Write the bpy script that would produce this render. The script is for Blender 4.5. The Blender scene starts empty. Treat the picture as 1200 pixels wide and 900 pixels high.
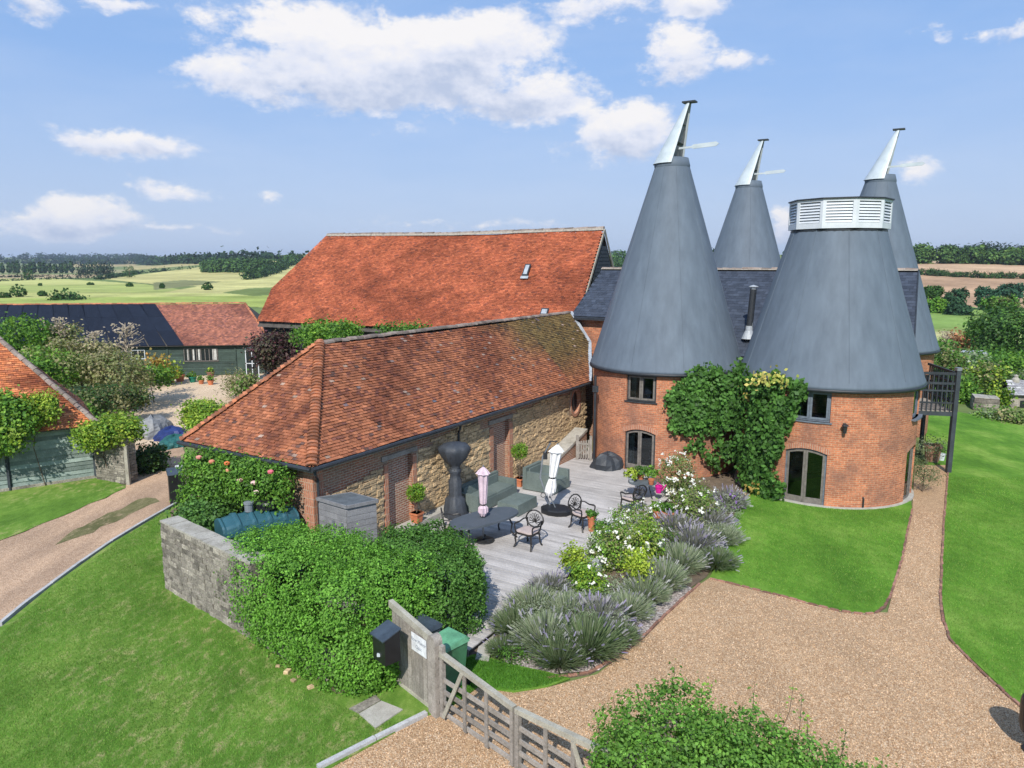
import bpy, bmesh, math, random
import numpy as np
from mathutils import Vector, Matrix
from mathutils.geometry import tessellate_polygon
from math import sin, cos, pi, radians, sqrt, atan2, hypot

SC = bpy.context.scene
COL = SC.collection
RND = random.Random(7)
NR = np.random.RandomState(11)

# ------------------------------------------------------------------ camera
FPX = 860.0; HC = 8.5; PIT = math.atan(142 / 860.0)
cam = bpy.data.cameras.new('camera'); camo = bpy.data.objects.new('camera', cam); COL.objects.link(camo)
cam.sensor_width = 36; cam.lens = FPX / 1200 * 36; cam.clip_end = 20000; cam.clip_start = .1
camo.location = (0, 0, HC); camo.rotation_euler = (pi / 2 - PIT, 0, 0)
SC.camera = camo

# ------------------------------------------------------------------ sun, exposure
SUN_AZ = radians(191.0); SUN_EL = radians(42)
to_sun = Vector((sin(SUN_AZ) * cos(SUN_EL), cos(SUN_AZ) * cos(SUN_EL), sin(SUN_EL)))
sun = bpy.data.lights.new('sun', 'SUN'); sun.energy = 4.3; sun.angle = radians(.6); sun.color = (1, .955, .88)
suno = bpy.data.objects.new('sun', sun); COL.objects.link(suno); suno.location = (0, 0, 60)
suno.rotation_euler = (-to_sun).to_track_quat('-Z', 'Y').to_euler()
SC.view_settings.view_transform = 'Standard'; SC.view_settings.look = 'None'
SC.view_settings.gamma = 1; SC.view_settings.exposure = 0.31
SC.render.engine = 'CYCLES'
SC.cycles.max_bounces = 6; SC.cycles.diffuse_bounces = 3; SC.cycles.glossy_bounces = 3
SC.cycles.transparent_max_bounces = 12; SC.cycles.use_denoising = True

# ------------------------------------------------------------------ picture <-> place helpers (used to read positions off the photograph)
def ray(u, v):
    a = (u - 600) / FPX; b = -(v - 450) / FPX
    return Vector((a, cos(PIT) + b * sin(PIT), -sin(PIT) + b * cos(PIT)))
def at(u, v, z=0.0):
    d = ray(u, v); t = (z - HC) / d.z
    return Vector((d.x * t, d.y * t, z))
def atY(u, v, Y):
    d = ray(u, v); t = Y / d.y
    return Vector((d.x * t, Y, HC + d.z * t))

# ------------------------------------------------------------------ sky with clouds
W = bpy.data.worlds.new('World'); SC.world = W; W.use_nodes = True
def build_world():
    nt = W.node_tree; N = nt.nodes; L = nt.links
    for n in list(N): N.remove(n)
    out = N.new('ShaderNodeOutputWorld'); bg = N.new('ShaderNodeBackground'); bg.inputs[1].default_value = .105
    sky = N.new('ShaderNodeTexSky'); sky.sky_type = 'NISHITA'; sky.sun_disc = False
    sky.sun_elevation = SUN_EL; sky.sun_rotation = SUN_AZ; sky.air_density = .95; sky.dust_density = .8; sky.ozone_density = 2.2
    tc = N.new('ShaderNodeTexCoord')
    def vm(op, a, b=None, c=None):
        n = N.new('ShaderNodeVectorMath'); n.operation = op
        for i, x in enumerate((a, b, c)):
            if x is None: continue
            if isinstance(x, (tuple, Vector)): n.inputs[i].default_value = tuple(x)
            else: L.new(x, n.inputs[i])
        return n.outputs['Value'] if op in ('DOT_PRODUCT', 'LENGTH') else n.outputs[0]
    def m(op, a, b=None, clamp=False):
        n = N.new('ShaderNodeMath'); n.operation = op; n.use_clamp = clamp
        for i, x in enumerate((a, b)):
            if x is None: continue
            if isinstance(x, (int, float)): n.inputs[i].default_value = x
            else: L.new(x, n.inputs[i])
        return n.outputs[0]
    d = vm('NORMALIZE', tc.outputs['Generated'])
    def noise(vec, sc, det, rough=.55):
        n = N.new('ShaderNodeTexNoise'); L.new(vec, n.inputs['Vector']); n.inputs['Scale'].default_value = sc
        n.inputs['Detail'].default_value = det; n.inputs['Roughness'].default_value = rough
        return n.outputs
    st = vm('MULTIPLY', d, (1, 1, 1.7))
    n1 = noise(st, 9, 7, .6); n2 = noise(st, 30, 5, .6)
    warp = vm('SUBTRACT', n1['Color'], (.5, .5, .5))
    dw = vm('ADD', d, vm('MULTIPLY', warp, (.085, .085, .05)))
    # cumulus clouds: centre, half width, half height (degrees-ish), weight
    clouds = [(440, 82, 235, 56, 1.1), (540, 50, 130, 50, 1.0), (350, 28, 110, 42, .9), (630, 112, 95, 40, .85), (545, 35, 110, 32, .8),
              (730, 155, 76, 44, 1.0), (798, 66, 50, 46, .75), (862, 70, 55, 18, .6), (155, 168, 80, 21, .85),
              (205, 220, 60, 18, .55), (90, 256, 88, 27, .95), (200, 268, 120, 9, .45), (30, 8, 50, 22, .7), (130, 0, 60, 12, .5),
              (700, 8, 120, 24, .55), (815, 5, 50, 24, .75), (1085, 40, 30, 18, .55), (1180, 34, 50, 14, .6), (915, 266, 26, 26, .8),
              (1070, 200, 34, 24, .6), (470, 148, 50, 18, .45), (565, 262, 190, 12, .4), (310, 235, 45, 10, .35)]
    acc = None; shade = None
    for (u, v, w, h, wt) in clouds:
        c = ray(u, v).normalized(); r = Vector((c.y, -c.x, 0)).normalized(); up = r.cross(c).normalized()
        dd = vm('SUBTRACT', dw, tuple(c))
        a = m('DIVIDE', vm('DOT_PRODUCT', dd, tuple(r)), w / 930.0)
        b0 = vm('DOT_PRODUCT', dd, tuple(up)); b = m('DIVIDE', b0, h / 930.0)
        q = m('SQRT', m('ADD', m('MULTIPLY', a, a), m('MULTIPLY', b, b)))
        mask = m('MULTIPLY', m('SUBTRACT', 1.15, q), wt)
        sh = m('MULTIPLY', m('MAXIMUM', mask, 0.0), b)
        if acc is None: acc, shade = mask, sh
        else: acc = m('MAXIMUM', acc, mask); shade = m('ADD', shade, sh)
    # the same kind of broken cloud goes on all round, outside the part of the sky in the photograph
    sepn = N.new('ShaderNodeSeparateXYZ'); L.new(d, sepn.inputs[0])
    gen = m('SUBTRACT', m('MULTIPLY', noise(st, 3.1, 5, .55)['Fac'], 4.0), 2.35)
    front = m('MULTIPLY', m('SUBTRACT', sepn.outputs['Y'], .62), 9.0, True)
    topm = m('MULTIPLY', m('SUBTRACT', .42, sepn.outputs['Z']), 9.0, True)
    gen = m('SUBTRACT', gen, m('MULTIPLY', m('MULTIPLY', front, topm), 3.0))
    acc = m('MAXIMUM', acc, gen)
    edge = m('ADD', m('MULTIPLY', m('SUBTRACT', n1['Fac'], .5), 1.15), m('ADD', m('MULTIPLY', m('SUBTRACT', n2['Fac'], .5), .6), m('MULTIPLY', m('SUBTRACT', noise(st, 85, 4, .6)['Fac'], .5), .3)))
    den = m('ADD', acc, edge)
    mr = N.new('ShaderNodeMapRange'); mr.interpolation_type = 'SMOOTHSTEP'; L.new(den, mr.inputs[0])
    mr.inputs[1].default_value = .2; mr.inputs[2].default_value = .56; mr.inputs[4].default_value = .95
    # thin high veil
    veil = N.new('ShaderNodeMapRange'); L.new(noise(vm('MULTIPLY', d, (1, 1, 4)), 4, 6, .6)['Fac'], veil.inputs[0])
    veil.inputs[1].default_value = .38; veil.inputs[2].default_value = .8; veil.inputs[4].default_value = .2
    hz = N.new('ShaderNodeMapRange'); L.new(sepn.outputs['Z'], hz.inputs[0]); hz.inputs[1].default_value = 0.0; hz.inputs[2].default_value = .24
    hz.inputs[3].default_value = .8; hz.inputs[4].default_value = 0.0
    cr = N.new('ShaderNodeValToRGB'); L.new(m('ADD', m('ADD', .62, m('MULTIPLY', shade, .95)), m('MULTIPLY', m('SUBTRACT', n2['Fac'], .5), .9)), cr.inputs[0])
    e = cr.color_ramp.elements; e[0].position = .22; e[0].color = (4.1, 4.7, 6.1, 1); e[1].position = .82; e[1].color = (7.6, 7.4, 7.35, 1)
    e2 = e.new(.52); e2.color = (6.3, 6.5, 7.3, 1)
    def mix(f, a, b):
        n = N.new('ShaderNodeMixRGB'); 
        if isinstance(f, float): n.inputs[0].default_value = f
        else: L.new(f, n.inputs[0])
        for i, x in ((1, a), (2, b)):
            if isinstance(x, tuple): n.inputs[i].default_value = x
            else: L.new(x, n.inputs[i])
        return n.outputs[0]
    c0 = mix(.75, sky.outputs[0], (2.35, 3.95, 7.1, 1)); c1 = mix(hz.outputs[0], c0, (4.5, 5.2, 6.5, 1))
    c2 = mix(veil.outputs[0], c1, (5.6, 6.2, 7.4, 1))
    c3 = mix(mr.outputs[0], c2, cr.outputs[0])
    L.new(c3, bg.inputs[0]); L.new(bg.outputs[0], out.inputs[0])
    W.cycles.sampling_method = 'MANUAL'; W.cycles.sample_map_resolution = 512
build_world()

# ------------------------------------------------------------------ materials
MATS = {}
def new_mat(name):
    m = bpy.data.materials.new(name); m.use_nodes = True
    nt = m.node_tree; bs = nt.nodes['Principled BSDF']
    MATS[name] = m
    return m, nt, nt.nodes, nt.links, bs
def _mixc(N, L, mode, f, a, b):
    n = N.new('ShaderNodeMixRGB'); n.blend_type = mode
    for i, x in ((0, f), (1, a), (2, b)):
        if isinstance(x, (int, float)): n.inputs[i].default_value = x
        elif isinstance(x, tuple): n.inputs[i].default_value = x if len(x) == 4 else (*x, 1)
        else: L.new(x, n.inputs[i])
    return n.outputs[0]
def _noise(N, L, vec, scale, det=5, rough=.6):
    n = N.new('ShaderNodeTexNoise'); n.inputs['Scale'].default_value = scale; n.inputs['Detail'].default_value = det
    n.inputs['Roughness'].default_value = rough
    if vec is not None: L.new(vec, n.inputs['Vector'])
    return n.outputs['Fac']
def _ramp(N, L, fac, stops):
    r = N.new('ShaderNodeValToRGB'); L.new(fac, r.inputs[0]); el = r.color_ramp.elements
    while len(el) < len(stops): el.new(.5)
    for e, (p, c) in zip(el, stops): e.position = p; e.color = c if len(c) == 4 else (*c, 1)
    return r.outputs[0]
def _bump(N, L, bs, h, strength, dist):
    b = N.new('ShaderNodeBump'); b.inputs['Strength'].default_value = strength; b.inputs['Distance'].default_value = dist
    L.new(h, b.inputs['Height']); L.new(b.outputs[0], bs.inputs['Normal'])
def mat(name, col, rough=.8, var=.25, scale=6, col2=None, bump=.3, metal=0, spec=.3, attr=False, rand=0.0, stretch=None, fine=40, uv=False):
    """noise-varied surface; attr multiplies the mesh's Col attribute, rand varies it per object"""
    m, nt, N, L, bs = new_mat(name)
    tc = N.new('ShaderNodeTexCoord'); geo = N.new('ShaderNodeNewGeometry')
    vec = tc.outputs['Object']
    if rand: 
        oi = N.new('ShaderNodeObjectInfo'); add = N.new('ShaderNodeVectorMath'); add.operation = 'ADD'
        L.new(geo.outputs['Position'], add.inputs[0]); L.new(oi.outputs['Random'], add.inputs[1]); vec = add.outputs[0]
    elif not stretch: vec = geo.outputs['Position']
    if stretch:
        mp = N.new('ShaderNodeMapping'); mp.inputs['Scale'].default_value = stretch; L.new(tc.outputs['Object'], mp.inputs[0]); vec = mp.outputs[0]
    f = _noise(N, L, vec, scale, 6, .65)
    c2 = col2 or tuple(c * .55 for c in col)
    base = _ramp(N, L, f, [(.3, c2), (.62, col)])
    f2 = _noise(N, L, vec, fine, 3, .6)
    dark = _ramp(N, L, f2, [(.25, (1 - var,) * 3), (.7, (1 + var * .4,) * 3)])
    c = _mixc(N, L, 'MULTIPLY', 1.0, base, dark)
    if attr:
        at_ = N.new('ShaderNodeAttribute'); at_.attribute_name = 'Col'
        c = _mixc(N, L, 'MULTIPLY', 1.0, at_.outputs['Color'], _mixc(N, L, 'MULTIPLY', 1.0, _ramp(N, L, f, [(.3, (1 - var,) * 3), (.65, (1 + var * .5,) * 3)]), dark))
    if rand:
        rr = _ramp(N, L, oi.outputs['Random'], [(0, (1 - rand,) * 3), (1, (1 + rand,) * 3)])
        c = _mixc(N, L, 'MULTIPLY', 1.0, c, rr)
    L.new(c, bs.inputs['Base Color']); bs.inputs['Roughness'].default_value = rough; bs.inputs['Metallic'].default_value = metal
    bs.inputs['Specular IOR Level'].default_value = spec
    if bump: _bump(N, L, bs, f2, bump, .02)
    return m
def leaf_mat(name, trans=.3, rough=.55, spec=.25):
    m, nt, N, L, bs = new_mat(name)
    a = N.new('ShaderNodeAttribute'); a.attribute_name = 'Col'
    L.new(a.outputs['Color'], bs.inputs['Base Color']); bs.inputs['Roughness'].default_value = rough; bs.inputs['Specular IOR Level'].default_value = spec
    tr = N.new('ShaderNodeBsdfTranslucent'); mx = N.new('ShaderNodeMixShader'); mx.inputs[0].default_value = trans
    L.new(_mixc(N, L, 'MULTIPLY', 1.0, a.outputs['Color'], (1.3, 1.3, .7)), tr.inputs[0])
    L.new(bs.outputs[0], mx.inputs[1]); L.new(tr.outputs[0], mx.inputs[2]); L.new(mx.outputs[0], N['Material Output'].inputs[0])
    return m
def brick_mat(name, c1, c2, mortar, bw=.225, rh=.075, ms=.012, stain=(.16, .09, .07), amt=.5, bump=.6):
    m, nt, N, L, bs = new_mat(name)
    uv = N.new('ShaderNodeUVMap'); 
    b = N.new('ShaderNodeTexBrick'); L.new(uv.outputs[0], b.inputs['Vector'])
    b.inputs['Scale'].default_value = 1; b.inputs['Brick Width'].default_value = bw; b.inputs['Row Height'].default_value = rh
    b.inputs['Mortar Size'].default_value = ms; b.inputs['Mortar Smooth'].default_value = .3; b.inputs['Bias'].default_value = -.1
    b.inputs['Color1'].default_value = (*c1, 1); b.inputs['Color2'].default_value = (*c2, 1); b.inputs['Mortar'].default_value = (*mortar, 1)
    geo = N.new('ShaderNodeNewGeometry')
    f = _noise(N, L, geo.outputs['Position'], 1.1, 6, .65); g = _noise(N, L, geo.outputs['Position'], 13, 4, .7)
    mr = _ramp(N, L, f, [(.42, (0, 0, 0)), (.64, (amt,) * 3)])
    c = _mixc(N, L, 'MIX', mr, b.outputs['Color'], stain)
    c = _mixc(N, L, 'MULTIPLY', 1.0, c, _ramp(N, L, g, [(.3, (.72, .7, .7)), (.7, (1.2, 1.2, 1.2))]))
    L.new(c, bs.inputs['Base Color']); bs.inputs['Roughness'].default_value = .9; bs.inputs['Specular IOR Level'].default_value = .2
    _bump(N, L, bs, _mixc(N, L, 'MIX', .35, _mixc(N, L, 'MIX', b.outputs['Fac'], (1, 1, 1), (0, 0, 0)), g), bump, .012)
    return m

mat('tile', (1, 1, 1), .85, .35, 3, attr=True, bump=.5, fine=22)
mat('tile_barn', (1, 1, 1), .9, .3, .7, attr=True, bump=.5, fine=12)
mat('bonnet', (.46, .17, .08), .9, .5, 6, (.2, .10, .07), rand=.45, bump=.6)
mat('ridge_tile', (.2, .15, .13), .9, .4, 4, (.3, .26, .22), rand=.35)
mat('mortar', (.5, .46, .4), .95, .3, 8)
mat('slate', (1, 1, 1), .75, .2, 2, attr=True, bump=.2, spec=.25)
mat('cone_slate', (.118, .150, .187), .65, .12, .8, (.096, .124, .158), bump=.2, spec=.3, fine=3.2, stretch=(1, 1, .14))
mat('dark_trim', (.028, .034, .042), .5, .2, 5, bump=.1, spec=.5)
mat('gutter', (.035, .04, .048), .45, .2, 5, bump=.1, spec=.5)
mat('white_metal', (.50, .56, .59), .45, .08, 2, (.38, .44, .47), bump=.08, spec=.5)
mat('cowl_inside', (.32, .31, .29), .8, .3, 4)
mat('lead', (.42, .46, .5), .5, .3, 4, (.25, .28, .32), spec=.4)
mat('black_board', (.045, .055, .065), .75, .3, 2, (.028, .035, .042), rand=.25)
mat('green_board', (.055, .085, .07), .8, .3, 2, (.035, .055, .045), rand=.25)
mat('green_board_pale', (.27, .33, .30), .85, .4, 3, (.15, .20, .18), rand=.3, stretch=None)
mat('frame_dark', (.05, .055, .06), .5, .2, 8, bump=.1)
mat('sash', (.20, .18, .16), .6, .2, 8, bump=.1)
mat('sash_blue', (.16, .19, .23), .6, .2, 8, bump=.1)
mat('curtain', (.62, .62, .58), .9, .2, 5)
mat('interior', (.10, .09, .08), .9, .3, 3)
mat('deck_wood', (.46, .435, .415), .85, .22, 1.3, (.33, .31, .295), bump=.4, rand=.16, fine=26)
mat('grey_wood', (.33, .30, .265), .88, .35, 3, (.20, .18, .155), bump=.4, rand=.2, fine=26)
mat('pale_wood', (.42, .40, .33), .88, .3, 3, (.27, .25, .2), bump=.3, rand=.15)
mat('shed_wood', (.26, .26, .27), .85, .3, 4, (.17, .17, .18), rand=.12)
mat('shed_roof', (.13, .15, .165), .8, .3, 4)
mat('rubble', (.66, .485, .28), .95, .4, 3, (.46, .325, .19), bump=.8, rand=.3, fine=14)
mat('rubble_bed', (.56, .45, .31), .95, .4, 4, (.2, .16, .1), bump=.8, fine=20)
mat('wall_stone', (.33, .30, .25), .95, .5, 1.6, (.10, .09, .075), bump=.8, rand=.3, fine=18)
mat('wall_bed', (.22, .195, .16), .95, .45, 3, (.12, .11, .095), bump=.8, fine=18)
mat('stone_cap', (.44, .42, .37), .95, .35, 3, (.27, .25, .21), bump=.6)
mat('concrete', (.45, .43, .38), .9, .25, 4, (.33, .31, .27), bump=.4)
mat('kerb', (.5, .5, .5), .9, .3, 3, (.33, .33, .33))
mat('edge_brick', (.33, .17, .12), .95, .4, 5, (.2, .12, .09), rand=.35)
mat('terracotta', (.58, .2, .09), .8, .25, 6, (.4, .14, .07), rand=.15)
mat('iron', (.03, .032, .034), .45, .25, 8, spec=.5)
mat('bronze_iron', (.026, .024, .024), .5, .3, 12, (.014, .013, .012), spec=.5)
mat('cushion', (.46, .38, .35), .95, .15, 6, (.38, .31, .29))
mat('table_cover', (.085, .10, .12), .75, .15, 2, (.065, .08, .095), bump=.2)
mat('black_cover', (.035, .042, .052), .55, .25, 3, (.022, .027, .034), bump=.3, spec=.5)
mat('heater_cover', (.05, .058, .07), .6, .25, 5, (.035, .04, .05), bump=.5, spec=.45, fine=18)
mat('green_cover', (.15, .185, .17), .7, .25, 2.5, (.105, .135, .125), bump=.2)
mat('pink_canvas', (.66, .52, .58), .95, .15, 5, (.52, .4, .46))
mat('white_canvas', (.76, .76, .76), .95, .12, 5, (.62, .62, .63))
mat('steel_pole', (.3, .33, .36), .4, .15, 4, metal=.4, spec=.5)
mat('tank_plastic', (.03, .105, .135), .45, .2, 2, (.022, .08, .10), bump=.1, spec=.5)
mat('black_plastic', (.014, .015, .017), .4, .2, 4, bump=.08, spec=.5)
mat('dark_bin', (.055, .075, .1), .45, .2, 4, bump=.08, spec=.5)
mat('green_bin', (.13, .36, .20), .5, .15, 4, bump=.08, spec=.45)
mat('green_bin_body', (.06, .2, .1), .5, .15, 4, bump=.08, spec=.45)
mat('sign_white', (.78, .81, .84), .5, .06, 4, bump=.02)
mat('letter_grey', (.3, .34, .4), .7, .1, 4, bump=0)
mat('bark', (.16, .12, .085), .95, .4, 6, (.08, .06, .045), bump=.8)
mat('pale_bark', (.42, .36, .28), .95, .4, 6, (.28, .23, .17), bump=.6)
mat('soil', (.20, .15, .105), .98, .5, 2, (.11, .085, .06), bump=.8, fine=30)
mat('pink_plastic', (.75, .02, .32), .5, .1, 4, bump=0)
mat('blue_plastic', (.02, .05, .4), .5, .1, 4, bump=0)
mat('teal_pot', (.02, .2, .13), .4, .1, 4, bump=0)
mat('grey_pot', (.4, .43, .45), .7, .2, 6)
mat('blue_tarp', (.02, .04, .17), .5, .3, 4, (.012, .022, .09), spec=.4)
mat('teal_tarp', (.025, .14, .13), .6, .4, 6, (.012, .07, .07), spec=.4)
mat('grey_tarp', (.3, .31, .31), .7, .3, 4, (.2, .2, .2))
mat('white_vent', (.60, .635, .67), .5, .05, 3, (.50, .54, .57), bump=.05)
brick_mat('tower_brick', (.57, .21, .105), (.35, .12, .062), (.47, .31, .20), stain=(.17, .10, .08), amt=.6, ms=.01)
brick_mat('barn_brick', (.37, .15, .085), (.25, .11, .075), (.44, .37, .28), stain=(.3, .24, .17), amt=.6)
brick_mat('recess_brick', (.40, .16, .10), (.27, .12, .09), (.50, .43, .34), ms=.017, stain=(.33, .22, .16), amt=.5)
brick_mat('arch_brick', (.5, .21, .12), (.40, .16, .10), (.46, .34, .25), bw=.075, rh=.22, amt=.2)
for n_ in ('leaf', 'leaf_soft'): leaf_mat(n_)
leaf_mat('far_leaf', .12, .8, .05)
leaf_mat('petal', .3, .7, .1)

def glass_mat():
    m, nt, N, L, bs = new_mat('glass')
    t = N.new('ShaderNodeBsdfTransparent'); t.inputs[0].default_value = (.62, .68, .68, 1)
    g = N.new('ShaderNodeBsdfGlossy'); g.inputs['Roughness'].default_value = .03; g.inputs[0].default_value = (.9, .95, 1, 1)
    fr = N.new('ShaderNodeFresnel'); fr.inputs[0].default_value = 1.6
    mx = N.new('ShaderNodeMixShader'); L.new(fr.outputs[0], mx.inputs[0]); L.new(t.outputs[0], mx.inputs[1]); L.new(g.outputs[0], mx.inputs[2])
    L.new(mx.outputs[0], N['Material Output'].inputs[0])
glass_mat()
def dark_glass():
    m, nt, N, L, bs = new_mat('dark_glass')
    bs.inputs['Base Color'].default_value = (.02, .024, .026, 1); bs.inputs['Roughness'].default_value = .06; bs.inputs['Specular IOR Level'].default_value = .6
dark_glass()

def gravel_mat(name, c_lo, c_mid, c_hi, sc, patch, edge=.45):
    m, nt, N, L, bs = new_mat(name)
    geo = N.new('ShaderNodeNewGeometry'); P = geo.outputs['Position']
    vo = N.new('ShaderNodeTexVoronoi'); vo.inputs['Scale'].default_value = sc; L.new(P, vo.inputs['Vector'])
    sep = N.new('ShaderNodeSeparateColor'); L.new(vo.outputs['Color'], sep.inputs[0])
    c = _ramp(N, L, sep.outputs[0], [(0, c_lo), (.45, c_mid), (1, c_hi)])
    c = _mixc(N, L, 'MULTIPLY', 1.0, c, _ramp(N, L, vo.outputs['Distance'], [(.25, (1, 1, 1)), (.75, (edge, edge * .95, edge * .9))]))
    mpg = N.new('ShaderNodeMapping'); mpg.inputs['Rotation'].default_value = (0, 0, .75); mpg.inputs['Scale'].default_value = (1, .28, 1); L.new(P, mpg.inputs[0]); big = _noise(N, L, mpg.outputs[0], .6, 6, .6)
    c = _mixc(N, L, 'MULTIPLY', 1.0, c, _ramp(N, L, big, [(.35, patch), (.62, (1.08, 1.05, 1.03))]))
    c = _mixc(N, L, 'MULTIPLY', 1.0, c, _ramp(N, L, _noise(N, L, P, 7, 5, .7), [(.3, (.82, .82, .82)), (.7, (1.12, 1.12, 1.12))]))
    L.new(c, bs.inputs['Base Color']); bs.inputs['Roughness'].default_value = .95; bs.inputs['Specular IOR Level'].default_value = .15
    _bump(N, L, bs, vo.outputs['Distance'], .7, -.02)
gravel_mat('gravel', (.44, .275, .15), (.63, .43, .25), (.78, .59, .40), 54, (.86, .84, .83), .5)
gravel_mat('gravel_far', (.64, .51, .35), (.74, .59, .42), (.8, .66, .5), 30, (.88, .86, .84), .7)
gravel_mat('dirt_track', (.50, .35, .235), (.56, .40, .275), (.62, .46, .33), 30, (.66, .65, .66), .75)
gravel_mat('shingle', (.3, .26, .25), (.45, .4, .38), (.66, .6, .57), 24, (.85, .85, .85))
def grass_mat(name, dark, mid, light, dry, dryamt, fsc=55):
    m, nt, N, L, bs = new_mat(name)
    geo = N.new('ShaderNodeNewGeometry'); P = geo.outputs['Position']
    mp = N.new('ShaderNodeMapping'); mp.inputs['Rotation'].default_value = (0, 0, .5); mp.inputs['Scale'].default_value = (1, .55, 1); L.new(P, mp.inputs[0])
    a = _noise(N, L, mp.outputs[0], .55, 7, .62); b = _noise(N, L, mp.outputs[0], 4.5, 6, .7); f = _noise(N, L, P, fsc, 4, .7)
    c = _ramp(N, L, a, [(.32, dark), (.5, mid), (.68, light)])
    if dryamt:
        sel = _mixc(N, L, 'MULTIPLY', 1.0, _ramp(N, L, b, [(.5, (0, 0, 0)), (.68, (1, 1, 1))]), _ramp(N, L, _noise(N, L, P, .23, 3, .5), [(.38, (0, 0, 0)), (.56, (dryamt,) * 3)]))
        c = _mixc(N, L, 'MIX', sel, c, dry)
    c = _mixc(N, L, 'MULTIPLY', 1.0, c, _ramp(N, L, b, [(.3, (.72, .75, .7)), (.68, (1.18, 1.15, 1.2))]))
    c = _mixc(N, L, 'MULTIPLY', 1.0, c, _ramp(N, L, f, [(.3, (.66, .68, .66)), (.7, (1.25, 1.22, 1.2))]))
    L.new(c, bs.inputs['Base Color']); bs.inputs['Roughness'].default_value = .9; bs.inputs['Specular IOR Level'].default_value = .12
    _bump(N, L, bs, f, .8, .04)
grass_mat('lawn', (.075, .19, .02), (.13, .29, .032), (.24, .39, .07), (.33, .27, .12), .0)
grass_mat('lawn_worn', (.095, .20, .028), (.15, .29, .042), (.25, .38, .075), (.42, .35, .18), .85)
grass_mat('worn_strip', (.13, .13, .055), (.19, .185, .085), (.27, .24, .13), (.42, .31, .2), .8)
grass_mat('rough_grass', (.07, .12, .03), (.11, .18, .04), (.17, .24, .06), (.3, .26, .13), .5)

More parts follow.
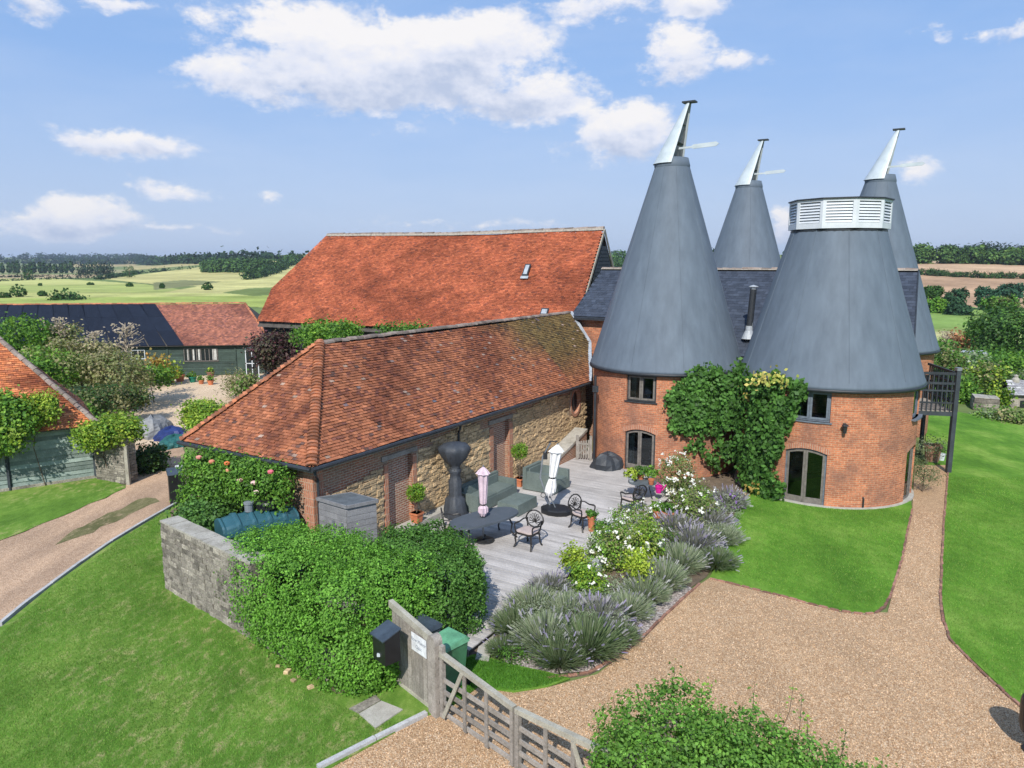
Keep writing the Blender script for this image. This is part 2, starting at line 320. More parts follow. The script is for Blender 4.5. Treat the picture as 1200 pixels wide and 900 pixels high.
# ------------------------------------------------------------------ object helpers
ORG = {}
def tag(o, label=None, cat=None, group=None, kind=None):
    if label: o['label'] = label
    if cat: o['category'] = cat
    if group: o['group'] = group
    if kind: o['kind'] = kind
    return o
def thing(name, label, cat, loc=(0, 0, 0), group=None):
    o = bpy.data.objects.new(name, None); COL.objects.link(o); o.location = loc; o.empty_display_size = .3
    ORG[o.name] = Vector(loc); return tag(o, label, cat, group)
def _finish(me, name, m, parent, org, smooth):
    o = bpy.data.objects.new(name, me); COL.objects.link(o)
    if m: me.materials.append(MATS[m])
    if parent is not None:
        o.parent = parent; ORG[o.name] = ORG[parent.name]
    else:
        o.location = org; ORG[o.name] = Vector(org)
    if smooth: me.polygons.foreach_set('use_smooth', [True] * len(me.polygons))
    return o
class MB:
    def __init__(s): s.V = []; s.F = []; s.C = []; s.U = []
    def face(s, pts, col=None, uv=None):
        k = len(s.V); s.V += [tuple(p) for p in pts]; s.F.append(tuple(range(k, k + len(pts)))); s.C.append(col); s.U.append(uv)
    def hexa(s, p, col=None):
        k = len(s.V); s.V += [tuple(q) for q in p]
        for f in ((3, 2, 1, 0), (4, 5, 6, 7), (0, 1, 5, 4), (1, 2, 6, 5), (2, 3, 7, 6), (3, 0, 4, 7)):
            s.F.append(tuple(k + i for i in f)); s.C.append(col); s.U.append(None)
    def obox(s, o, ax, ay, az, col=None):
        o, ax, ay, az = Vector(o), Vector(ax), Vector(ay), Vector(az)
        s.hexa([o, o + ax, o + ax + ay, o + ay, o + az, o + ax + az, o + ax + ay + az, o + ay + az], col)
    def box(s, c, h, rz=0, col=None):
        x = Vector((cos(rz), sin(rz), 0)); y = Vector((-sin(rz), cos(rz), 0)); z = Vector((0, 0, 1)); c = Vector(c)
        s.obox(c - x * h[0] - y * h[1] - z * h[2], x * 2 * h[0], y * 2 * h[1], z * 2 * h[2], col)
    def bar(s, a, b, w, h=None, up=(0, 0, 1)):
        a, b = Vector(a), Vector(b); h = h or w; d = (b - a).normalized(); up = Vector(up)
        x = d.cross(up)
        if x.length < 1e-3: x = d.cross(Vector((1, 0, 0)))
        x.normalize(); z = x.cross(d)
        s.obox(a - x * w / 2 - z * h / 2, x * w, b - a, z * h)
    def tube(s, pts, r, n=8, cap=True):
        pts = [Vector(p) for p in pts]; k0 = len(s.V); m = len(pts)
        rs = r if isinstance(r, (list, tuple)) else [r] * m
        ref = None
        for i, p in enumerate(pts):
            d = (pts[min(i + 1, m - 1)] - pts[max(i - 1, 0)]).normalized()
            if ref is None:
                ref = d.cross(Vector((0, 0, 1)))
                if ref.length < .05: ref = d.cross(Vector((1, 0, 0)))
            x = (ref - d * ref.dot(d)).normalized(); ref = x; y = d.cross(x)
            for j in range(n):
                a = 2 * pi * j / n; s.V.append(tuple(p + x * cos(a) * rs[i] + y * sin(a) * rs[i]))
        for i in range(m - 1):
            for j in range(n):
                a = k0 + i * n + j; b = k0 + i * n + (j + 1) % n
                s.F.append((a, b, b + n, a + n)); s.C.append(None); s.U.append(None)
        if cap:
            s.F.append(tuple(k0 + j for j in range(n))[::-1]); s.F.append(tuple(k0 + (m - 1) * n + j for j in range(n)))
            s.C += [None] * 2; s.U += [None] * 2
    def lathe(s, c, prof, n=24, a0=0, a1=2 * pi, sx=1, sy=1, rz=0):
        c = Vector(c); k0 = len(s.V); full = abs(a1 - a0 - 2 * pi) < 1e-6; nn = n if full else n + 1
        for (r, z) in prof:
            for j in range(nn):
                a = a0 + (a1 - a0) * j / n; x, y = r * cos(a) * sx, r * sin(a) * sy
                s.V.append((c.x + x * cos(rz) - y * sin(rz), c.y + x * sin(rz) + y * cos(rz), c.z + z))
        for i in range(len(prof) - 1):
            for j in range(n):
                a = k0 + i * nn + j; b = k0 + i * nn + (j + 1) % nn
                s.F.append((a, b, b + nn, a + nn)); s.C.append(None); s.U.append(None)
    def build(s, name, m, parent=None, org=(0, 0, 0), smooth=False):
        me = bpy.data.meshes.new(name); o0 = ORG[parent.name] if parent is not None else Vector(org)
        me.from_pydata([(v[0] - o0[0], v[1] - o0[1], v[2] - o0[2]) for v in s.V], [], s.F)
        if any(c is not None for c in s.C):
            at_ = me.color_attributes.new('Col', 'FLOAT_COLOR', 'CORNER'); arr = []
            for f, c in zip(s.F, s.C): arr += list((*(c or (1, 1, 1)), 1)) * len(f)
            at_.data.foreach_set('color', arr)
        if any(u is not None for u in s.U):
            uvl = me.uv_layers.new(name='UVMap'); arr = []
            for f, u in zip(s.F, s.U):
                for i in range(len(f)): arr += list(u[i]) if u else [0, 0]
            uvl.data.foreach_set('uv', arr)
        me.update()
        return _finish(me, name, m, parent, org, smooth)
def npmesh(name, V, k, colr, m, parent=None, org=(0, 0, 0), smooth=False, faces=None):
    """V: (n*k,3) points, k consecutive points per face; colr: one colour per face"""
    me = bpy.data.meshes.new(name); o0 = ORG[parent.name] if parent is not None else Vector(org)
    V = V - np.array(o0)[None]; n = len(V)
    me.vertices.add(n); me.vertices.foreach_set('co', V.astype(np.float32).ravel())
    if faces is None: faces = np.arange(n).reshape(-1, k)
    nf = len(faces); me.loops.add(nf * k); me.loops.foreach_set('vertex_index', faces.astype(np.int32).ravel())
    me.polygons.add(nf); me.polygons.foreach_set('loop_start', np.arange(0, nf * k, k, dtype=np.int32))
    if colr is not None:
        at_ = me.color_attributes.new('Col', 'FLOAT_COLOR', 'POINT')
        c = np.ones((n, 4), np.float32); c[:, :3] = colr if len(colr) == n else np.repeat(colr, n // len(colr), axis=0)
        at_.data.foreach_set('color', c.ravel())
    me.update(calc_edges=True)
    return _finish(me, name, m, parent, org, smooth)
def piece(me, name, parent, loc, rz=0.0, scale=(1, 1, 1), rot=None, label=None):
    """a piece sharing mesh data; loc is in world coordinates, the parent is unrotated"""
    o = bpy.data.objects.new(name, me); COL.objects.link(o); o.parent = parent
    o.location = Vector(loc) - ORG[parent.name]; o.rotation_euler = rot if rot else (0, 0, rz); o.scale = scale
    if label: o['label'] = label
    return o
def copy_tree(o, parent=None):
    c = o.copy(); COL.objects.link(c); c.parent = parent
    for ch in o.children: copy_tree(ch, c)
    return c
def nz(x, y, s=0.0):
    """cheap smooth noise in about -1..1 for numpy or floats"""
    return (np.sin(x * 1.3 + 1.7 * np.sin(y * .9 + s) + s) + np.sin(y * 1.7 + 1.3 * np.sin(x * 1.1 - s) + 2 * s) + np.sin((x + y) * 2.3 + s * 3) * .6) / 2.6
# ================================================================== THE GROUND
def sm(a, b, x): 
    t = np.clip((x - a) / (b - a), 0, 1); return t * t * (3 - 2 * t)
def terrain_z(x, y):
    r = np.hypot(x, y); az = np.degrees(np.arctan2(x, y))
    z = -0.03 + 0 * r
    left = 1 - sm(-4, 8, az); right = sm(2, 14, az)
    z = z + left * 26 * sm(1000, 3000, r) * (1 + .12 * nz(az * .25, r * 0, 1.0))
    hill = sm(-32, -13.5, az) * (1 - sm(-9, 0, az))
    z = z + 19.0 * hill * sm(300, 900, r) * (1 - .5 * sm(950, 1500, r))
    z = z + right * (9.5 * sm(150, 430, r) + 8 * sm(460, 900, r))
    z = z + .35 * nz(x * .012, y * .02, 3) * sm(110, 260, r)
    return z
def at_terrain(u, v, t0=70):
    """first hit of the line of sight with the terrain"""
    d = ray(u, v); t = t0
    while t < 6000:
        p = Vector((d.x * t, d.y * t, HC + d.z * t))
        if p.z <= float(terrain_z(p.x, p.y)): return p
        t *= 1.004
    return Vector((d.x * 3000, d.y * 3000, float(terrain_z(d.x * 3000, d.y * 3000))))
# fields: outlines on the far land (read from the photograph), colour of the crop
fields = [
    ([(-200, 360), (420, 360), (420, 345), (-200, 352)], (.32, .38, .10)),
    ([(-200, 352), (420, 345), (420, 338), (200, 343), (-200, 343)], (.47, .48, .17)),
    ([(-200, 343), (240, 343), (170, 333), (-200, 336)], (.37, .42, .13)),
    ([(-200, 336), (170, 333), (60, 326), (-200, 328)], (.46, .47, .17)),
    ([(-200, 328), (140, 325), (110, 321.5), (-200, 323)], (.44, .34, .20)),
    ([(-200, 323), (90, 321), (90, 319.5), (-200, 320)], (.24, .28, .12)),
    ([(-200, 320), (60, 319.5), (150, 321), (150, 316), (-200, 316)], (.33, .31, .16)),
    ([(120, 327), (170, 321), (235, 313), (345, 304), (345, 309), (320, 319), (240, 336), (190, 334)], (.50, .46, .19)),
    ([(190, 343), (240, 334), (320, 320), (350, 307), (420, 292), (430, 345), (330, 345)], (.52, .49, .2)),
    ([(180, 340), (235, 334), (260, 330), (215, 328), (180, 331)], (.21, .22, .10)),
    ([(260, 343), (300, 347), (330, 345), (330, 336), (290, 338)], (.17, .22, .07)),
    ([(150, 317), (240, 310), (250, 306), (150, 312)], (.42, .36, .17)),
    ([(80, 313), (160, 312), (160, 306), (80, 307)], (.42, .34, .16)),
    ([(1060, 357), (1300, 366), (1300, 318), (1060, 318)], (.46, .30, .185)),
    ([(1060, 318), (1300, 320), (1300, 306), (1060, 306)], (.50, .345, .215)),
    ([(1060, 385), (1300, 385), (1300, 366), (1060, 357)], (.22, .33, .085)),
    ([(1060, 420), (1300, 420), (1300, 385), (1060, 385)], (.30, .38, .12)),
    ([(1060, 397), (1125, 397), (1120, 388), (1060, 389)], (.46, .44, .2)),
]
def build_terrain():
    az = np.radians(np.concatenate([np.linspace(-180, -48, 60, endpoint=False), np.linspace(-48, 48, 700, endpoint=False), np.linspace(48, 180, 61)]))
    rr = np.concatenate([[0.5], np.linspace(6, 100, 20), np.geomspace(104, 1200, 170), np.geomspace(1240, 5600, 34)])
    A, R = np.meshgrid(az, rr); X = R * np.sin(A); Y = R * np.cos(A); Z = terrain_z(X, Y)
    pass
    dz = Z - HC; dep = Y * cos(PIT) - dz * sin(PIT); up = Y * sin(PIT) + dz * cos(PIT)
    ok = dep > 50; U = np.where(ok, 600 + FPX * X / np.where(ok, dep, 1), -9999); V = np.where(ok, 450 - FPX * up / np.where(ok, dep, 1), -9999)
    C = np.zeros(X.shape + (3,)); C[:] = (.15, .20, .07)
    C[R > 560] = (.19, .23, .09)
    for poly, col in fields:
        n = len(poly); ins = np.zeros(U.shape, bool)
        for i in range(n):
            x1, y1 = poly[i]; x2, y2 = poly[(i + 1) % n]
            c = ((y1 > V) != (y2 > V)) & (U < (x2 - x1) * (V - y1) / ((y2 - y1) or 1e-9) + x1); ins ^= c
        C[ins & ok & (R > 95)] = col
    C *= (1 + .16 * nz(X * .02, Y * .05, 2) + .10 * nz(X * .09, Y * .16, 5) + .10 * nz(X * .3, Y * .02, 8))[..., None]
    C = np.clip(C, .01, .9)
    ni, nj = X.shape; idx = np.arange(ni * nj).reshape(ni, nj)
    F = np.stack([idx[:-1, :-1], idx[:-1, 1:], idx[1:, 1:], idx[1:, :-1]], -1).reshape(-1, 4)[:, ::-1]
    m = mat('land', (1, 1, 1), .95, .22, .09, attr=True, bump=.0, fine=.9, spec=.05)
    npmesh('ground', np.stack([X, Y, Z], -1).reshape(-1, 3), 4, C.reshape(-1, 3), 'land', faces=F, smooth=True)['kind'] = 'structure'
build_terrain()

def sheet(name, pts, z, m, thick=0.0, wig=0.0, step=.6):
    """ground sheet from a world outline; edge optionally uneven"""
    P = []
    for i, p in enumerate(pts):
        q = pts[(i + 1) % len(pts)]; a = Vector((p[0], p[1])); b = Vector((q[0], q[1])); k = max(1, min(60, int((b - a).length / step))) if wig else 1
        for j in range(k):
            t = a.lerp(b, j / k)
            if wig: t = t + Vector((float(nz(t.x * 3, t.y * 3, 1)), float(nz(t.x * 3, t.y * 3, 4)))) * wig
            P.append((t.x, t.y))
    mb = MB(); tri = tessellate_polygon([[Vector((x, y, 0)) for x, y in P]])
    n = len(P); mb.V = [(x, y, z) for x, y in P]; 
    for t in tri:
        a, b, c = [Vector(P[i]) for i in t]
        if (b - a).cross(c - a) < 0: t = t[::-1]
        mb.F.append(tuple(t)); mb.C.append(None); mb.U.append(None)
    if thick:
        mb.V += [(x, y, z - thick) for x, y in P]
        for i in range(n):
            j = (i + 1) % n; mb.F.append((i, i + n, j + n, j)); mb.C.append(None); mb.U.append(None)
    o = mb.build(name, m); o['kind'] = 'structure'; return o
def gp(*uv): return [tuple(at(u, v).xy) for u, v in uv]

sheet('gravel_drive', gp((380, 900), (500, 838), (524, 833), (560, 806), (602, 812), (640, 806), (700, 790), (755, 748), (812, 690), (832, 677), (905, 695), (985, 716), (1040, 718), (1057, 655), (1069, 597), (1072, 545), (1111, 545), (1104, 640), (1104, 705), (1111, 747), (1200, 832)) + [(12.5, 10.5), (14, 6), (5, 4), (-6, 7)], .004, 'gravel')
sheet('side_drive', gp((0, 733), (60, 684), (130, 634), (208, 588), (232, 568), (222, 540), (212, 520), (158, 520), (156, 545), (148, 572), (75, 605), (0, 634)) + [(-26, 21), (-26, 12)], .004, 'dirt_track', wig=.12)
sheet('courtyard', gp((158, 521), (216, 521), (255, 500), (330, 470), (330, 437), (222, 441), (172, 452), (138, 470), (136, 500)), .008, 'gravel_far', wig=.1)
sheet('lawn', gp((832, 677), (905, 695), (985, 716), (1022, 719), (1036, 711), (1044, 694), (1057, 655), (1069, 597), (1060, 560), (960, 560), (880, 575), (862, 600), (850, 640)), .03, 'lawn', thick=.03)
sheet('lawn', gp((1111, 545), (1104, 640), (1104, 705), (1111, 747), (1200, 832)) + [(17, 9), (34, 16), (60, 50), (46, 48)] + gp((1200, 500), (1150, 488), (1110, 481), (1085, 478), (1085, 545)), .03, 'lawn', thick=.03)
sheet('lawn', gp((0, 737), (60, 688), (130, 638), (206, 593), (240, 572), (300, 600), (420, 700), (515, 760), (515, 836), (497, 840), (380, 905)) + [(-6, 9), (-20, 8), (-24, 10)], .03, 'lawn_worn', thick=.03)
sheet('grass_strip', gp((75, 627), (120, 606), (170, 583), (186, 587), (150, 604), (100, 628), (70, 638)), .010, 'worn_strip', wig=.14, step=.35)
sheet('grass_verge', gp((0, 634), (75, 605), (148, 572), (116, 552), (0, 572)) + [(-30, 25), (-30, 18)], .02, 'lawn_worn', wig=.08)
sheet('grass_verge', gp((560, 806), (602, 812), (640, 806), (668, 796), (640, 788), (600, 780), (560, 768), (536, 770), (524, 830)), .03, 'lawn', thick=.03)
sheet('flower_bed', gp((578, 768), (600, 781), (640, 790), (700, 785), (750, 745), (808, 690), (828, 676), (850, 640), (862, 600), (882, 573), (860, 555), (760, 545), (650, 640), (570, 735)), .006, 'soil')
sheet('shingle_strip', gp((572, 748), (596, 780), (640, 791), (702, 786), (752, 746), (812, 690), (790, 680), (735, 730), (680, 765), (640, 770), (600, 752)), .012, 'shingle')
sheet('flower_bed', gp((240, 570), (300, 600), (420, 640), (565, 660), (575, 762), (470, 795), (395, 815), (300, 748), (205, 640), (200, 600)), .034, 'soil')

def edging(name, pix, w, h, z0, m, brick=None, closed=False):
    pts = [at(u, v) for u, v in pix]
    root = None
    if brick:
        root = MB(); 
        for a, b in zip(pts, pts[1:]): root.bar(a + Vector((0, 0, -.02)), b + Vector((0, 0, -.02)), w * .9, .05)
        root = root.build(name, 'soil', org=pts[0]); root['kind'] = 'structure'
        me = unit_block('brick', 'edge_brick'); L = brick; i = 0
        for a, b in zip(pts, pts[1:]):
            d = b - a; n = max(1, int(d.length / L)); rz = atan2(d.y, d.x)
            for k in range(n):
                if i >= 290: break
                c = a + d * ((k + .5) / n); i += 1
                piece(me, 'brick', root, (c.x + RND.uniform(-.012, .012), c.y + RND.uniform(-.012, .012), z0 + RND.uniform(-.006, .012)), rz + RND.uniform(-.06, .06), (L * .93, w, h))
        return root
    mb = MB()
    for a, b in zip(pts, pts[1:]):
        d = b - a; n = max(1, int(d.length / .9))
        for k in range(n):
            p, q = a + d * ((k + .01) / n), a + d * ((k + .99) / n); zz = Vector((0, 0, z0 + RND.uniform(-.006, .006)))
            mb.bar(p + zz, q + zz, w, h)
    o = mb.build(name, m); o['kind'] = 'structure'; return o
BLK = {}
def unit_block(name, m, v=0, cx=.84, cy=.84):
    """1 m cube with chamfered top edges, base centre at origin"""
    key = (name, m, v, cx)
    if key in BLK: return BLK[key]
    r = random.Random(v * 31 + 5); c = .06
    j = lambda s: r.uniform(-s, s) if v else 0
    vs = [(-.5, -.5, 0), (.5, -.5, 0), (.5, .5, 0), (-.5, .5, 0)]
    vs += [(x * 1.0 + j(.05), y * 1.0 + j(.05), .86 + j(.04)) for x, y, _ in vs[:4]]
    vs += [(x * cx + j(.05), y * cy + j(.05), 1.0 + j(.05)) for x, y, _ in vs[:4]]
    fs = [(0, 1, 5, 4), (1, 2, 6, 5), (2, 3, 7, 6), (3, 0, 4, 7), (4, 5, 9, 8), (5, 6, 10, 9), (6, 7, 11, 10), (7, 4, 8, 11), (8, 9, 10, 11)]
    me = bpy.data.meshes.new(name); me.from_pydata(vs, [], fs); me.materials.append(MATS[m]); me.update(); BLK[key] = me
    return me
edging('kerb', [(0, 733), (30, 708), (60, 686), (95, 660), (130, 636), (168, 613), (206, 591)], .09, .12, .02, 'kerb')
edging('kerb', [(372, 903), (440, 868), (500, 838)], .1, .14, .02, 'kerb')
edging('brick_edging', [(832, 678), (868, 687), (905, 696), (945, 707), (985, 717), (1012, 720), (1025, 719), (1037, 711), (1045, 694), (1057, 656), (1063, 625), (1069, 597)], .06, .04, -.002, None, brick=.21)
edging('brick_edging', [(1111, 553), (1107, 600), (1104, 650), (1102, 703), (1106, 730), (1113, 750), (1150, 788), (1205, 837)], .06, .04, -.002, None, brick=.21)
edging('brick_edging', [(640, 796), (690, 789), (722, 772), (752, 748), (785, 716), (820, 684)], .06, .04, .0, None, brick=.21)

# paving by the gate and path to the deck
def slab(name, pix, h, m, label, cat):
    mb = MB(); b = [at(u, v) for u, v in pix]; mb.hexa([Vector((p.x, p.y, -.01)) for p in b] + [Vector((p.x, p.y, h)) for p in b])
    o = mb.build(name, m, org=b[0]); tag(o, label, cat); return o
slab('paving_slab', [(421, 839), (447, 824), (472, 834), (440, 856)][::-1], .055, 'concrete', 'pale square paving slab in the grass by the gate post', 'paving slab')
slab('paving_slab', [(409, 833), (440, 817), (446, 823), (420, 838)][::-1], .05, 'wall_stone', 'narrow grey paving slab between hedge foot and pale slab', 'paving slab')
slab('stepping_slab', [(557, 775), (573, 777), (580, 741), (566, 739)][::-1], .06, 'concrete', 'long pale slab leading from the grass to the deck step', 'paving slab')

# ================================================================== DECK
D1 = Vector((.53, .848, 0)).normalized(); DN = Vector((D1.y, -D1.x, 0)); C0 = at(365, 548, 3.2); C0.z = 0
K = C0 + D1 * .3 - DN * .3
def st(s, t, z=0.0): return K + D1 * s + DN * t + Vector((0, 0, z))
DZ = .2
def build_deck():
    root = thing('deck', 'weathered grey timber deck between stone barn and lavender bed', 'deck', st(5, 3, 0))
    me = unit_block('deck_board', 'deck_wood', 0, .9995, .9); s = -1.2; w = .14; ang = atan2(DN.y, DN.x)
    while s < 15.6:
        t0, t1 = .03, 6.0
        if s < 0: t0 = 1.5
        if s > 12.6: t1 = 4.4
        c = st(s, (t0 + t1) / 2, DZ - .03 + RND.uniform(-.002, .003))
        piece(me, 'deck_board', root, c, ang, (t1 - t0, w - .009, .03)); s += w
    mb = MB(); mb.obox(st(-1.2, .03, .02), D1 * 16.8, DN * 4.3, Vector((0, 0, .12))); mb.obox(st(-1.2, 4.32, .02), D1 * 13.6, DN * 1.62, Vector((0, 0, .12)))
    mb.build('deck_base', 'interior', root)
    for k in range(5):
        mb = MB(); mb.obox(st(-1.28 - .0 * k, 1.6 + k * .88, .0), D1 * .03, DN * .86, Vector((0, 0, DZ))); mb.build('fascia_board', 'grey_wood', root)
build_deck()
# ================================================================== WALLS, WINDOWS, ROOFS: builders
def ztop(op, u):
    ua, ub, za, zb, rise = op; x = (u - (ua + ub) / 2) / ((ub - ua) / 2); return zb - rise * x * x
def wallgrid(mb, mapf, u0, u1, z0, z1, ops=(), du=.5, rev=.12, bands=()):
    bp = {u0, u1}
    for o in ops:
        bp |= {o[0], o[1]}
        if o[4]: bp |= {o[0] + (o[1] - o[0]) * k / 8 for k in range(9)}
    bp = sorted(bp); cols = []
    for a, b in zip(bp, bp[1:]):
        if b - a < 1e-5: continue
        n = max(1, int(math.ceil((b - a) / du))); cols += [(a + (b - a) * i / n, a + (b - a) * (i + 1) / n) for i in range(n)]
    def quad(a, b, za, zb_, zc, zd):
        mb.face([mapf(a, za, 0), mapf(b, zb_, 0), mapf(b, zc, 0), mapf(a, zd, 0)], uv=[(a, za), (b, zb_), (b, zc), (a, zd)])
    for a, b in cols:
        m_ = (a + b) / 2; hit = sorted([o for o in ops if o[0] < m_ < o[1]], key=lambda o: o[2])
        la = lb = z0
        for o in hit:
            if o[2] > min(la, lb) + 1e-4: quad(a, b, la, lb, o[2], o[2])
            la, lb = ztop(o, a), ztop(o, b)
            mb.face([mapf(a, la, 0), mapf(b, lb, 0), mapf(b, lb, rev), mapf(a, la, rev)][::-1], uv=[(a, 0), (b, 0), (b, rev), (a, rev)][::-1])
            mb.face([mapf(a, o[2], 0), mapf(b, o[2], 0), mapf(b, o[2], rev), mapf(a, o[2], rev)], uv=[(a, 0), (b, 0), (b, rev), (a, rev)])
        quad(a, b, la, lb, z1, z1)
    for o in ops:
        for u, fl in ((o[0], 1), (o[1], -1)):
            f = [mapf(u, o[2], 0), mapf(u, ztop(o, u), 0), mapf(u, ztop(o, u), rev), mapf(u, o[2], rev)]; uv = [(0, o[2]), (0, ztop(o, u)), (rev, ztop(o, u)), (rev, o[2])]
            mb.face(f[::fl], uv=uv[::fl])
def ubox(mb, mapf, ua, ub, za, zb, d0, d1, n=1):
    """box in wall coordinates: u along, z up, d inward; za / zb may be functions of u"""
    fa = za if callable(za) else (lambda u: za); fb = zb if callable(zb) else (lambda u: zb)
    for i in range(n):
        a, b = ua + (ub - ua) * i / n, ua + (ub - ua) * (i + 1) / n
        P = lambda u, z, d: Vector(mapf(u, z, d))
        mb.hexa([P(a, fa(a), d0), P(b, fa(b), d0), P(b, fa(b), d1), P(a, fa(a), d1), P(a, fb(a), d0), P(b, fb(b), d0), P(b, fb(b), d1), P(a, fb(a), d1)])
def window(root, mapf, op, name='window', frame='frame_dark', sash='sash', sill='frame_dark', leaves=2, depth=.07, curtain=None, fw=.06, sill_out=.05, kick=0, sillh=.05):
    ua, ub, za, zb, rise = op; n = 4 if rise else 2
    top = lambda u: ztop(op, u)
    mb = MB(); d0, d1 = depth, depth + .07
    ubox(mb, mapf, ua, ua + fw, za, lambda u: top(u), d0, d1); ubox(mb, mapf, ub - fw, ub, za, lambda u: top(u), d0, d1)
    ubox(mb, mapf, ua + fw, ub - fw, lambda u: top(u) - fw, top, d0, d1, n); ubox(mb, mapf, ua + fw, ub - fw, za, za + fw, d0, d1, n)
    w = mb.build(name, frame, root)
    a0, a1 = ua + fw, ub - fw; lw = (a1 - a0) / leaves; s_ = .075
    for i in range(leaves):
        p, q = a0 + i * lw + .004, a0 + (i + 1) * lw - .004; mb = MB(); e0, e1 = d0 - .012, d0 + .035
        tp = lambda u: top(u) - fw - .004
        zb0 = za + fw + .004
        ubox(mb, mapf, p, p + s_, zb0, tp, e0, e1); ubox(mb, mapf, q - s_, q, zb0, tp, e0, e1)
        ubox(mb, mapf, p + s_, q - s_, lambda u: tp(u) - s_ * .8, tp, e0, e1, 2); ubox(mb, mapf, p + s_, q - s_, zb0, zb0 + s_ + kick, e0, e1)
        mb.build('door_leaf' if name == 'door' else 'sash', sash, w)
        mb = MB(); ubox(mb, mapf, p + s_ - .01, q - s_ + .01, zb0 + s_, lambda u: tp(u) - s_ * .7, d0 + .01, d0 + .018, 1); mb.build('pane', 'glass', w)
        if curtain and i in curtain:
            mb = MB(); cu = p + s_ * .6; cw = (q - p) * (.42 if i == 0 else .3)
            if i: cu = q - s_ - cw
            k = 7
            for j in range(k):
                ubox(mb, mapf, cu + cw * j / k, cu + cw * (j + .8) / k, za + .1, lambda u: top(u) - .1, .2 + .03 * (j % 2), .21 + .03 * (j % 2))
            mb.build('curtain', 'curtain', w)
    if sill:
        mb = MB(); ubox(mb, mapf, ua - .06, ub + .06, za - sillh, za, -sill_out, depth + .03, 3); mb.build('sill', sill, w)
    return w
TILE_PAL = [((.37, .135, .065), 6), ((.33, .12, .06), 5), ((.42, .16, .08), 3), ((.25, .095, .055), 3), ((.21, .08, .055), 1.2), ((.14, .075, .06), .4)]
def pick_cols(n, pal, rs):
    c = np.array([p[0] for p in pal]); w = np.array([p[1] for p in pal], float); w /= w.sum()
    return c[rs.choice(len(pal), n, p=w)] * rs.uniform(.82, 1.15, (n, 1))
def tiles(name, parent, O, X, U, S, tw, ch, left, right, mat_='tile', pal=TILE_PAL, th=.022, tint=None, sag=None, seed=1, gap=.004, jz=.4, org=(0, 0, 0), kind='stuff'):
    rs = np.random.RandomState(seed); O = np.array(O); X = np.array(Vector(X).normalized()); U = np.array(Vector(U).normalized()); N = np.cross(X, U)
    if N[2] < 0: N = -N
    Vs = []; Cs = []; nc = int(S / ch)
    for i in range(nc):
        s0 = i * ch; s1 = min(s0 + ch * 1.12, S); sm_ = s0 + ch * .5
        l, r = left(sm_), right(sm_)
        if r - l < .03: continue
        k = int((r - l) / tw) + 2; off = (tw / 2 if i % 2 else 0) + (l // tw) * tw
        xa = off + tw * np.arange(k) + rs.uniform(-.006, .006, k); xb = xa + tw - gap
        xa = np.clip(xa, l, r); xb = np.clip(xb, l, r); ok = xb - xa > .015; xa, xb = xa[ok], xb[ok]; n = len(xa)
        if not n: continue
        h = th * (1 + rs.uniform(-jz, jz, n)); tilt = rs.uniform(-.004, .004, n); sl = s0 + rs.uniform(-.006, .006, n)
        def P(x, s, z): 
            p = O[None] + X[None] * x[:, None] + U[None] * (s + 0 * x)[:, None] + N[None] * (z + 0 * x)[:, None]
            if sag is not None: p[:, 2] += sag(x, s + 0 * x)
            return p
        A = P(xa, sl, h + tilt); B = P(xb, sl, h - tilt); Cc = P(xb, s1, .004); D = P(xa, s1, .004); A2 = P(xa, sl, -.01); B2 = P(xb, sl, -.01)
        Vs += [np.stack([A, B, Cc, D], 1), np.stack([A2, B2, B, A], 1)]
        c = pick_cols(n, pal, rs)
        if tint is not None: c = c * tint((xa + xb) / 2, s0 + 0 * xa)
        Cs += [c, c * .8]  # lower edge faces coloured darker, painting in the shade line of each course
    V = np.concatenate(Vs).reshape(-1, 3); C = np.concatenate(Cs)
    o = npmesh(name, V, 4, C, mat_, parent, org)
    if kind: o['kind'] = kind
    return o
def patchy(a, b, seed, lo=(.55, .5, .5), hi=(1.1, 1.1, 1.1), th=(.0, .6)):
    def f(x, s):
        k = sm(th[0], th[1], nz(x * a, s * b, seed) + .35 * nz(x * a * 4, s * b * 5, seed + 2))[:, None]
        return np.array(hi) * (1 - k) + np.array(lo) * k
    return f
def plane_quad(name, m, parent, pts, thick=.0):
    mb = MB(); mb.face(pts); return mb.build(name, m, parent)
def ridge_pieces(root, a, b, L, m, name='ridge_tile', r=.13, drop=.0, limit=290, n=6):
    """half-round cap tiles from a to b, one object each, sharing one mesh"""
    a, b = Vector(a), Vector(b); d = b - a; k = max(1, int(d.length / L))
    mb = MB(); prof = []
    me_key = ('cap', m, name, r, L)
    if me_key not in BLK:
        vs = []; fs = []
        for x in (0, 1):
            for j in range(n + 1):
                t = pi * j / n; rr = r * (1.0 if x == 0 else .86); vs.append((x * L * 1.02, cos(t) * rr, sin(t) * rr * .9))
        for j in range(n): fs.append((j, j + n + 1, j + n + 2, j + 1))
        fs.append(tuple(range(n + 1))); fs.append(tuple(range(n + 1, 2 * n + 2))[::-1])
        me = bpy.data.meshes.new(name); me.from_pydata(vs, [], fs); me.materials.append(MATS[m]); me.update(); BLK[me_key] = me
    me = BLK[me_key]; rot = d.to_track_quat('X', 'Z').to_euler()
    for i in range(min(k, limit)):
        p = a + d * (i / k) + Vector((RND.uniform(-.01, .01), RND.uniform(-.01, .01), RND.uniform(-.012, .012) + drop))
        piece(me, name, root, p, rot=(rot[0] + RND.uniform(-.06, .06), rot[1] + RND.uniform(-.04, .04), rot[2] + RND.uniform(-.03, .03)))
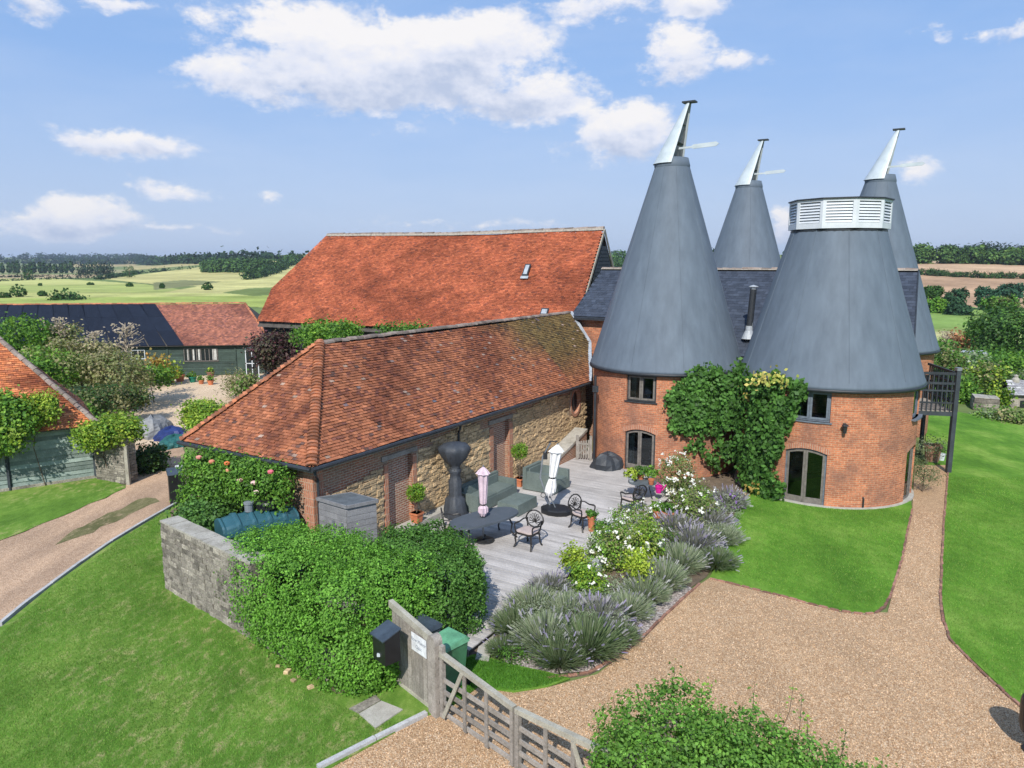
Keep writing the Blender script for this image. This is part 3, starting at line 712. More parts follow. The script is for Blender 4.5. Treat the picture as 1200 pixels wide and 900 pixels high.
def boards(root, A, B, z0, z1, bh, m, name='weatherboard', out=None, th=.03, skip=()):
    """horizontal lapped boards on the wall A-B, one object each, sharing one mesh"""
    A, B = Vector((A[0], A[1], 0)), Vector((B[0], B[1], 0)); d = B - A; L = d.length; ang = atan2(d.y, d.x)
    key = ('board', m, name)
    if key not in BLK:
        me = bpy.data.meshes.new(name)
        me.from_pydata([(0, -1, 0), (1, -1, 0), (1, 0, 0), (0, 0, 0), (0, -.35, 1.12), (1, -.35, 1.12), (1, 0, 1.12), (0, 0, 1.12)], [], [(0, 1, 5, 4), (3, 2, 1, 0), (4, 5, 6, 7), (1, 2, 6, 5), (0, 4, 7, 3)])
        me.materials.append(MATS[m]); me.update(); BLK[key] = me
    n = int(round((z1 - z0) / bh))
    for i in range(n):
        segs = [(0, 1)]
        for (u0, u1, za, zb) in skip:
            zc = z0 + (i + .5) * bh
            if za < zc < zb:
                ns = []
                for p, q in segs:
                    if u1 / L <= p or u0 / L >= q: ns.append((p, q)); continue
                    if u0 / L > p: ns.append((p, u0 / L))
                    if u1 / L < q: ns.append((u1 / L, q))
                segs = ns
        for p, q in segs:
            piece(BLK[key], name, root, A + d * p + Vector((0, 0, z0 + i * bh)), ang + RND.uniform(-.0005, .0005), ((q - p) * L, th * RND.uniform(.9, 1.15), bh))

# ================================================================== OAST TOWERS
def make_tower(label, cx, cy, rw, rc, ztop_, rtop, wins, doors, cowl=True, z0=-.1, eave=4.25):
    root = thing('oast_tower', label, 'oast tower', (cx, cy, 0), 'round brick oast towers')
    mapf = lambda u, z, d: (cx + (rw - d) * sin(u / rw), cy - (rw - d) * cos(u / rw), z)
    ops = []
    for w in wins + doors: ops.append(w['op'])
    mb = MB(); L = pi * rw; wallgrid(mb, mapf, -L, L, z0, eave, ops, du=.3, rev=.16); mb.build('wall', 'tower_brick', root)
    mb = MB(); mb.lathe((cx, cy, 2.55), [(0, 0), (rw - .1, 0)], 32); mb.build('upper_floor', 'interior', root)
    mb = MB(); mb.lathe((cx, cy, .0), [(0, 0.02), (rw - .1, 0.02)], 32); mb.build('ground_floor', 'interior', root)
    mb = MB(); mb.lathe((cx, cy, 0), [(rw - .3, 0.03), (rw - .3, eave)], 48); mb.build('plaster_lining', 'interior', root) if False else None
    for w in wins: window(root, mapf, w['op'], **w.get('kw', {}))
    for w in doors:
        o = w['op']; window(root, mapf, o, name='door', **w.get('kw', {}))
        if o[4]:   # arch of bricks on end
            mb = MB(); k = 10
            for i in range(k):
                a, b = o[0] - .1 + (o[1] - o[0] + .2) * i / k, o[0] - .1 + (o[1] - o[0] + .2) * (i + 1) / k
                zt = lambda u: ztop(o, min(max(u, o[0]), o[1]))
                f = lambda u, z, uu: (mapf(u, z, -.006), (uu, z))
                mb.face([mapf(a, zt(a) + .002, -.008), mapf(b, zt(b) + .002, -.008), mapf(b, zt(b) + .2, -.008), mapf(a, zt(a) + .2, -.008)], uv=[(a, .01), (b, .01), (b, .21), (a, .21)])
            mb.build('brick_arch', 'arch_brick', root)
    mb = MB(); H = ztop_; prof = [(rw - .05, eave - .06), (rc - .03, eave - .05), (rc + .02, eave - .01), (rc, eave + .07), (rc - .07, eave + .22)]
    r1, h1 = rc - .07, eave + .22
    for t in (.1, .22, .36, .5, .65, .8, .92, 1.0): prof.append((r1 + (rtop - r1) * t + .10 * (1 - t) * t * 0, h1 + (H - h1) * t))
    mb.lathe((cx, cy, 0), prof, 72); cone = mb.build('cone_roof', 'cone_slate', root, smooth=True)
    for k_ in range(7):   # raised seams of the cone covering
        a = -2.2 + k_ * .66 + (cx % 1) * .4; mb = MB(); pt = lambda r, z: (cx + (r + .002) * sin(a), cy - (r + .002) * cos(a), z)
        mb.tube([pt(r1, h1), pt((r1 + rtop) / 2, (h1 + H) / 2), pt(rtop, H)], .011, 5); mb.build('roof_seam', 'cone_slate', cone)
    mb = MB(); mb.lathe((cx, cy, 0), [(rc - .1, eave - .13), (rc + .035, eave - .13), (rc + .045, eave - .05), (rc + .02, eave - .015), (rc - .1, eave - .02)], 72); mb.build('eaves_trim', 'dark_trim', root, smooth=True)
    if cowl:
        cr = MB(); cr.lathe((cx, cy, 0), [(rtop + .03, H - .1), (rtop + .05, H - .02), (rtop - .03, H + .28), (rtop - .08, H + .28)], 32); cr.build('curb_ring', 'cone_slate', root, smooth=True)
        d = Vector((.86, -.51, 0)).normalized(); a_d = atan2(d.y, d.x); R0 = rtop + .1; hh = 2.35; zb = H + .05
        def sec(t):   # t 0..1 up the hood
            r = R0 + (.13 - R0) * t; c = Vector((cx, cy, 0)) + d * (R0 - r) * .98; return r, c
        mb = MB(); op = radians(74); n = 20; m_ = 8
        for shell, off in ((0, 0), (1, -.025)):
            for i in range(m_):
                for j in range(n):
                    q = []
                    for (ii, jj) in ((i, j), (i, j + 1), (i + 1, j + 1), (i + 1, j)):
                        r, c = sec(ii / m_); a = a_d + op + (2 * pi - 2 * op) * jj / n; q.append((c.x + (r + off) * cos(a), c.y + (r + off) * sin(a), zb + hh * ii / m_ + (.0 if jj else 0)))
                    mb.face(q if shell == 0 else q[::-1])
        for sgn in (0, 1):   # rim faces of the opening
            for i in range(m_):
                a = a_d + op + (2 * pi - 2 * op) * sgn; q = []
                for ii, off in ((i, 0), (i, -.025), (i + 1, -.025), (i + 1, 0)):
                    r, c = sec(ii / m_); q.append((c.x + (r + off) * cos(a), c.y + (r + off) * sin(a), zb + hh * ii / m_))
                mb.face(q)
        hood = mb.build('cowl', 'white_metal', root)
        mb = MB()
        for t0, t1, inset in ((.0, .30, .72), (.36, .62, .62), (.66, .94, .5)):   # grey lining boards seen inside the opening
            for i in range(6):
                q = []
                for tt, ii in ((t0, i), (t0, i + 1), (t1, i + 1), (t1, i)):
                    r, c = sec(tt); w_ = r * sin(op) * .98; p = c + d * (r * cos(op) - .05 - .1 * (1 - inset)) + Vector((-d.y, d.x, 0)) * (w_ * (2 * ii / 6 - 1)); q.append((p.x, p.y, zb + hh * tt))
                mb.face(q)
        mb.build('lining_board', 'cowl_inside', hood)
        r, c = sec(1.0)
        mb = MB(); mb.box((c.x, c.y, zb + hh + .03), (.27, .17, .03), a_d); mb.build('cap_plate', 'dark_trim', hood)
        mb = MB(); p0 = Vector((cx, cy, 0)) + d * (R0 * .2); z_ = zb + .62; s = Vector((-d.y, d.x, 0)) * .02
        pts = [(0, -.05), (R0 * .8, -.05), (R0 * .8 + .08, -.085), (R0 * .8 + 1.0, -.075), (R0 * .8 + 1.12, .02), (R0 * .8 + 1.0, .1), (R0 * .8 + .08, .085), (R0 * .8, .03), (0, .03)]
        A = [p0 + d * x + s + Vector((0, 0, z_ + y + x * .03)) for x, y in pts]; B = [p - 2 * s for p in A]
        mb.face(A); mb.face(B[::-1])
        for i in range(len(A)): j = (i + 1) % len(A); mb.face([A[i], B[i], B[j], A[j]])
        mb.build('wind_vane_arm', 'white_metal', hood)
    else:
        hood = MB(); hood.lathe((cx, cy, 0), [(rtop + .02, H - .35), (rtop + .03, H - .02), (rtop - .1, H + .05)], 40); hood.build('curb_ring', 'dark_trim', root)
        N_ = 10; R1 = 1.74; zb, zt_ = H + .02, H + 1.06; acam = atan2(-cy, -cx); ph = acam + pi / N_
        V = [Vector((cx + R1 * cos(ph + 2 * pi * i / N_), cy + R1 * sin(ph + 2 * pi * i / N_), 0)) for i in range(N_)]
        top = MB(); top.V = []; top.face([v + Vector((0, 0, zt_ + .015)) for v in [Vector((cx, cy, 0)) + (q - Vector((cx, cy, 0))) * 1.03 for q in V]])
        ring = [Vector((cx, cy, 0)) + (q - Vector((cx, cy, 0))) * 1.03 for q in V]
        for i in range(N_):
            j = (i + 1) % N_; top.face([ring[i] + Vector((0, 0, zt_ - .03)), ring[j] + Vector((0, 0, zt_ - .03)), ring[j] + Vector((0, 0, zt_ + .015)), ring[i] + Vector((0, 0, zt_ + .015))])
        vent = top.build('vent_top', 'dark_trim', root)
        inner = MB(); inner.lathe((cx, cy, 0), [(R1 * .82, zb), (R1 * .82, zt_ - .03)], 20); inner.build('vent_core', 'cowl_inside', vent)
        for i in range(N_):
            a, b = V[i], V[(i + 1) % N_]; e = (b - a).normalized(); L_ = (b - a).length; nrm = Vector((e.y, -e.x, 0))
            if nrm.dot(a - Vector((cx, cy, 0))) < 0: nrm = -nrm
            fr = MB(); w = .11
            for (x0, x1, za, zc) in ((0, w, zb, zt_ - .03), (L_ - w, L_, zb, zt_ - .03), (w, L_ - w, zb, zb + .19), (w, L_ - w, zt_ - .12, zt_ - .03)):
                fr.obox(a + e * x0 - nrm * .04 + Vector((0, 0, za)), e * (x1 - x0), nrm * .04, Vector((0, 0, zc - za)))
            f = fr.build('louvre_panel', 'white_vent', root)
            za0 = zb + .2; za1 = zt_ - .13; ns = 7
            for k in range(ns):
                z_ = za0 + (za1 - za0) * k / ns; sl = MB(); hgt = (za1 - za0) / ns
                sl.obox(a + e * w - nrm * .012 + Vector((0, 0, z_)), e * (L_ - 2 * w), -nrm * .05 + Vector((0, 0, hgt * .8)), Vector((0, 0, .012)) - nrm * .002)
                sl.build('slat', 'white_vent', f)
        mb = MB(); mb.lathe((cx, cy, zt_), [(.0, .1), (.12, .1), (.14, .02)], 12); mb.build('top_cap', 'lead', root)
    return root, mapf
rad = radians
RA = 3.05; RB = 3.13
uA = lambda deg: RA * rad(deg); uB = lambda deg: RB * rad(deg)
def win(uc, w, z0, z1, rise=0, **kw): return dict(op=(uc - w / 2, uc + w / 2, z0, z1, rise), kw=kw)
TA, mapA = make_tower('left oast tower with tall slate cone, white cowl and arched door onto the deck', 6.6, 31.3, RA, 3.2, 12.45, .68,
    [win(uA(-29.5), 1.25, 3.05, 4.12, 0, curtain=[0])], [win(uA(-29.5), 1.3, .2, 1.92, .17, sill=None, curtain=[0], kick=.12)])
TB, mapB = make_tower('front oast tower with cut-off cone and white louvred vent on top', 12.06, 27.7, RB, 3.28, 9.68, 1.62,
    [win(uB(-33), 1.38, 3.05, 4.14, 0, sash='sash_blue', sill='sash_blue', frame='sash_blue', curtain=[0]), win(uB(52), 1.2, 3.05, 4.12, 0, sash='sash_blue', sill='sash_blue', frame='sash_blue', sill_out=.14)],
    [win(uB(-33.5), 1.42, .02, 2.06, .16, frame='sash_blue', sill='grey_wood', kick=.12, sill_out=.1), win(uB(50), 1.3, .02, 2.02, .16, sill='grey_wood')], cowl=False)
TC, mapC = make_tower('rear oast tower seen between the two front cones, white cowl on top', 13.1, 41.8, RA, 3.2, 12.65, .68, [], [])
TD, mapD = make_tower('right rear oast tower behind the louvred one, cowl vane pointing right', 18.5, 38.0, RA, 3.25, 12.55, .68, [], [])
# blue things on the sill inside the windows are part of the rooms: small bowls on the sills
for mp, uc, T in ((mapA, uA(-24), TA), (mapB, uB(-29), TB)):
    p = mp(uc, 3.12, .2); mb = MB(); mb.lathe(p, [(0, 0), (.07, 0), (.1, .09), (.09, .09), (.06, .02), (0, .02)], 12)
    o = mb.build('bowl', 'blue_plastic', org=p); tag(o, 'blue bowl on the window sill of the ' + ('left' if T is TA else 'front') + ' oast tower', 'bowl')
# wall lamp and outlet pipe on the front tower
p = Vector(mapB(uB(-12), 2.95, 0)); o_ = Vector(mapB(uB(-12), 2.95, -.16)) - p
root = thing('wall_lamp', 'small dark wall lamp on the brick of the front oast tower', 'wall lamp', p)
mb = MB(); mb.bar(p + Vector((0, 0, -.12)), p + Vector((0, 0, .12)), .09, .05, up=(0, 1, 0)); mb.tube([p, p + o_ * .6 + Vector((0, 0, .05)), p + o_], .016, 6); mb.build('bracket', 'iron', root)
mb = MB(); mb.lathe(p + o_, [(.02, .14), (.11, .08), (.12, .06), (.08, .05), (.055, -.2), (.0, -.22)], 10); mb.build('lantern', 'iron', root)
p = Vector(mapB(uB(3), .1, -.05)); mb = MB(); mb.tube([p, p + Vector((0, 0, .3)), p + Vector((.0, .1, .36))], .03, 8)
tag(mb.build('outlet_pipe', 'iron', org=p), 'short black outlet pipe at the foot of the front oast tower', 'pipe')
mb = MB(); mb.lathe((12.06, 27.7, 0), [(RB - .1, .035), (RB - .1, .07), (RB + .09, .07), (RB + .10, .0)], 64); o = mb.build('plinth', 'concrete', TB)

# ================================================================== SLATE ROOFED HOUSE between the towers
RG = 8.17
HX = Vector((.835, -.55, 0)).normalized(); HN = Vector((-HX.y, HX.x, 0)); HN = -HN if HN.y > 0 else HN   # HN points to the camera side
HR = Vector((4.84, 39.8, 8.2))
def hs(s, n, z): return HR + HX * s + HN * n + Vector((0, 0, z - HR.z))
def build_house():
    root = thing('slate_roofed_house', 'brick house with dark slate roof joining the four oast towers', 'house', hs(8, 0, 0))
    SL = [((.045, .057, .082), 5), ((.052, .065, .092), 4), ((.038, .049, .072), 3)]
    L = 14.9; run = 5.35; drop = run * .66
    U = (-HN * 1 + Vector((0, 0, .66))).normalized(); slope = sqrt(run ** 2 + drop ** 2)
    lft = lambda s: 0.0; 
    short = lambda s: 0.0
    tiles('slates', root, hs(0, run, RG + .03 - drop), HX, U, slope - .02, .25, .2, lambda s: 0.02 if s > slope * .33 else 3.6, lambda s: L + .1 * run * (1 - s / slope), 'slate', SL, th=.012, seed=5, jz=.3)
    for sg in (1, -1):
        mb = MB(); a, b, c, d = hs(0, 0, RG), hs(L, 0, RG), hs(L + .1 * sg * run, sg * run, RG - drop), hs(0, sg * run, RG - drop)
        if sg == 1: d2, d3 = hs(3.5, run, RG - drop), hs(3.5, run * .67, RG - drop * .67); d4 = hs(0, run * .67, RG - drop * .67); mb.face([a, d4, d3, d2, c, b][::-1])
        else: mb.face([a, b, c, d])
        mb.build('roof', 'dark_trim', root)
    mb = MB()   # walls
    zw = RG - drop
    for sg in (1, -1):
        nn = sg * (run - .35) if sg == 1 else sg * (run - .35)
        a, b = hs(3.5 if sg == 1 else 0, nn, 0), hs(L - .15 + .1 * nn, nn, 0)
        mb.face([a, b, b + Vector((0, 0, zw + .1)), a + Vector((0, 0, zw + .1))], uv=[(0, 0), (L - .15, 0), (L - .15, zw + .1), (0, zw + .1)])
    for s_ in (L - .15, .15):
        k_ = .1 * (run - .35) * (s_ > 1); a, b, c = hs(s_ + k_, run - .35, 0), hs(s_ - k_, -run + .35, 0), hs(s_, 0, RG - .09); w = 2 * run - .7
        mb.face([a, b, b + Vector((0, 0, zw + .15)), c, a + Vector((0, 0, zw + .15))], uv=[(0, 0), (w, 0), (w, zw), (w / 2, 9), (0, zw)])
    a, b = hs(.15, run * .67 - .3, 0), hs(3.6, run * .67 - .3, 0); zz = RG - .04 - drop * .67
    mb.face([a, b, b + Vector((0, 0, zz)), a + Vector((0, 0, zz))], uv=[(0, 0), (3.5, 0), (3.5, zz), (0, zz)])
    mb.build('wall', 'tower_brick', root)
    ridge_pieces(root, hs(0, 0, RG + .01), hs(L, 0, RG + .01), .46, 'ridge_tile', r=.12)
    mb = MB(); mb.bar(hs(0, 0, RG + .02), hs(L, 0, RG + .02), .3, .04); mb.build('ridge_mortar', 'mortar', root)
    mb = MB(); mb.bar(hs(L + .02, .05, RG - .02), hs(L + .02 + .1 * run, run, RG - .02 - drop), .05, .14); mb.bar(hs(L + .02, -.05, RG - .02), hs(L + .02 - .1 * run, -run, RG - .02 - drop), .05, .14); mb.build('verge_board', 'dark_trim', root)
    mb = MB(); mb.bar(hs(-.05, run * .67 + .04, RG - .05 - drop * .67), hs(3.6, run * .67 + .04, RG - .05 - drop * .67), .1, .08); mb.build('gutter', 'gutter', root)
    # flue
    p = atY(877.5, 390, 31.0); q = atY(884.5, 337, 31.2); q = Vector((p.x + .1, p.y, q.z))
    f = MB(); f.tube([p - Vector((0, 0, .8)), p, q - Vector((0, 0, .06))], .135, 14); fl = f.build('flue_pipe', 'gutter', root, smooth=False)
    f = MB(); f.lathe(q, [(.13, -.06), (.13, 0), (.2, .03), (.2, .06), (.0, .12)], 14); f.build('flue_cap', 'lead', fl)
    f = MB(); f.lathe(p, [(.3, -.25), (.15, .1), (.145, .3)], 12); f.build('flue_flashing', 'lead', fl)
    f = MB(); f.tube([p + Vector((.09, -.1, .2)), p + Vector((.10, -.1, 1.0)), p + Vector((.12, -.1, 1.35))], .012, 6); f.build('flue_clip', 'white_metal', fl)
    # lead valley between the two front towers
    v = MB(); a, b = atY(866, 398, 32.6), atY(880, 398, 32.6); c, d = atY(878, 432, 30.4), atY(866, 432, 30.4); e = atY(872, 412, 31.2)
    v.face([a, b, c, d]); v.face([d, c, Vector((c.x, c.y, 3.9)), Vector((d.x, d.y, 3.9))]); v.build('lead_valley', 'lead', root)
build_house()

# ================================================================== STONE BARN in the foreground (hipped clay tile roof)
BW = 5.6; BL = 16.8; EZ = 3.2; RZ = 6.07; RIN = 3.1
def bs_(s, t, z=0.0): return C0 + D1 * s + DN * (-t) + Vector((0, 0, z))     # roof frame: s along, t inward from the front eave
def build_stone_barn():
    root = thing('stone_barn', 'long rubble stone barn with hipped orange clay tile roof beside deck', 'barn', bs_(8, 2.8, 0))
    half = BW / 2; U = (-DN * half + Vector((0, 0, RZ - EZ))).normalized(); S = sqrt(half ** 2 + (RZ - EZ) ** 2)
    def tint(x, s):
        k = sm(-.1, .6, nz(x * .9, s * .7, 2) + .4 * nz(x * 3.1, s * 3.7, 5))[:, None]; c = (1 - k) + k * np.array([.62, .58, .6])
        g = (sm(11.0, 15.0, x + .9 * nz(x * 1.2, s * 2, 3)) * sm(.8, 3.4, s + 1.2 * (x > 15)))[:, None]
        c = c * (1 - g) + g * np.array([.55, 1.0, .75]) * .9
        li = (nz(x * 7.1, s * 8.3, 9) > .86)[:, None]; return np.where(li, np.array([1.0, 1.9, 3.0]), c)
    vr = lambda s: 16.55 + (5.6 * s / S if s < S / 2 else 2.8 + 1.2 * (s / S - .5))
    sag = lambda x, s: -.07 * np.sin(np.clip((x - RIN) / (BL - RIN), 0, 1) * pi) * (s / S) + .02 * nz(x * 1.1, s * 1.5, 4)
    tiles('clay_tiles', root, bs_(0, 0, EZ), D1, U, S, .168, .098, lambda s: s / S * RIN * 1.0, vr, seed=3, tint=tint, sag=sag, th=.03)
    U2 = (D1 * RIN + Vector((0, 0, RZ - EZ))).normalized(); S2 = sqrt(RIN ** 2 + (RZ - EZ) ** 2)
    tiles('hip_end_tiles', root, bs_(0, BW, EZ), DN, U2, S2, .168, .098, lambda s: half * s / S2, lambda s: BW - half * s / S2, seed=8, tint=tint, th=.03)
    mb = MB(); e = -.02; Z = Vector((0, 0, e))
    P = dict(a=bs_(0, 0, EZ), b=bs_(16.5, 0, EZ), c=bs_(20, BW, EZ), d=bs_(0, BW, EZ), r0=bs_(RIN, half, RZ), r1=bs_(19.9, half, RZ), m=bs_(19.3, half / 2, (EZ + RZ) / 2)); P = {k: v + Z for k, v in P.items()}
    mb.face([P['d'], P['r0'], P['r1'], P['c']]); mb.face([P['a'] + Z * 2, P['b'] + Z * 2, P['m'] + Z * 4, P['r1'] + Z * 6, P['r0'] + Z * 6]); mb.face([P['d'] + Z * 2, P['a'] + Z * 2, P['r0'] + Z * 6])
    mb.build('roof', 'interior', root)
    ridge_pieces(root, bs_(RIN - .1, half, RZ - .02), bs_(19.9, half, RZ - .02), .33, 'ridge_tile', r=.12, drop=-.03)
    # bonnet tiles down the hips
    for (a, b) in ((bs_(.02, .02, EZ + .03), bs_(RIN, half, RZ)), (bs_(.02, BW - .02, EZ + .03), bs_(RIN, half, RZ))):
        d = b - a; k = int(d.length / .125); key = ('bonnet',)
        if key not in BLK:
            n = 7; vs = []; fs = []
            for x, r, h in ((0, .17, .10), (.24, .10, .03)):
                for j in range(n + 1):
                    t = pi * j / n; vs.append((x, cos(t) * r, sin(t) * h + (.015 if x == 0 else -.01)))
            for j in range(n + 1): t = pi * j / n; vs.append((0.0, cos(t) * .15, sin(t) * .075 - .01))
            for j in range(n): fs += [(j, j + n + 1, j + n + 2, j + 1), (j, j + 1, j + 2 * n + 3, j + 2 * n + 2)]
            me = bpy.data.meshes.new('bonnet_tile'); me.from_pydata(vs, [], fs); me.materials.append(MATS['bonnet']); me.update(); BLK[key] = me
        rot = d.to_track_quat('X', 'Z').to_euler()
        for i in range(k): piece(BLK[key], 'bonnet_tile', root, a + d * (i / k), rot=(rot[0] + RND.uniform(-.1, .1), rot[1] + RND.uniform(-.05, .05), rot[2] + RND.uniform(-.05, .05)))
    # walls: brick base wall with two recessed brick doorways and an oval opening
    mapf = lambda u, z, d: st(u, -d, z)
    ops = [(2.95, 4.12, .1, 2.62, .0), (8.75, 9.85, .1, 2.66, .0), (14.93, 15.75, 1.88, 2.92, 0.0)]
    mb = MB(); wallgrid(mb, mapf, 0, 16.4, -.1, 3.25, ops, rev=.16)
    left = lambda u, z, d: K + DN * (-u) + D1 * d + Vector((0, 0, z))
    wallgrid(mb, lambda u, z, d: left(u, z, d), 0, 5.1, -.1, 3.2, [])
    for f in mb.F[-0:]: pass
    wall = mb.build('wall', 'barn_brick', root)
    for q_ in ops[:2]:
        mb = MB(); ubox(mb, mapf, q_[0], q_[1], q_[2] - .1, q_[3], .155, .2); o = mb.build('blocked_doorway', 'recess_brick', root)
        me = o.data; uvl = me.uv_layers.new(name='UVMap'); og = ORG[root.name]
        for lp in me.loops:
            v = me.vertices[lp.vertex_index].co + og; uvl.data[lp.index].uv = ((v - K).dot(D1), v.z)
    # rubble facing stones, one object each; those past the first 300 joined
    blocks = [unit_block('stone', 'rubble', v) for v in range(1, 9)]; rr = random.Random(4); cnt = 0
    rest = MB(); z = .05
    def blocked(u0, u1, z0, z1):
        for o in ops:
            m_ = .16 if o is not ops[2] else .1
            if u1 > o[0] - m_ and u0 < o[1] + m_ and z1 > o[2] - .05 and z0 < o[3] + .12: return True
        if u0 < .42: return True
        return (z0 + z1) / 2 > 2.62 - .75 * max(0, (2.7 - u0) / 2.7) * (u0 < 2.8) + .1 * sin(u0 * 2.1) + (.25 if 5 < u0 < 7.8 else 0) + (.3 if u0 > 10.3 else 0)
    items = []
    while z < 3.1:
        h = rr.uniform(.06, .125); u = rr.uniform(-.1, .2)
        while u < 16.3:
            w = rr.uniform(.09, .32)
            if not blocked(u, u + w, z, z + h): items.append((u + w / 2, z + rr.uniform(-.012, .012), w, h * rr.uniform(.8, 1.08)))
            u += w
        z += h
    items.sort(key=lambda q: (not 4 < q[0] < 15.9, -q[2] * q[3] * (1.0 if q[0] < 9 else .6)))
    ang = atan2(D1.y, D1.x)
    for (u, z, w, h) in items:
        dpt = rr.uniform(.03, .085); rot = Matrix.Rotation(ang, 3, 'Z') @ Matrix.Rotation(pi / 2, 3, 'X')
        if cnt < 300:
            o = piece(blocks[rr.randrange(8)], 'stone', root, st(u, -.01, z + h / 2), scale=(w * .97, h * .95, dpt), rot=(rot @ Matrix.Rotation(rr.uniform(-.12, .12), 3, 'Z')).to_euler()); cnt += 1
        else:
            me = blocks[rr.randrange(8)]; k = len(rest.V); tr = Matrix.Translation(st(u, -.01, z + h / 2)) @ rot.to_4x4() @ Matrix.Diagonal((w * .97, h * .95, dpt, 1))
            rest.V += [tuple(tr @ v.co) for v in me.vertices]
            for p in me.polygons: rest.F.append(tuple(k + i for i in p.vertices)); rest.C.append(None); rest.U.append(None)
    if rest.F: rest.build('small_stones', 'rubble', root)['kind'] = 'stuff'
    mb = MB()   # mortar bed behind the stones
    for (u0, u1, z0, z1) in ((.45, 2.75, 0, 1.85), (4.32, 8.5, 0, 2.55), (10.05, 14.8, 0, 2.75), (15.85, 16.4, 0, 2.75), (14.8, 15.85, 0, 1.75)): ubox(mb, mapf, u0, u1, z0, z1, -.018, .0)
    mb.build('mortar_bed', 'rubble_bed', root)
    for (u0, u1) in ((2.78, 2.95), (4.12, 4.3), (8.5, 8.75), (9.85, 10.1)):
        mb = MB(); a, b = (u0, .05), (u1, 2.45)
        mb.face([mapf(u0, .05, -.045), mapf(u1, .05, -.045), mapf(u1, 2.5, -.045), mapf(u0, 2.5, -.045)], uv=[(u0, 0), (u1, 0), (u1, 2.45), (u0, 2.45)])
        for uu in (u0, u1): mb.face([mapf(uu, .05, -.045), mapf(uu, .05, .02), mapf(uu, 2.5, .02), mapf(uu, 2.5, -.045)], uv=[(0, 0), (.06, 0), (.06, 2.45), (0, 2.45)])
        mb.build('brick_jamb', 'arch_brick', root)
    for (u0, u1, z_) in ((2.7, 4.35, 2.60), (8.45, 10.1, 2.64)):
        mb = MB(); ubox(mb, mapf, u0, u1, z_, z_ + .15, -.05, .12); mb.build('timber_lintel', 'grey_wood', root)
    # oval opening with brick surround and dark glass
    cu, cz, ra, rb = 15.34, 2.4, .40, .52; mb = MB(); n = 24; ring = MB()
    for i in range(n):
        a, b = 2 * pi * i / n, 2 * pi * (i + 1) / n; q = lambda t, k, d: mapf(cu + ra * k * cos(t), cz + rb * k * sin(t), d)
        ring.face([q(a, 1, -.08), q(b, 1, -.08), q(b, 1.28, -.08), q(a, 1.28, -.08)], uv=[(a * .45, 0), (b * .45, 0), (b * .45, .15), (a * .45, .15)])
        ring.face([q(a, 1, -.08), q(b, 1, -.08), q(b, 1, .12), q(a, 1, .12)], uv=[(a * .45, 0), (b * .45, 0), (b * .45, .2), (a * .45, .2)]); ring.face([q(a, 1.28, -.08), q(b, 1.28, -.08), q(b, 1.28, .05), q(a, 1.28, .05)], uv=[(0, 0)] * 4)
    w = ring.build('oval_window', 'arch_brick', root); mb.face([q(2 * pi * i / n, 1.0, .08) for i in range(n)]); mb.build('pane', 'dark_glass', w)
    mb = MB(); ubox(mb, mapf, cu - .02, cu + .02, cz - rb, cz + rb, .03, .07); mb.build('glazing_bar', 'sash', w)
    # corner pier in newer brick
    mb = MB(); wallgrid(mb, lambda u, z, d: st(u, -d + .03, z), -.035, .34, -.05, 3.12, []); wallgrid(mb, lambda u, z, d: left(u, z, d - .03), -.03, .34, -.05, 3.12, [])
    mb.build('brick_pier', 'arch_brick', root)
    # gutters and downpipes
    g0, g1 = bs_(-.05, -.03, EZ - .05), bs_(BL - .4, -.03, EZ - .05)
    mb = MB(); mb.tube([g0 + (g1 - g0) * (i / 12) + DN * .03 for i in range(13)], .06, 8); g = mb.build('gutter', 'gutter', root)
    mb = MB(); a, b = bs_(-.06, -.03, EZ - .05), bs_(-.06, BW + .05, EZ - .05); mb.tube([a, (a + b) / 2, b], .06, 8); mb.build('gutter', 'gutter', root)
    mb = MB(); mb.obox(bs_(0, .02, EZ - .16), D1 * (BL - .3), -DN * .3, Vector((0, 0, .12))); mb.obox(bs_(.02, .0, EZ - .16), -DN * BW, D1 * .3, Vector((0, 0, .12))); mb.build('soffit', 'grey_wood', root)
    for (s_, zt, zb_) in ((-.0, 3.1, .1), (6.5, 3.1, .2)):
        a = bs_(s_ + .1, -.02, zt); c = st(s_ if s_ > 1 else .08, .1, zt - .35); mb = MB(); mb.tube([a, a + Vector((0, 0, -.12)), c, Vector((c.x, c.y, zb_))], .04, 8); mb.build('downpipe', 'gutter', root)
    mb = MB()   # abutment flashing at the far end
    mb.bar(bs_(19.9, half - .05, RZ + .02), bs_(19.35, half / 2, (EZ + RZ) / 2 + .05), .2, .03, up=(0, 0, 1)); mb.build('lead_flashing', 'lead', root)
    mb = MB(); mb.bar(bs_(19.3, half / 2, (EZ + RZ) / 2 + .05), bs_(16.55, 0, EZ + .05), .2, .03, up=(0, 0, 1)); mb.build('lead_flashing', 'lead', root)
    mb = MB(); a, b = bs_(.35, BW - .35, 0), bs_(19.6, BW - .35, 0); zz = Vector((0, 0, EZ - .05)); mb.face([a, b, b + zz, a + zz], uv=[(0, 0), (19, 0), (19, 3), (0, 3)]); c = bs_(18.6, .8, 0); c2 = Vector((0, 0, EZ + .6)); mb.face([b, c, c + c2, b + zz], uv=[(0, 0), (4.5, 0), (4.5, 3), (0, 3)]); mb.build('rear_wall', 'barn_brick', root)
    mb = MB(); mb.obox(st(3.2, .02, .0), D1 * 3.0, DN * .42, Vector((0, 0, .42))); mb.build('stone_ledge', 'concrete', root)
build_stone_barn()
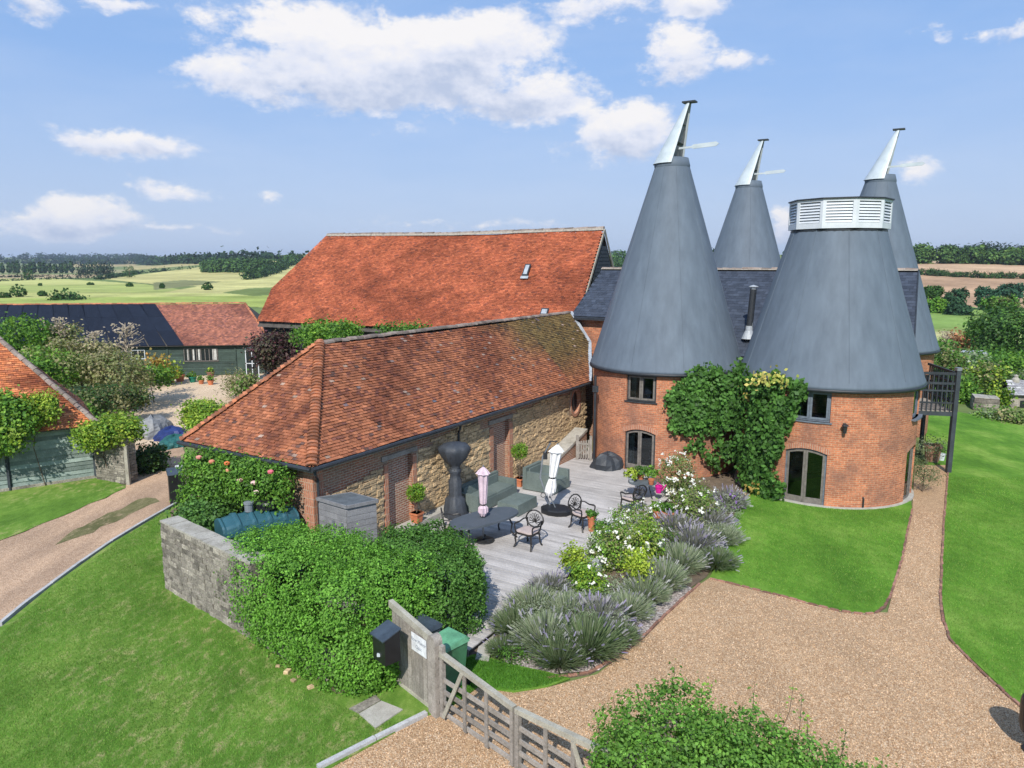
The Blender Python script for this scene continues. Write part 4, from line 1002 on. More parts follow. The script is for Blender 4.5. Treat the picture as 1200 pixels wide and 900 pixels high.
# stair wall with sloping coping at the far end of the deck
def build_stair():
    root = thing('brick_stair_wall', 'low sloping brick wall with stone coping at far end of deck', 'wall', st(14, .4, 0))
    mb = MB(); a, b = st(12.2, .1, .2), st(15.3, .1, .2); o = DN * .55
    for off in (Vector((0, 0, 0)), o): mb.face([a + off, b + off, b + off + Vector((0, 0, .95)), a + off + Vector((0, 0, .1))], uv=[(0, 0), (3.1, 0), (3.1, .95), (0, .1)])
    mb.face([b, b + o, b + o + Vector((0, 0, .95)), b + Vector((0, 0, .95))], uv=[(0, 0), (.5, 0), (.5, 1), (0, 1)]); mb.build('wall', 'barn_brick', root)
    mb = MB(); mb.obox(a - DN * .03 + Vector((0, 0, .1)), (b - a) + Vector((0, 0, .85)), DN * .62, Vector((0, 0, .12))); mb.build('coping', 'stone_cap', root)
    g = thing('timber_gate', 'small weathered timber gate in front of the sloping brick stair wall', 'gate', st(14.4, 1.0, .2))
    for dx in (0, .55):
        p = st(14.0 + dx * .3, .85 + dx, .2); mb = MB(); mb.bar(p, p + Vector((0, 0, 1.05)), .11, .11); mb.build('post', 'grey_wood', g)
    for k in range(5):
        p = st(14.02 + k * .03, .92 + k * .1, .28); mb = MB(); mb.bar(p, p + Vector((0, 0, .72 + .02 * k)), .07, .025, up=D1); mb.build('board', 'grey_wood', g)
    mb = MB(); mb.bar(st(14.0, .85, .9), st(14.17, 1.4, .9), .05, .08); mb.bar(st(14.0, .85, .4), st(14.17, 1.4, .9), .04, .07); mb.build('rail', 'grey_wood', g)
build_stair()
p = Vector((3.45, 29.95, 0)); mb = MB(); mb.tube([(p.x, p.y, .2), (p.x, p.y, 3.9)], .055, 10); mb.box((p.x, p.y, 3.35), (.12, .1, .12))
tag(mb.build('downpipe', 'gutter', org=p), 'dark downpipe with hopper in the corner between stone barn and left tower', 'downpipe')

# ================================================================== BIG TILED BARN behind
def build_big_barn():
    R0 = Vector((5.1, 41.5, 10.35)); R1 = Vector((-12.2, 49.6, 10.1)); X = (R1 - R0); X.z = 0; L = X.length; X.normalize(); Nn = Vector((X.y, -X.x, 0))
    if Nn.y > 0: Nn = -Nn
    EZb = 4.75; run = (10.3 - EZb) / 1.19; root = thing('big_tiled_barn', 'huge barn with sagging orange clay tile roof and black boarded walls', 'barn', R0 + X * 8 - Vector((0, 0, 10.3)))
    U = (-Nn * run + Vector((0, 0, 10.35 - EZb))).normalized(); S = sqrt(run ** 2 + (10.35 - EZb) ** 2)
    E0 = R0 + Nn * run; E0.z = EZb
    LE = L + 1.75
    def rgt(s):   # outline of the half hip on the left
        f = s / S
        return LE + .35 + .3 * f / .38 if f < .38 else (LE + .65) + (L - (LE + .65)) * (f - .38) / .62
    tint = patchy(.42, .5, 3, (.80, .77, .77), (1.1, 1.1, 1.1), (-.1, .7))
    t2 = lambda x, s: tint(x, s) * (.86 + .22 * sm(-.6, .8, nz(x * 1.9, s * 2.3, 7)))[:, None]
    sag = lambda x, s: -.16 * np.sin(np.clip(x / L, 0, 1) * pi) * (s / S) + .09 * nz(x * .5, s * .4, 1) * (.3 + s / S * .7) + .12 * np.clip(1 - s / 2.0, 0, 1)
    PB = [((.37, .10, .045), 6), ((.335, .092, .042), 6), ((.41, .12, .055), 3), ((.295, .08, .04), 4), ((.22, .065, .038), 1)]
    tiles('clay_tiles', root, E0, X, U, S, .17, .105, lambda s: 0.0, rgt, 'tile_barn', PB, th=.024, tint=t2, sag=sag, seed=12, jz=.5)
    mb = MB(); Z = Vector((0, 0, -.22)); far = -Nn * run
    P = lambda x, s: E0 + X * x + U * s + Z * (1 if s < S - .1 else 1.6)
    mb.face([P(0, 0), P(0, S), P(L, S), P(LE + .62, S * .38), P(LE + .33, 0)]); B = lambda q: q + Vector((0, 0, 0))
    rb0, rb1 = R0 + Z, R0 + X * L + Z; eb0 = R0 + far; eb0.z = EZb; eb1 = eb0 + X * (LE + .5)
    mb.face([rb0, rb1, eb1, eb0]); mb.face([P(LE + .33, 0), P(LE + .62, S * .38), rb1, eb1]); mb.build('roof', 'interior', root)
    ridge_pieces(root, R0 + Vector((0, 0, .02)), R0 + X * (L * .5) + Vector((0, 0, -.12)), .45, 'ridge_tile', r=.15); ridge_pieces(root, R0 + X * (L * .5) + Vector((0, 0, -.12)), R0 + X * L + Vector((0, 0, -.02)), .45, 'ridge_tile', r=.15)
    mb = MB(); mb.bar(R0 + Nn * .1 + Vector((0, 0, -.0)), R0 + X * L * .5 + Nn * .1 + Vector((0, 0, -.14)), .1, .12); mb.bar(R0 + X * L * .5 + Nn * .1 + Vector((0, 0, -.14)), R0 + X * L + Nn * .1 + Vector((0, 0, -.04)), .1, .12); mb.build('ridge_mortar', 'mortar', root)
    # hip end tiles facing left, seen edge on
    # walls
    bot = 0; w0 = E0 + (-Nn) * .5; zt = EZb + .1
    a, b = Vector((w0.x, w0.y, 0)), Vector((w0.x, w0.y, 0)) + X * (LE + .25)
    mb = MB(); c = eb0 + Nn * .5; c.z = 0; d = c + X * (LE + .25)
    for p, q in ((a, b), (b, d), (d, c)): mb.face([p, q, q + Vector((0, 0, zt)), p + Vector((0, 0, zt))])
    g = (R0.xy).to_3d(); g2 = g + X * .12
    a2, c2 = a + X * .12, c + X * .12; mb.face([a2, c2, c2 + Vector((0, 0, zt - .3)), g2 + Vector((0, 0, 9.95)), a2 + Vector((0, 0, zt - .3))]); mb.build('wall', 'black_board', root)
    boards(root, b.xy, a.xy, 0, 4.6, .2, 'black_board')
    # boards of the gable end, narrowing upwards
    key = ('board', 'black_board', 'weatherboard'); w_ = (c - a).length; n = int((9.6 - 3.4) / .2); ga = atan2((c - a).y, (c - a).x)
    for i in range(n):
        z = 3.4 + i * .2; f = max(0, (z - EZb + .25) / (10.1 - EZb)); f = min(1, f); p = a + (c - a) * (f / 2); ln = w_ * (1 - f)
        if ln > .2: piece(BLK[key], 'weatherboard', root, p + Vector((0, 0, z)), ga, (ln, .03, .2))
    mb = MB()
    for sg, e in ((1, E0), (-1, eb0)):
        mb.bar(R0 - X * .04 + Vector((0, 0, -.05)), Vector((e.x, e.y, EZb)) - X * .04, .05, .16)
    mb.build('verge_board', 'pale_wood', root)
    # roof lights
    for (u, v, w, h) in ((617.5, 317.5, .34, .8), (638.5, 366.5, .42, .45)):
        dr = ray(u, v); n_ = X.cross(U); o = Vector((0, 0, HC)); t = (E0 - o).dot(n_) / dr.dot(n_); p = o + dr * t; nn = n_ if n_.z > 0 else -n_
        f = MB(); f.obox(p - X * w / 2 - U * h / 2 + nn * .04, X * w, U * h, nn * .08); fr = f.build('roof_light', 'dark_trim', root)
        f = MB(); f.obox(p - X * (w / 2 - .06) - U * (h / 2 - .08) + nn * .121, X * (w - .12), U * (h - .16), nn * .01); f.build('pane', 'lead', fr)
        f = MB(); f.obox(p - X * (w / 2 + .06) - U * (h / 2 + .18) + nn * .05, X * (w + .12), U * .18, nn * .02); f.build('flashing', 'lead', fr)
build_big_barn()

# ================================================================== GREEN OUTBUILDING far left
def build_green():
    A = Vector((-40, 53.8, 0)); B = Vector((-18.75, 56.5, 0)); X = (B - A).normalized(); L = (B - A).length; Nn = Vector((X.y, -X.x, 0))
    root = thing('green_outbuilding', 'long low green boarded outbuilding, roof half dark panels half clay tiles', 'outbuilding', (A + B) / 2)
    ez, rz, run = 2.3, 5.3, 3.4; U = (-Nn * run + Vector((0, 0, rz - ez))).normalized(); S = sqrt(run ** 2 + (rz - ez) ** 2); E = A + Nn * .35 + Vector((0, 0, ez))
    xs0 = 13.9
    rgt = lambda s: L + .4 - 2.7 * s / S
    PB = [((.28, .11, .075), 6), ((.33, .13, .085), 4), ((.22, .09, .07), 4), ((.37, .145, .09), 2)]
    tiles('clay_tiles', root, E, X, U, S, .17, .12, lambda s: xs0 + 1.3 - 3.0 * s / S, rgt, 'tile', PB, th=.02, tint=patchy(.6, .8, 4, (.75, .72, .75), (1.1, 1.1, 1.1)), seed=21)
    SL = [((.016, .022, .04), 3), ((.02, .027, .05), 3)]
    mb = MB(); n = 12
    me = None
    for i in range(n):   # dark sheets laid side by side
        for j in range(3):
            x0 = -.6 + (xs0 + .6) * i / n; x1 = -.6 + (xs0 + .6) * (i + 1) / n; s0, s1 = S * j / 3, S * (j + 1) / 3
            off = lambda s: (1.3 - 3.0 * s / S) * (i + 1) / n
            q = MB(); q.hexa([E + X * (x0 + off(s0) + .015) + U * (s0 + .01), E + X * (x1 + off(s0)) + U * (s0 + .01), E + X * (x1 + off(s1)) + U * s1, E + X * (x0 + off(s1) + .015) + U * s1] + [p + Vector((0, -.01, .05)) for p in [E + X * (x0 + off(s0) + .015) + U * (s0 + .01), E + X * (x1 + off(s0)) + U * (s0 + .01), E + X * (x1 + off(s1)) + U * s1, E + X * (x0 + off(s1) + .015) + U * s1]])
            q.build('roof_panel', 'roof_panel', root)
    mb = MB(); mb.face([E + X * -.6, E + X * (L + .4), E + X * (L - 2.3) + U * S, E + X * -.6 + U * S]); bk = E - Nn * (2 * run)
    mb.face([bk + X * -.6, bk + X * (L + .4), E + X * (L - 2.3) + U * S, E + X * -.6 + U * S]); mb.face([E + X * (L + .4), bk + X * (L + .4), E + X * (L - 2.3) + U * S])
    mb.V = [(x, y, z - .04) for x, y, z in mb.V]; mb.build('roof', 'interior', root)
    ridge_pieces(root, E + X * -.6 + U * S, E + X * (L - 2.4) + U * S, .4, 'bonnet', r=.11)
    ridge_pieces(root, E + X * (L + .35), E + X * (L - 2.35) + U * S, .3, 'bonnet', name='hip_tile', r=.1)
    mb = MB(); bkA = A - Nn * 6.2; bkB = B - Nn * 6.2
    for p, q in ((A, B), (B, bkB), (bkB, bkA)): mb.face([p, q, q + Vector((0, 0, ez + .15)), p + Vector((0, 0, ez + .15))])
    mb.build('wall', 'green_board', root)
    skip = [(15.0, 17.6, 1.05, 2.05), (18.9, 20.2, -.1, 1.95), (11.2, 12.3, 1.3, 2.0)]
    boards(root, A.xy + Nn.xy * .01, B.xy + Nn.xy * .01, 0, 2.3, .145, 'green_board', skip=skip)
    boards(root, B.xy, bkB.xy, 0, 2.3, .145, 'green_board')
    mapf = lambda u, z, d: A + X * u + Nn * (.03 - d) + Vector((0, 0, z))
    def simple_win(u0, u1, z0, z1, bars, frame='white_vent'):
        f = MB()
        for k in range(bars + 1):
            uu = u0 + (u1 - u0 - .05) * k / bars; ubox(f, mapf, uu, uu + .05, z0, z1, -.02, .03)
        ubox(f, mapf, u0, u1, z1 - .05, z1, -.021, .03); ubox(f, mapf, u0 - .05, u1 + .05, z0 - .06, z0, -.06, .03); fr = f.build('window', frame, root)
        f = MB(); f.face([mapf(u0, z0, -.002), mapf(u1, z0, -.002), mapf(u1, z1, -.002), mapf(u0, z1, -.002)]); f.build('pane', 'dark_glass', fr); return fr
    w1 = simple_win(15.05, 17.55, 1.1, 2.05, 8, 'sash')
    for uu, ww in ((15.3, .12), (15.7, .12), (16.1, .13), (17.15, .3)):
        f = MB(); ubox(f, mapf, uu, uu + ww, 1.15, 2.0, -.012, -.006); f.build('curtain', 'curtain', w1)
    simple_win(11.25, 12.25, 1.35, 2.0, 2)
    f = MB(); ubox(f, mapf, 18.95, 20.15, 0, 1.95, -.02, .03); f.build('door', 'green_board', root)
    f = MB(); ubox(f, mapf, 13.8, 13.95, 0, 2.3, -.05, .0); ubox(f, mapf, 18.8, 18.9, 0, 2.3, -.05, .0); ubox(f, mapf, 20.2, 20.3, 0, 2.3, -.05, 0); f.build('cover_strip', 'green_board', root)
mat('roof_panel', (.014, .02, .036), .85, .2, 2, (.011, .016, .029), bump=.05, spec=.12, rand=.1)
build_green()
# a small glazed porch window to the right of it
p = atY(296, 432, 53.5); root = thing('glazed_porch', 'small white framed glazed porch at the right end of the green outbuilding', 'porch', (p.x, p.y, 0))
mb = MB(); w, h = .9, 1.05
for dx in (-w, 0, w): mb.bar((p.x + dx * .5, p.y, .0), (p.x + dx * .5, p.y, 2.2), .06, .06)
mb.bar((p.x - w / 2, p.y, 2.2), (p.x + w / 2, p.y, 2.2), .06, .06); mb.bar((p.x - w / 2, p.y, 1.2), (p.x + w / 2, p.y, 1.2), .06, .06); mb.build('frame', 'white_vent', root)
mb = MB(); mb.face([(p.x - w / 2, p.y + .02, 0), (p.x + w / 2, p.y + .02, 0), (p.x + w / 2, p.y + .02, 2.2), (p.x - w / 2, p.y + .02, 2.2)]); mb.build('pane', 'dark_glass', root)
mb = MB(); mb.obox((p.x - w / 2 - .1, p.y - .1, 2.23), (w + .2, 0, 0), (0, 2.5, 0), (0, 0, .06)); mb.build('roof', 'green_board', root)

# ================================================================== LEFT SHED with clay tile roof
def build_shed():
    B = at(113, 560); A0 = at(5, 576); X = (B - A0).normalized(); A = B - X * 7; L = 7.0; Nn = Vector((X.y, -X.x, 0))
    root = thing('boarded_shed', 'low shed with faded green boards and orange hipped tile roof at left edge', 'shed', (A + B) / 2)
    ez = 2.2; rz = 5.6; run = 3.3; U = (-Nn * run + Vector((0, 0, rz - ez))).normalized(); S = sqrt(run ** 2 + (rz - ez) ** 2); E = A + Nn * .3 + Vector((0, 0, ez)); hip = 3.0
    tiles('clay_tiles', root, E, X, U, S, .17, .1, lambda s: -1.0, lambda s: L + .25 - hip * s / S, seed=31, th=.03, pal=[((.56, .19, .075), 6), ((.46, .15, .065), 4), ((.35, .12, .06), 2), ((.62, .25, .11), 2)], tint=patchy(.8, .9, 6, (.45, .4, .42), (1.1, 1.1, 1.1), (.2, .8)))
    bk = E - Nn * 2 * run; top0, top1 = E + U * S - X, E + X * (L + .25 - hip) + U * S
    mb = MB(); mb.face([E - X, E + X * (L + .25), top1, top0]); mb.face([bk - X, bk + X * (L + .25), top1, top0]); mb.face([E + X * (L + .25), bk + X * (L + .25), top1]); mb.V = [(x, y, z - .04) for x, y, z in mb.V]; mb.build('roof', 'interior', root)
    U2 = (top1 - (E + bk) / 2 - X * (L + .25)).normalized()
    tiles('hip_end_tiles', root, E + X * (L + .25), -Nn, U2, (top1 - (E + bk) / 2 - X * (L + .25)).length, .17, .1, lambda s: run * s / 4.4, lambda s: 2 * run - run * s / 4.4, seed=33, th=.03)
    ridge_pieces(root, E + X * (L + .22) + Vector((0, 0, .02)), top1, .3, 'ridge_tile', name='hip_tile', r=.13); ridge_pieces(root, top0, top1, .33, 'ridge_tile', r=.13)
    mb = MB(); bB, bA = B - Nn * 6, A - Nn * 6
    for p, q in ((A, B), (B, bB)): mb.face([p, q, q + Vector((0, 0, ez + .1)), p + Vector((0, 0, ez + .1))])
    mb.build('wall', 'green_board_pale', root)
    boards(root, A.xy + Nn.xy * .01, B.xy + Nn.xy * .01, .12, 2.25, .165, 'green_board_pale', th=.045)
    mb = MB(); mb.bar(B + Nn * .06 + Vector((0, 0, .1)), B + Nn * .06 + Vector((0, 0, 2.2)), .1, .1); mb.build('corner_post', 'black_board', root); mb = MB(); p = A0 + X * .2; mb.bar(p + Nn * .05 + Vector((0, 0, .0)), p + Nn * .05 + Vector((0, 0, 2.2)), .1, .1); mb.build('corner_post', 'black_board', root)
    mb = MB(); mb.obox(A + Nn * .03 - X * 0, X * L, Nn * .05, Vector((0, 0, .13))); mb.build('brick_base', 'wall_stone', root)
build_shed()
# ================================================================== MASONRY: garden wall, pillars
def stone_wall(name, label, A, B, h, th, cat, sw=(.14, .34), sh=(.075, .14), limit=290, cap=True, face2=False, mats=('wall_stone', 'wall_bed'), ends=True, h2=None):
    A, B = Vector((A[0], A[1], 0)), Vector((B[0], B[1], 0)); X = (B - A).normalized(); L = (B - A).length; Nn = Vector((X.y, -X.x, 0)); h2 = h if h2 is None else h2
    if Nn.dot(-A) < 0: Nn = -Nn
    root = thing(name, label, cat, (A + B) / 2)
    mb = MB(); Z = lambda q, z: q + Vector((0, 0, z)); bk = -Nn * th
    mb.hexa([Z(A, -.05), Z(B, -.05), Z(B + bk, -.05), Z(A + bk, -.05), Z(A, h), Z(B, h2), Z(B + bk, h2), Z(A + bk, h)]); mb.build('core', mats[1], root)
    bl = [unit_block('stone', mats[0], v) for v in range(1, 9)]; rr = random.Random(len(name) + int(L * 10)); n = 0
    faces = [(A, X, L, Nn, h, h2)]
    if ends: faces += [(A + bk, Nn, th, -X, h, h), (B, -Nn, th, X, h2, h2)]
    for (O, dx, LL, nn, ha, hb) in faces:
        z = 0; rot0 = Matrix((dx, Vector((0, 0, 1)), dx.cross(Vector((0, 0, 1))))).transposed(); 
        if rot0.col[2].dot(nn) < 0: rot0 = Matrix((-dx, Vector((0, 0, 1)), nn)).transposed()
        while z < max(ha, hb) - .03:
            hh = rr.uniform(*sh); u = 0
            while u < LL:
                w = min(rr.uniform(*sw), LL - u); hm = ha + (hb - ha) * (u + w / 2) / LL
                if w > .06 and z + hh * .6 < hm and n < limit:
                    piece(bl[rr.randrange(8)], 'stone', root, O + dx * (u + w / 2) + nn * -.008 + Vector((0, 0, z + min(hh, hm - z) / 2)), scale=(w * .96, min(hh, hm - z) * .93, rr.uniform(.03, .06)), rot=rot0.to_euler()); n += 1
                u += w
            z += hh
    if cap:
        mb = MB(); k = 8
        for i in range(k):
            p = A + X * (L * i / k); hz = h + (h2 - h) * (i + .5) / k + rr.uniform(-.01, .015)
            mb.obox(p + Nn * .03 + Vector((0, 0, hz - .01)), X * (L / k * .985), -Nn * (th + .06), Vector((0, 0, .05)))
        mb.build('coping', 'stone_cap', root)
    return root
wa, wb = at(195, 690), at(300, 752)
stone_wall('garden_wall', 'tall grey stone garden wall at the edge of the left lawn, ivy on its top', wa, wb, 1.85, .42, 'wall', limit=295)
wc = wb + (wb - wa).normalized() * 2.6
stone_wall('low_garden_wall', 'low remnant of grey stone wall along the foot of the big hedge', wb + (wb - wa).normalized() * .06, wc, .42, .4, 'wall', cap=False)
pa, pb = at(112, 566), at(150, 567)
stone_wall('gate_pillar', 'stone and brick wall end beside the shed at the track entrance', Vector((-16.5, 28.2)), Vector((-15.0, 27.55)), 1.75, .5, 'pillar', mats=('wall_stone', 'wall_bed'))
p = at(151, 568); mb = MB(); mb.bar((p.x, p.y, 0), (p.x, p.y, 1.55), .13, .13); tag(mb.build('timber_post', 'pale_wood', org=p), 'pale timber gate post on the stone pillar left of the track', 'post')
stone_wall('gate_pillar', 'stone wall end behind the black bin with a white notice', at(214, 597) + Vector((0, .5, 0)), at(246, 592) + Vector((.3, .6, 0)), 1.5, .45, 'pillar', mats=('wall_stone', 'wall_bed'))
# ================================================================== PATIO FURNITURE
def make_chair():
    """cast metal garden armchair, front towards +x"""
    root = thing('garden_chair', 'x', 'chair', (0, 0, 0), 'cast metal garden armchairs'); h = .43; hw = .27
    mb = MB(); pts = [(-.24, -.2), (-.24, .2), (-.1, .27), (.2, .28), (.26, .2), (.26, -.2), (.2, -.28), (-.1, -.27)]
    mb.face([(x, y, h) for x, y in pts]); mb.face([(x, y, h - .03) for x, y in pts][::-1])
    for i in range(8): j = (i + 1) % 8; a, b = pts[i], pts[j]; mb.face([(*a, h - .03), (*b, h - .03), (*b, h), (*a, h)])
    mb.build('seat', 'bronze_iron', root)
    mb = MB(); k = len(mb.V)
    prof = [(.0, .03), (.035, 0), (.06, 0)]
    ring = lambda s, z: [(x * s, y * s, h + z) for x, y in pts]
    a, b, c, d = ring(.9, .004), ring(.97, .03), ring(.93, .06), ring(.7, .07)
    for p, q in ((a, b), (b, c), (c, d)):
        for i in range(8): j = (i + 1) % 8; mb.face([p[i], p[j], q[j], q[i]])
    mb.face(d); mb.build('cushion', 'cushion', root, smooth=False)
    mb = MB(); R = .021   # back: rounded frame with leaf lattice
    bx = lambda z: -.25 - (z - h) * .16
    n = 16; fr = []
    for i in range(n + 1):
        t = -pi / 2 + 2 * pi * i / n - pi / 2 * 0; y = .275 * cos(t); z = h + .27 + .25 * sin(t) * (1 if sin(t) > 0 else .85); y *= (1 + .08 * (1 - abs(sin(t)))); fr.append((bx(z), y, z))
    mb.tube(fr, R, 6, cap=False)
    for s in (-1, 1): mb.tube([(bx(h), .2 * s, h - .02), (bx(h + .15), .235 * s, h + .16), (bx(h + .28), .25 * s, h + .28)], R * 1.1, 6)
    bk = mb.build('backrest', 'bronze_iron', root)
    mb = MB(); cz = h + .2
    for k_ in range(9):
        a = radians(-8 + k_ * 24.5); L_ = .25 if 1 < k_ < 7 else .22
        ca, sa = cos(a), sin(a); p = []
        for t, w in ((0, 0), (.35, .028), (.6, .02), (.85, .035), (1, 0)): 
            p.append((ca * L_ * t - sa * w, cz + sa * L_ * t + ca * w))
        q = [(ca * L_ * t + sa * w, cz + sa * L_ * t - ca * w) for t, w in ((.85, .035), (.6, .02), (.35, .028))]
        pp = [(bx(z) - .003, y * .92, z) for y, z in p + q]; mb.tube(pp + [pp[0]], .009, 4, cap=False)
    mb.build('leaf_lattice', 'bronze_iron', bk)
    for s in (-1, 1):
        mb = MB(); mb.tube([(bx(h + .25), .24 * s, h + .27), (-.16, .29 * s, h + .27), (.0, .31 * s, h + .22), (.16, .31 * s, h + .235), (.22, .31 * s, h + .215), (.225, .30 * s, h + .17), (.2, .28 * s, h - .01)], [.018, .02, .023, .028, .025, .02, .018], 6); mb.build('armrest', 'bronze_iron', root)
        mb = MB(); mb.tube([(.22, .25 * s, h), (.24, .27 * s, h - .18), (.22, .26 * s, .12), (.27, .29 * s, .0)], [.03, .027, .022, .027], 6); mb.build('leg', 'bronze_iron', root)
        mb = MB(); mb.tube([(-.22, .19 * s, h), (-.24, .21 * s, h - .18), (-.25, .22 * s, .1), (-.31, .25 * s, .0)], [.027, .024, .021, .026], 6); mb.build('leg', 'bronze_iron', root)
    mb = MB(); mb.tube([(.22, -.25, .2), (0, 0, .23), (.22, .25, .2)], .009, 5); mb.tube([(-.24, -.21, .2), (0, 0, .23), (-.24, .21, .2)], .009, 5); mb.build('stretcher', 'bronze_iron', root)
    return root
def deck_pt(u, v): p = at(u, v, DZ); p.z = DZ; return p
ch = make_chair()
def put_chair(o, front, back, label):
    f, b = at(*front, DZ), at(*back, DZ); c = (f + b) / 2; d = f - b; o.location = (c.x, c.y, DZ); o.rotation_euler = (0, 0, atan2(d.y, d.x)); o.scale = (1.08,) * 3; o['label'] = label
put_chair(ch, (612, 644), (626, 637), 'dark cast metal armchair with beige cushion nearest the oval table, front facing left')
c2 = copy_tree(ch); put_chair(c2, (689, 621), (675.5, 616.5), 'dark cast metal armchair with beige cushion right of the white parasol base')
c3 = copy_tree(ch); put_chair(c3, (541, 633), (522, 634), 'dark cast metal armchair behind the left end of the oval table by the hedge')
# oval table under a cover
def table():
    a, b = at(530, 617, .95), at(603, 596, .95); c = (a + b) / 2; d = b - a; L = d.length / 2; rz = atan2(d.y, d.x); W_ = .56
    root = thing('oval_table', 'long oval dining table under fitted dark grey cover on deck', 'table', (c.x, c.y, DZ))
    mb = MB(); n = 40; T = []; B = []
    for i in range(n):
        t = 2 * pi * i / n; x = L * abs(cos(t)) ** .8 * (1 if cos(t) > 0 else -1); y = W_ * abs(sin(t)) ** .8 * (1 if sin(t) > 0 else -1)
        p = Vector((c.x + x * cos(rz) - y * sin(rz), c.y + x * sin(rz) + y * cos(rz), 0)); T.append(p + Vector((0, 0, .96))); B.append(c + (p - c) * 1.01 + Vector((0, 0, -(c.z) + 0)))
    B = [Vector((p.x, p.y, .90)) for p in B]
    mb.face(T)
    for i in range(n): j = (i + 1) % n; mb.face([T[i], B[i], B[j], T[j]])
    mb.face(B[::-1]); mb.build('tabletop', 'table_cover', root)
    for sx in (-1, 1):
        for sy in (-1, 1):
            q = lambda x, y, z: (c.x + x * cos(rz) - y * sin(rz), c.y + x * sin(rz) + y * cos(rz), z)
            mb = MB(); mb.tube([q(sx * L * .62, sy * .2, .9), q(sx * L * .7, sy * .3, .62), q(sx * L * .66, sy * .3, .4), q(sx * L * .78, sy * .42, DZ)], [.03, .028, .022, .03], 6); mb.build('leg', 'bronze_iron', root)
    mb = MB(); mb.lathe((c.x, c.y, DZ), [(0, 0), (.3, 0), (.3, .05), (.06, .09), (.04, .2), (0, .2)], 20); mb.build('parasol_foot', 'iron', root)
    return c
tc_ = table()
def parasol_closed(root, c, z0, z1, m, r, strap=.42, lean=(0, 0), pole0=None, polem='steel_pole'):
    n = 24; mb = MB(); H = z1 - z0
    prof = [(0.0, .75, 0), (.06, 1.02, 1), (.16, 1.0, 1), (strap - .03, .72, .8), (strap, .52, .2), (strap + .03, .72, .7), (.62, .9, 1), (.84, 1.05, 1), (.86, 1.5, 1), (.93, .95, 1), (1.0, .22, 0)]
    rings = []
    for t, k, f in prof:
        rg = []
        for j in range(n):
            a = 2 * pi * j / n; rr = r * k * (1 + .16 * f * cos(8 * a) + .06 * sin(3 * a + t * 5)); rg.append((c.x + lean[0] * t + rr * cos(a), c.y + lean[1] * t + rr * sin(a), z0 + H * t + (.03 * cos(8 * a) if t == 0 else 0)))
        rings.append(rg)
    for p, q in zip(rings, rings[1:]):
        for j in range(n): k = (j + 1) % n; mb.face([p[j], p[k], q[k], q[j]])
    mb.face(rings[0][::-1]); mb.face(rings[-1]); cn = mb.build('canopy', m, root, smooth=True)
    mb = MB(); mb.lathe((c.x + lean[0] * strap, c.y + lean[1] * strap, z0 + H * strap - .02), [(r * .62, 0), (r * .64, .02), (r * .62, .05)], 16); mb.build('strap', 'iron', cn)
    mb = MB(); mb.tube([(c.x, c.y, pole0 if pole0 is not None else z0 - .1), (c.x + lean[0], c.y + lean[1], z1 + .05)], .022, 8); mb.build('pole', polem, root)
p = at(566, 606, .96); root = thing('pink_parasol', 'closed pale pink parasol standing through the oval table', 'parasol', (p.x, p.y, DZ))
parasol_closed(root, p, 1.02, 2.52, 'pink_canvas', .13, strap=.22, pole0=DZ, lean=(.02, 0))
# cantilever parasol, white
def cantilever():
    b = at(652, 601, DZ); root = thing('cantilever_parasol', 'closed white cantilever parasol hanging over a black base', 'parasol', b)
    mb = MB(); mb.lathe(b, [(0, 0), (.47, 0), (.5, .04), (.5, .15), (.45, .19), (0, .2)], 10, sx=1.12, sy=.85, rz=-.4); mb.build('base', 'black_plastic', root)
    top = atY(653, 517, b.y + .15); hub = atY(645, 519, b.y + .25); foot = at(635, 586, DZ) 
    mb = MB(); k = atY(634, 528, foot.y + .1); mb.tube([b + Vector((-.2, .25, .15)), atY(633, 560, b.y + .35), atY(636, 535, b.y + .4), hub], .032, 8); mb.build('mast', 'steel_pole', root)
    mb = MB(); mb.tube([atY(637, 538, b.y + .4), hub + Vector((0, 0, .05)), top], .025, 8); mb.box(atY(639, 534, b.y + .38), (.07, .05, .12)); mb.build('arm', 'iron', root)
    mb = MB(); q = atY(636.5, 580, b.y + .3); mb.tube([q + Vector((.08 * cos(a), -.02, .08 * sin(a))) for a in [2 * pi * i / 10 for i in range(11)]], .012, 5); mb.build('crank_handle', 'iron', root)
    c = atY(644, 580, b.y - .05); t2 = atY(653.5, 521, b.y + .05)
    parasol_closed(root, c, c.z, t2.z, 'white_canvas', .155, strap=.34, lean=(t2.x - c.x, t2.y - c.y), pole0=c.z - .1)
    mb = MB(); mb.tube([c + Vector((0, 0, -.02)), (b.x - .02, b.y, DZ + .15)], .02, 6); mb.build('lower_pole', 'steel_pole', root)
cantilever()
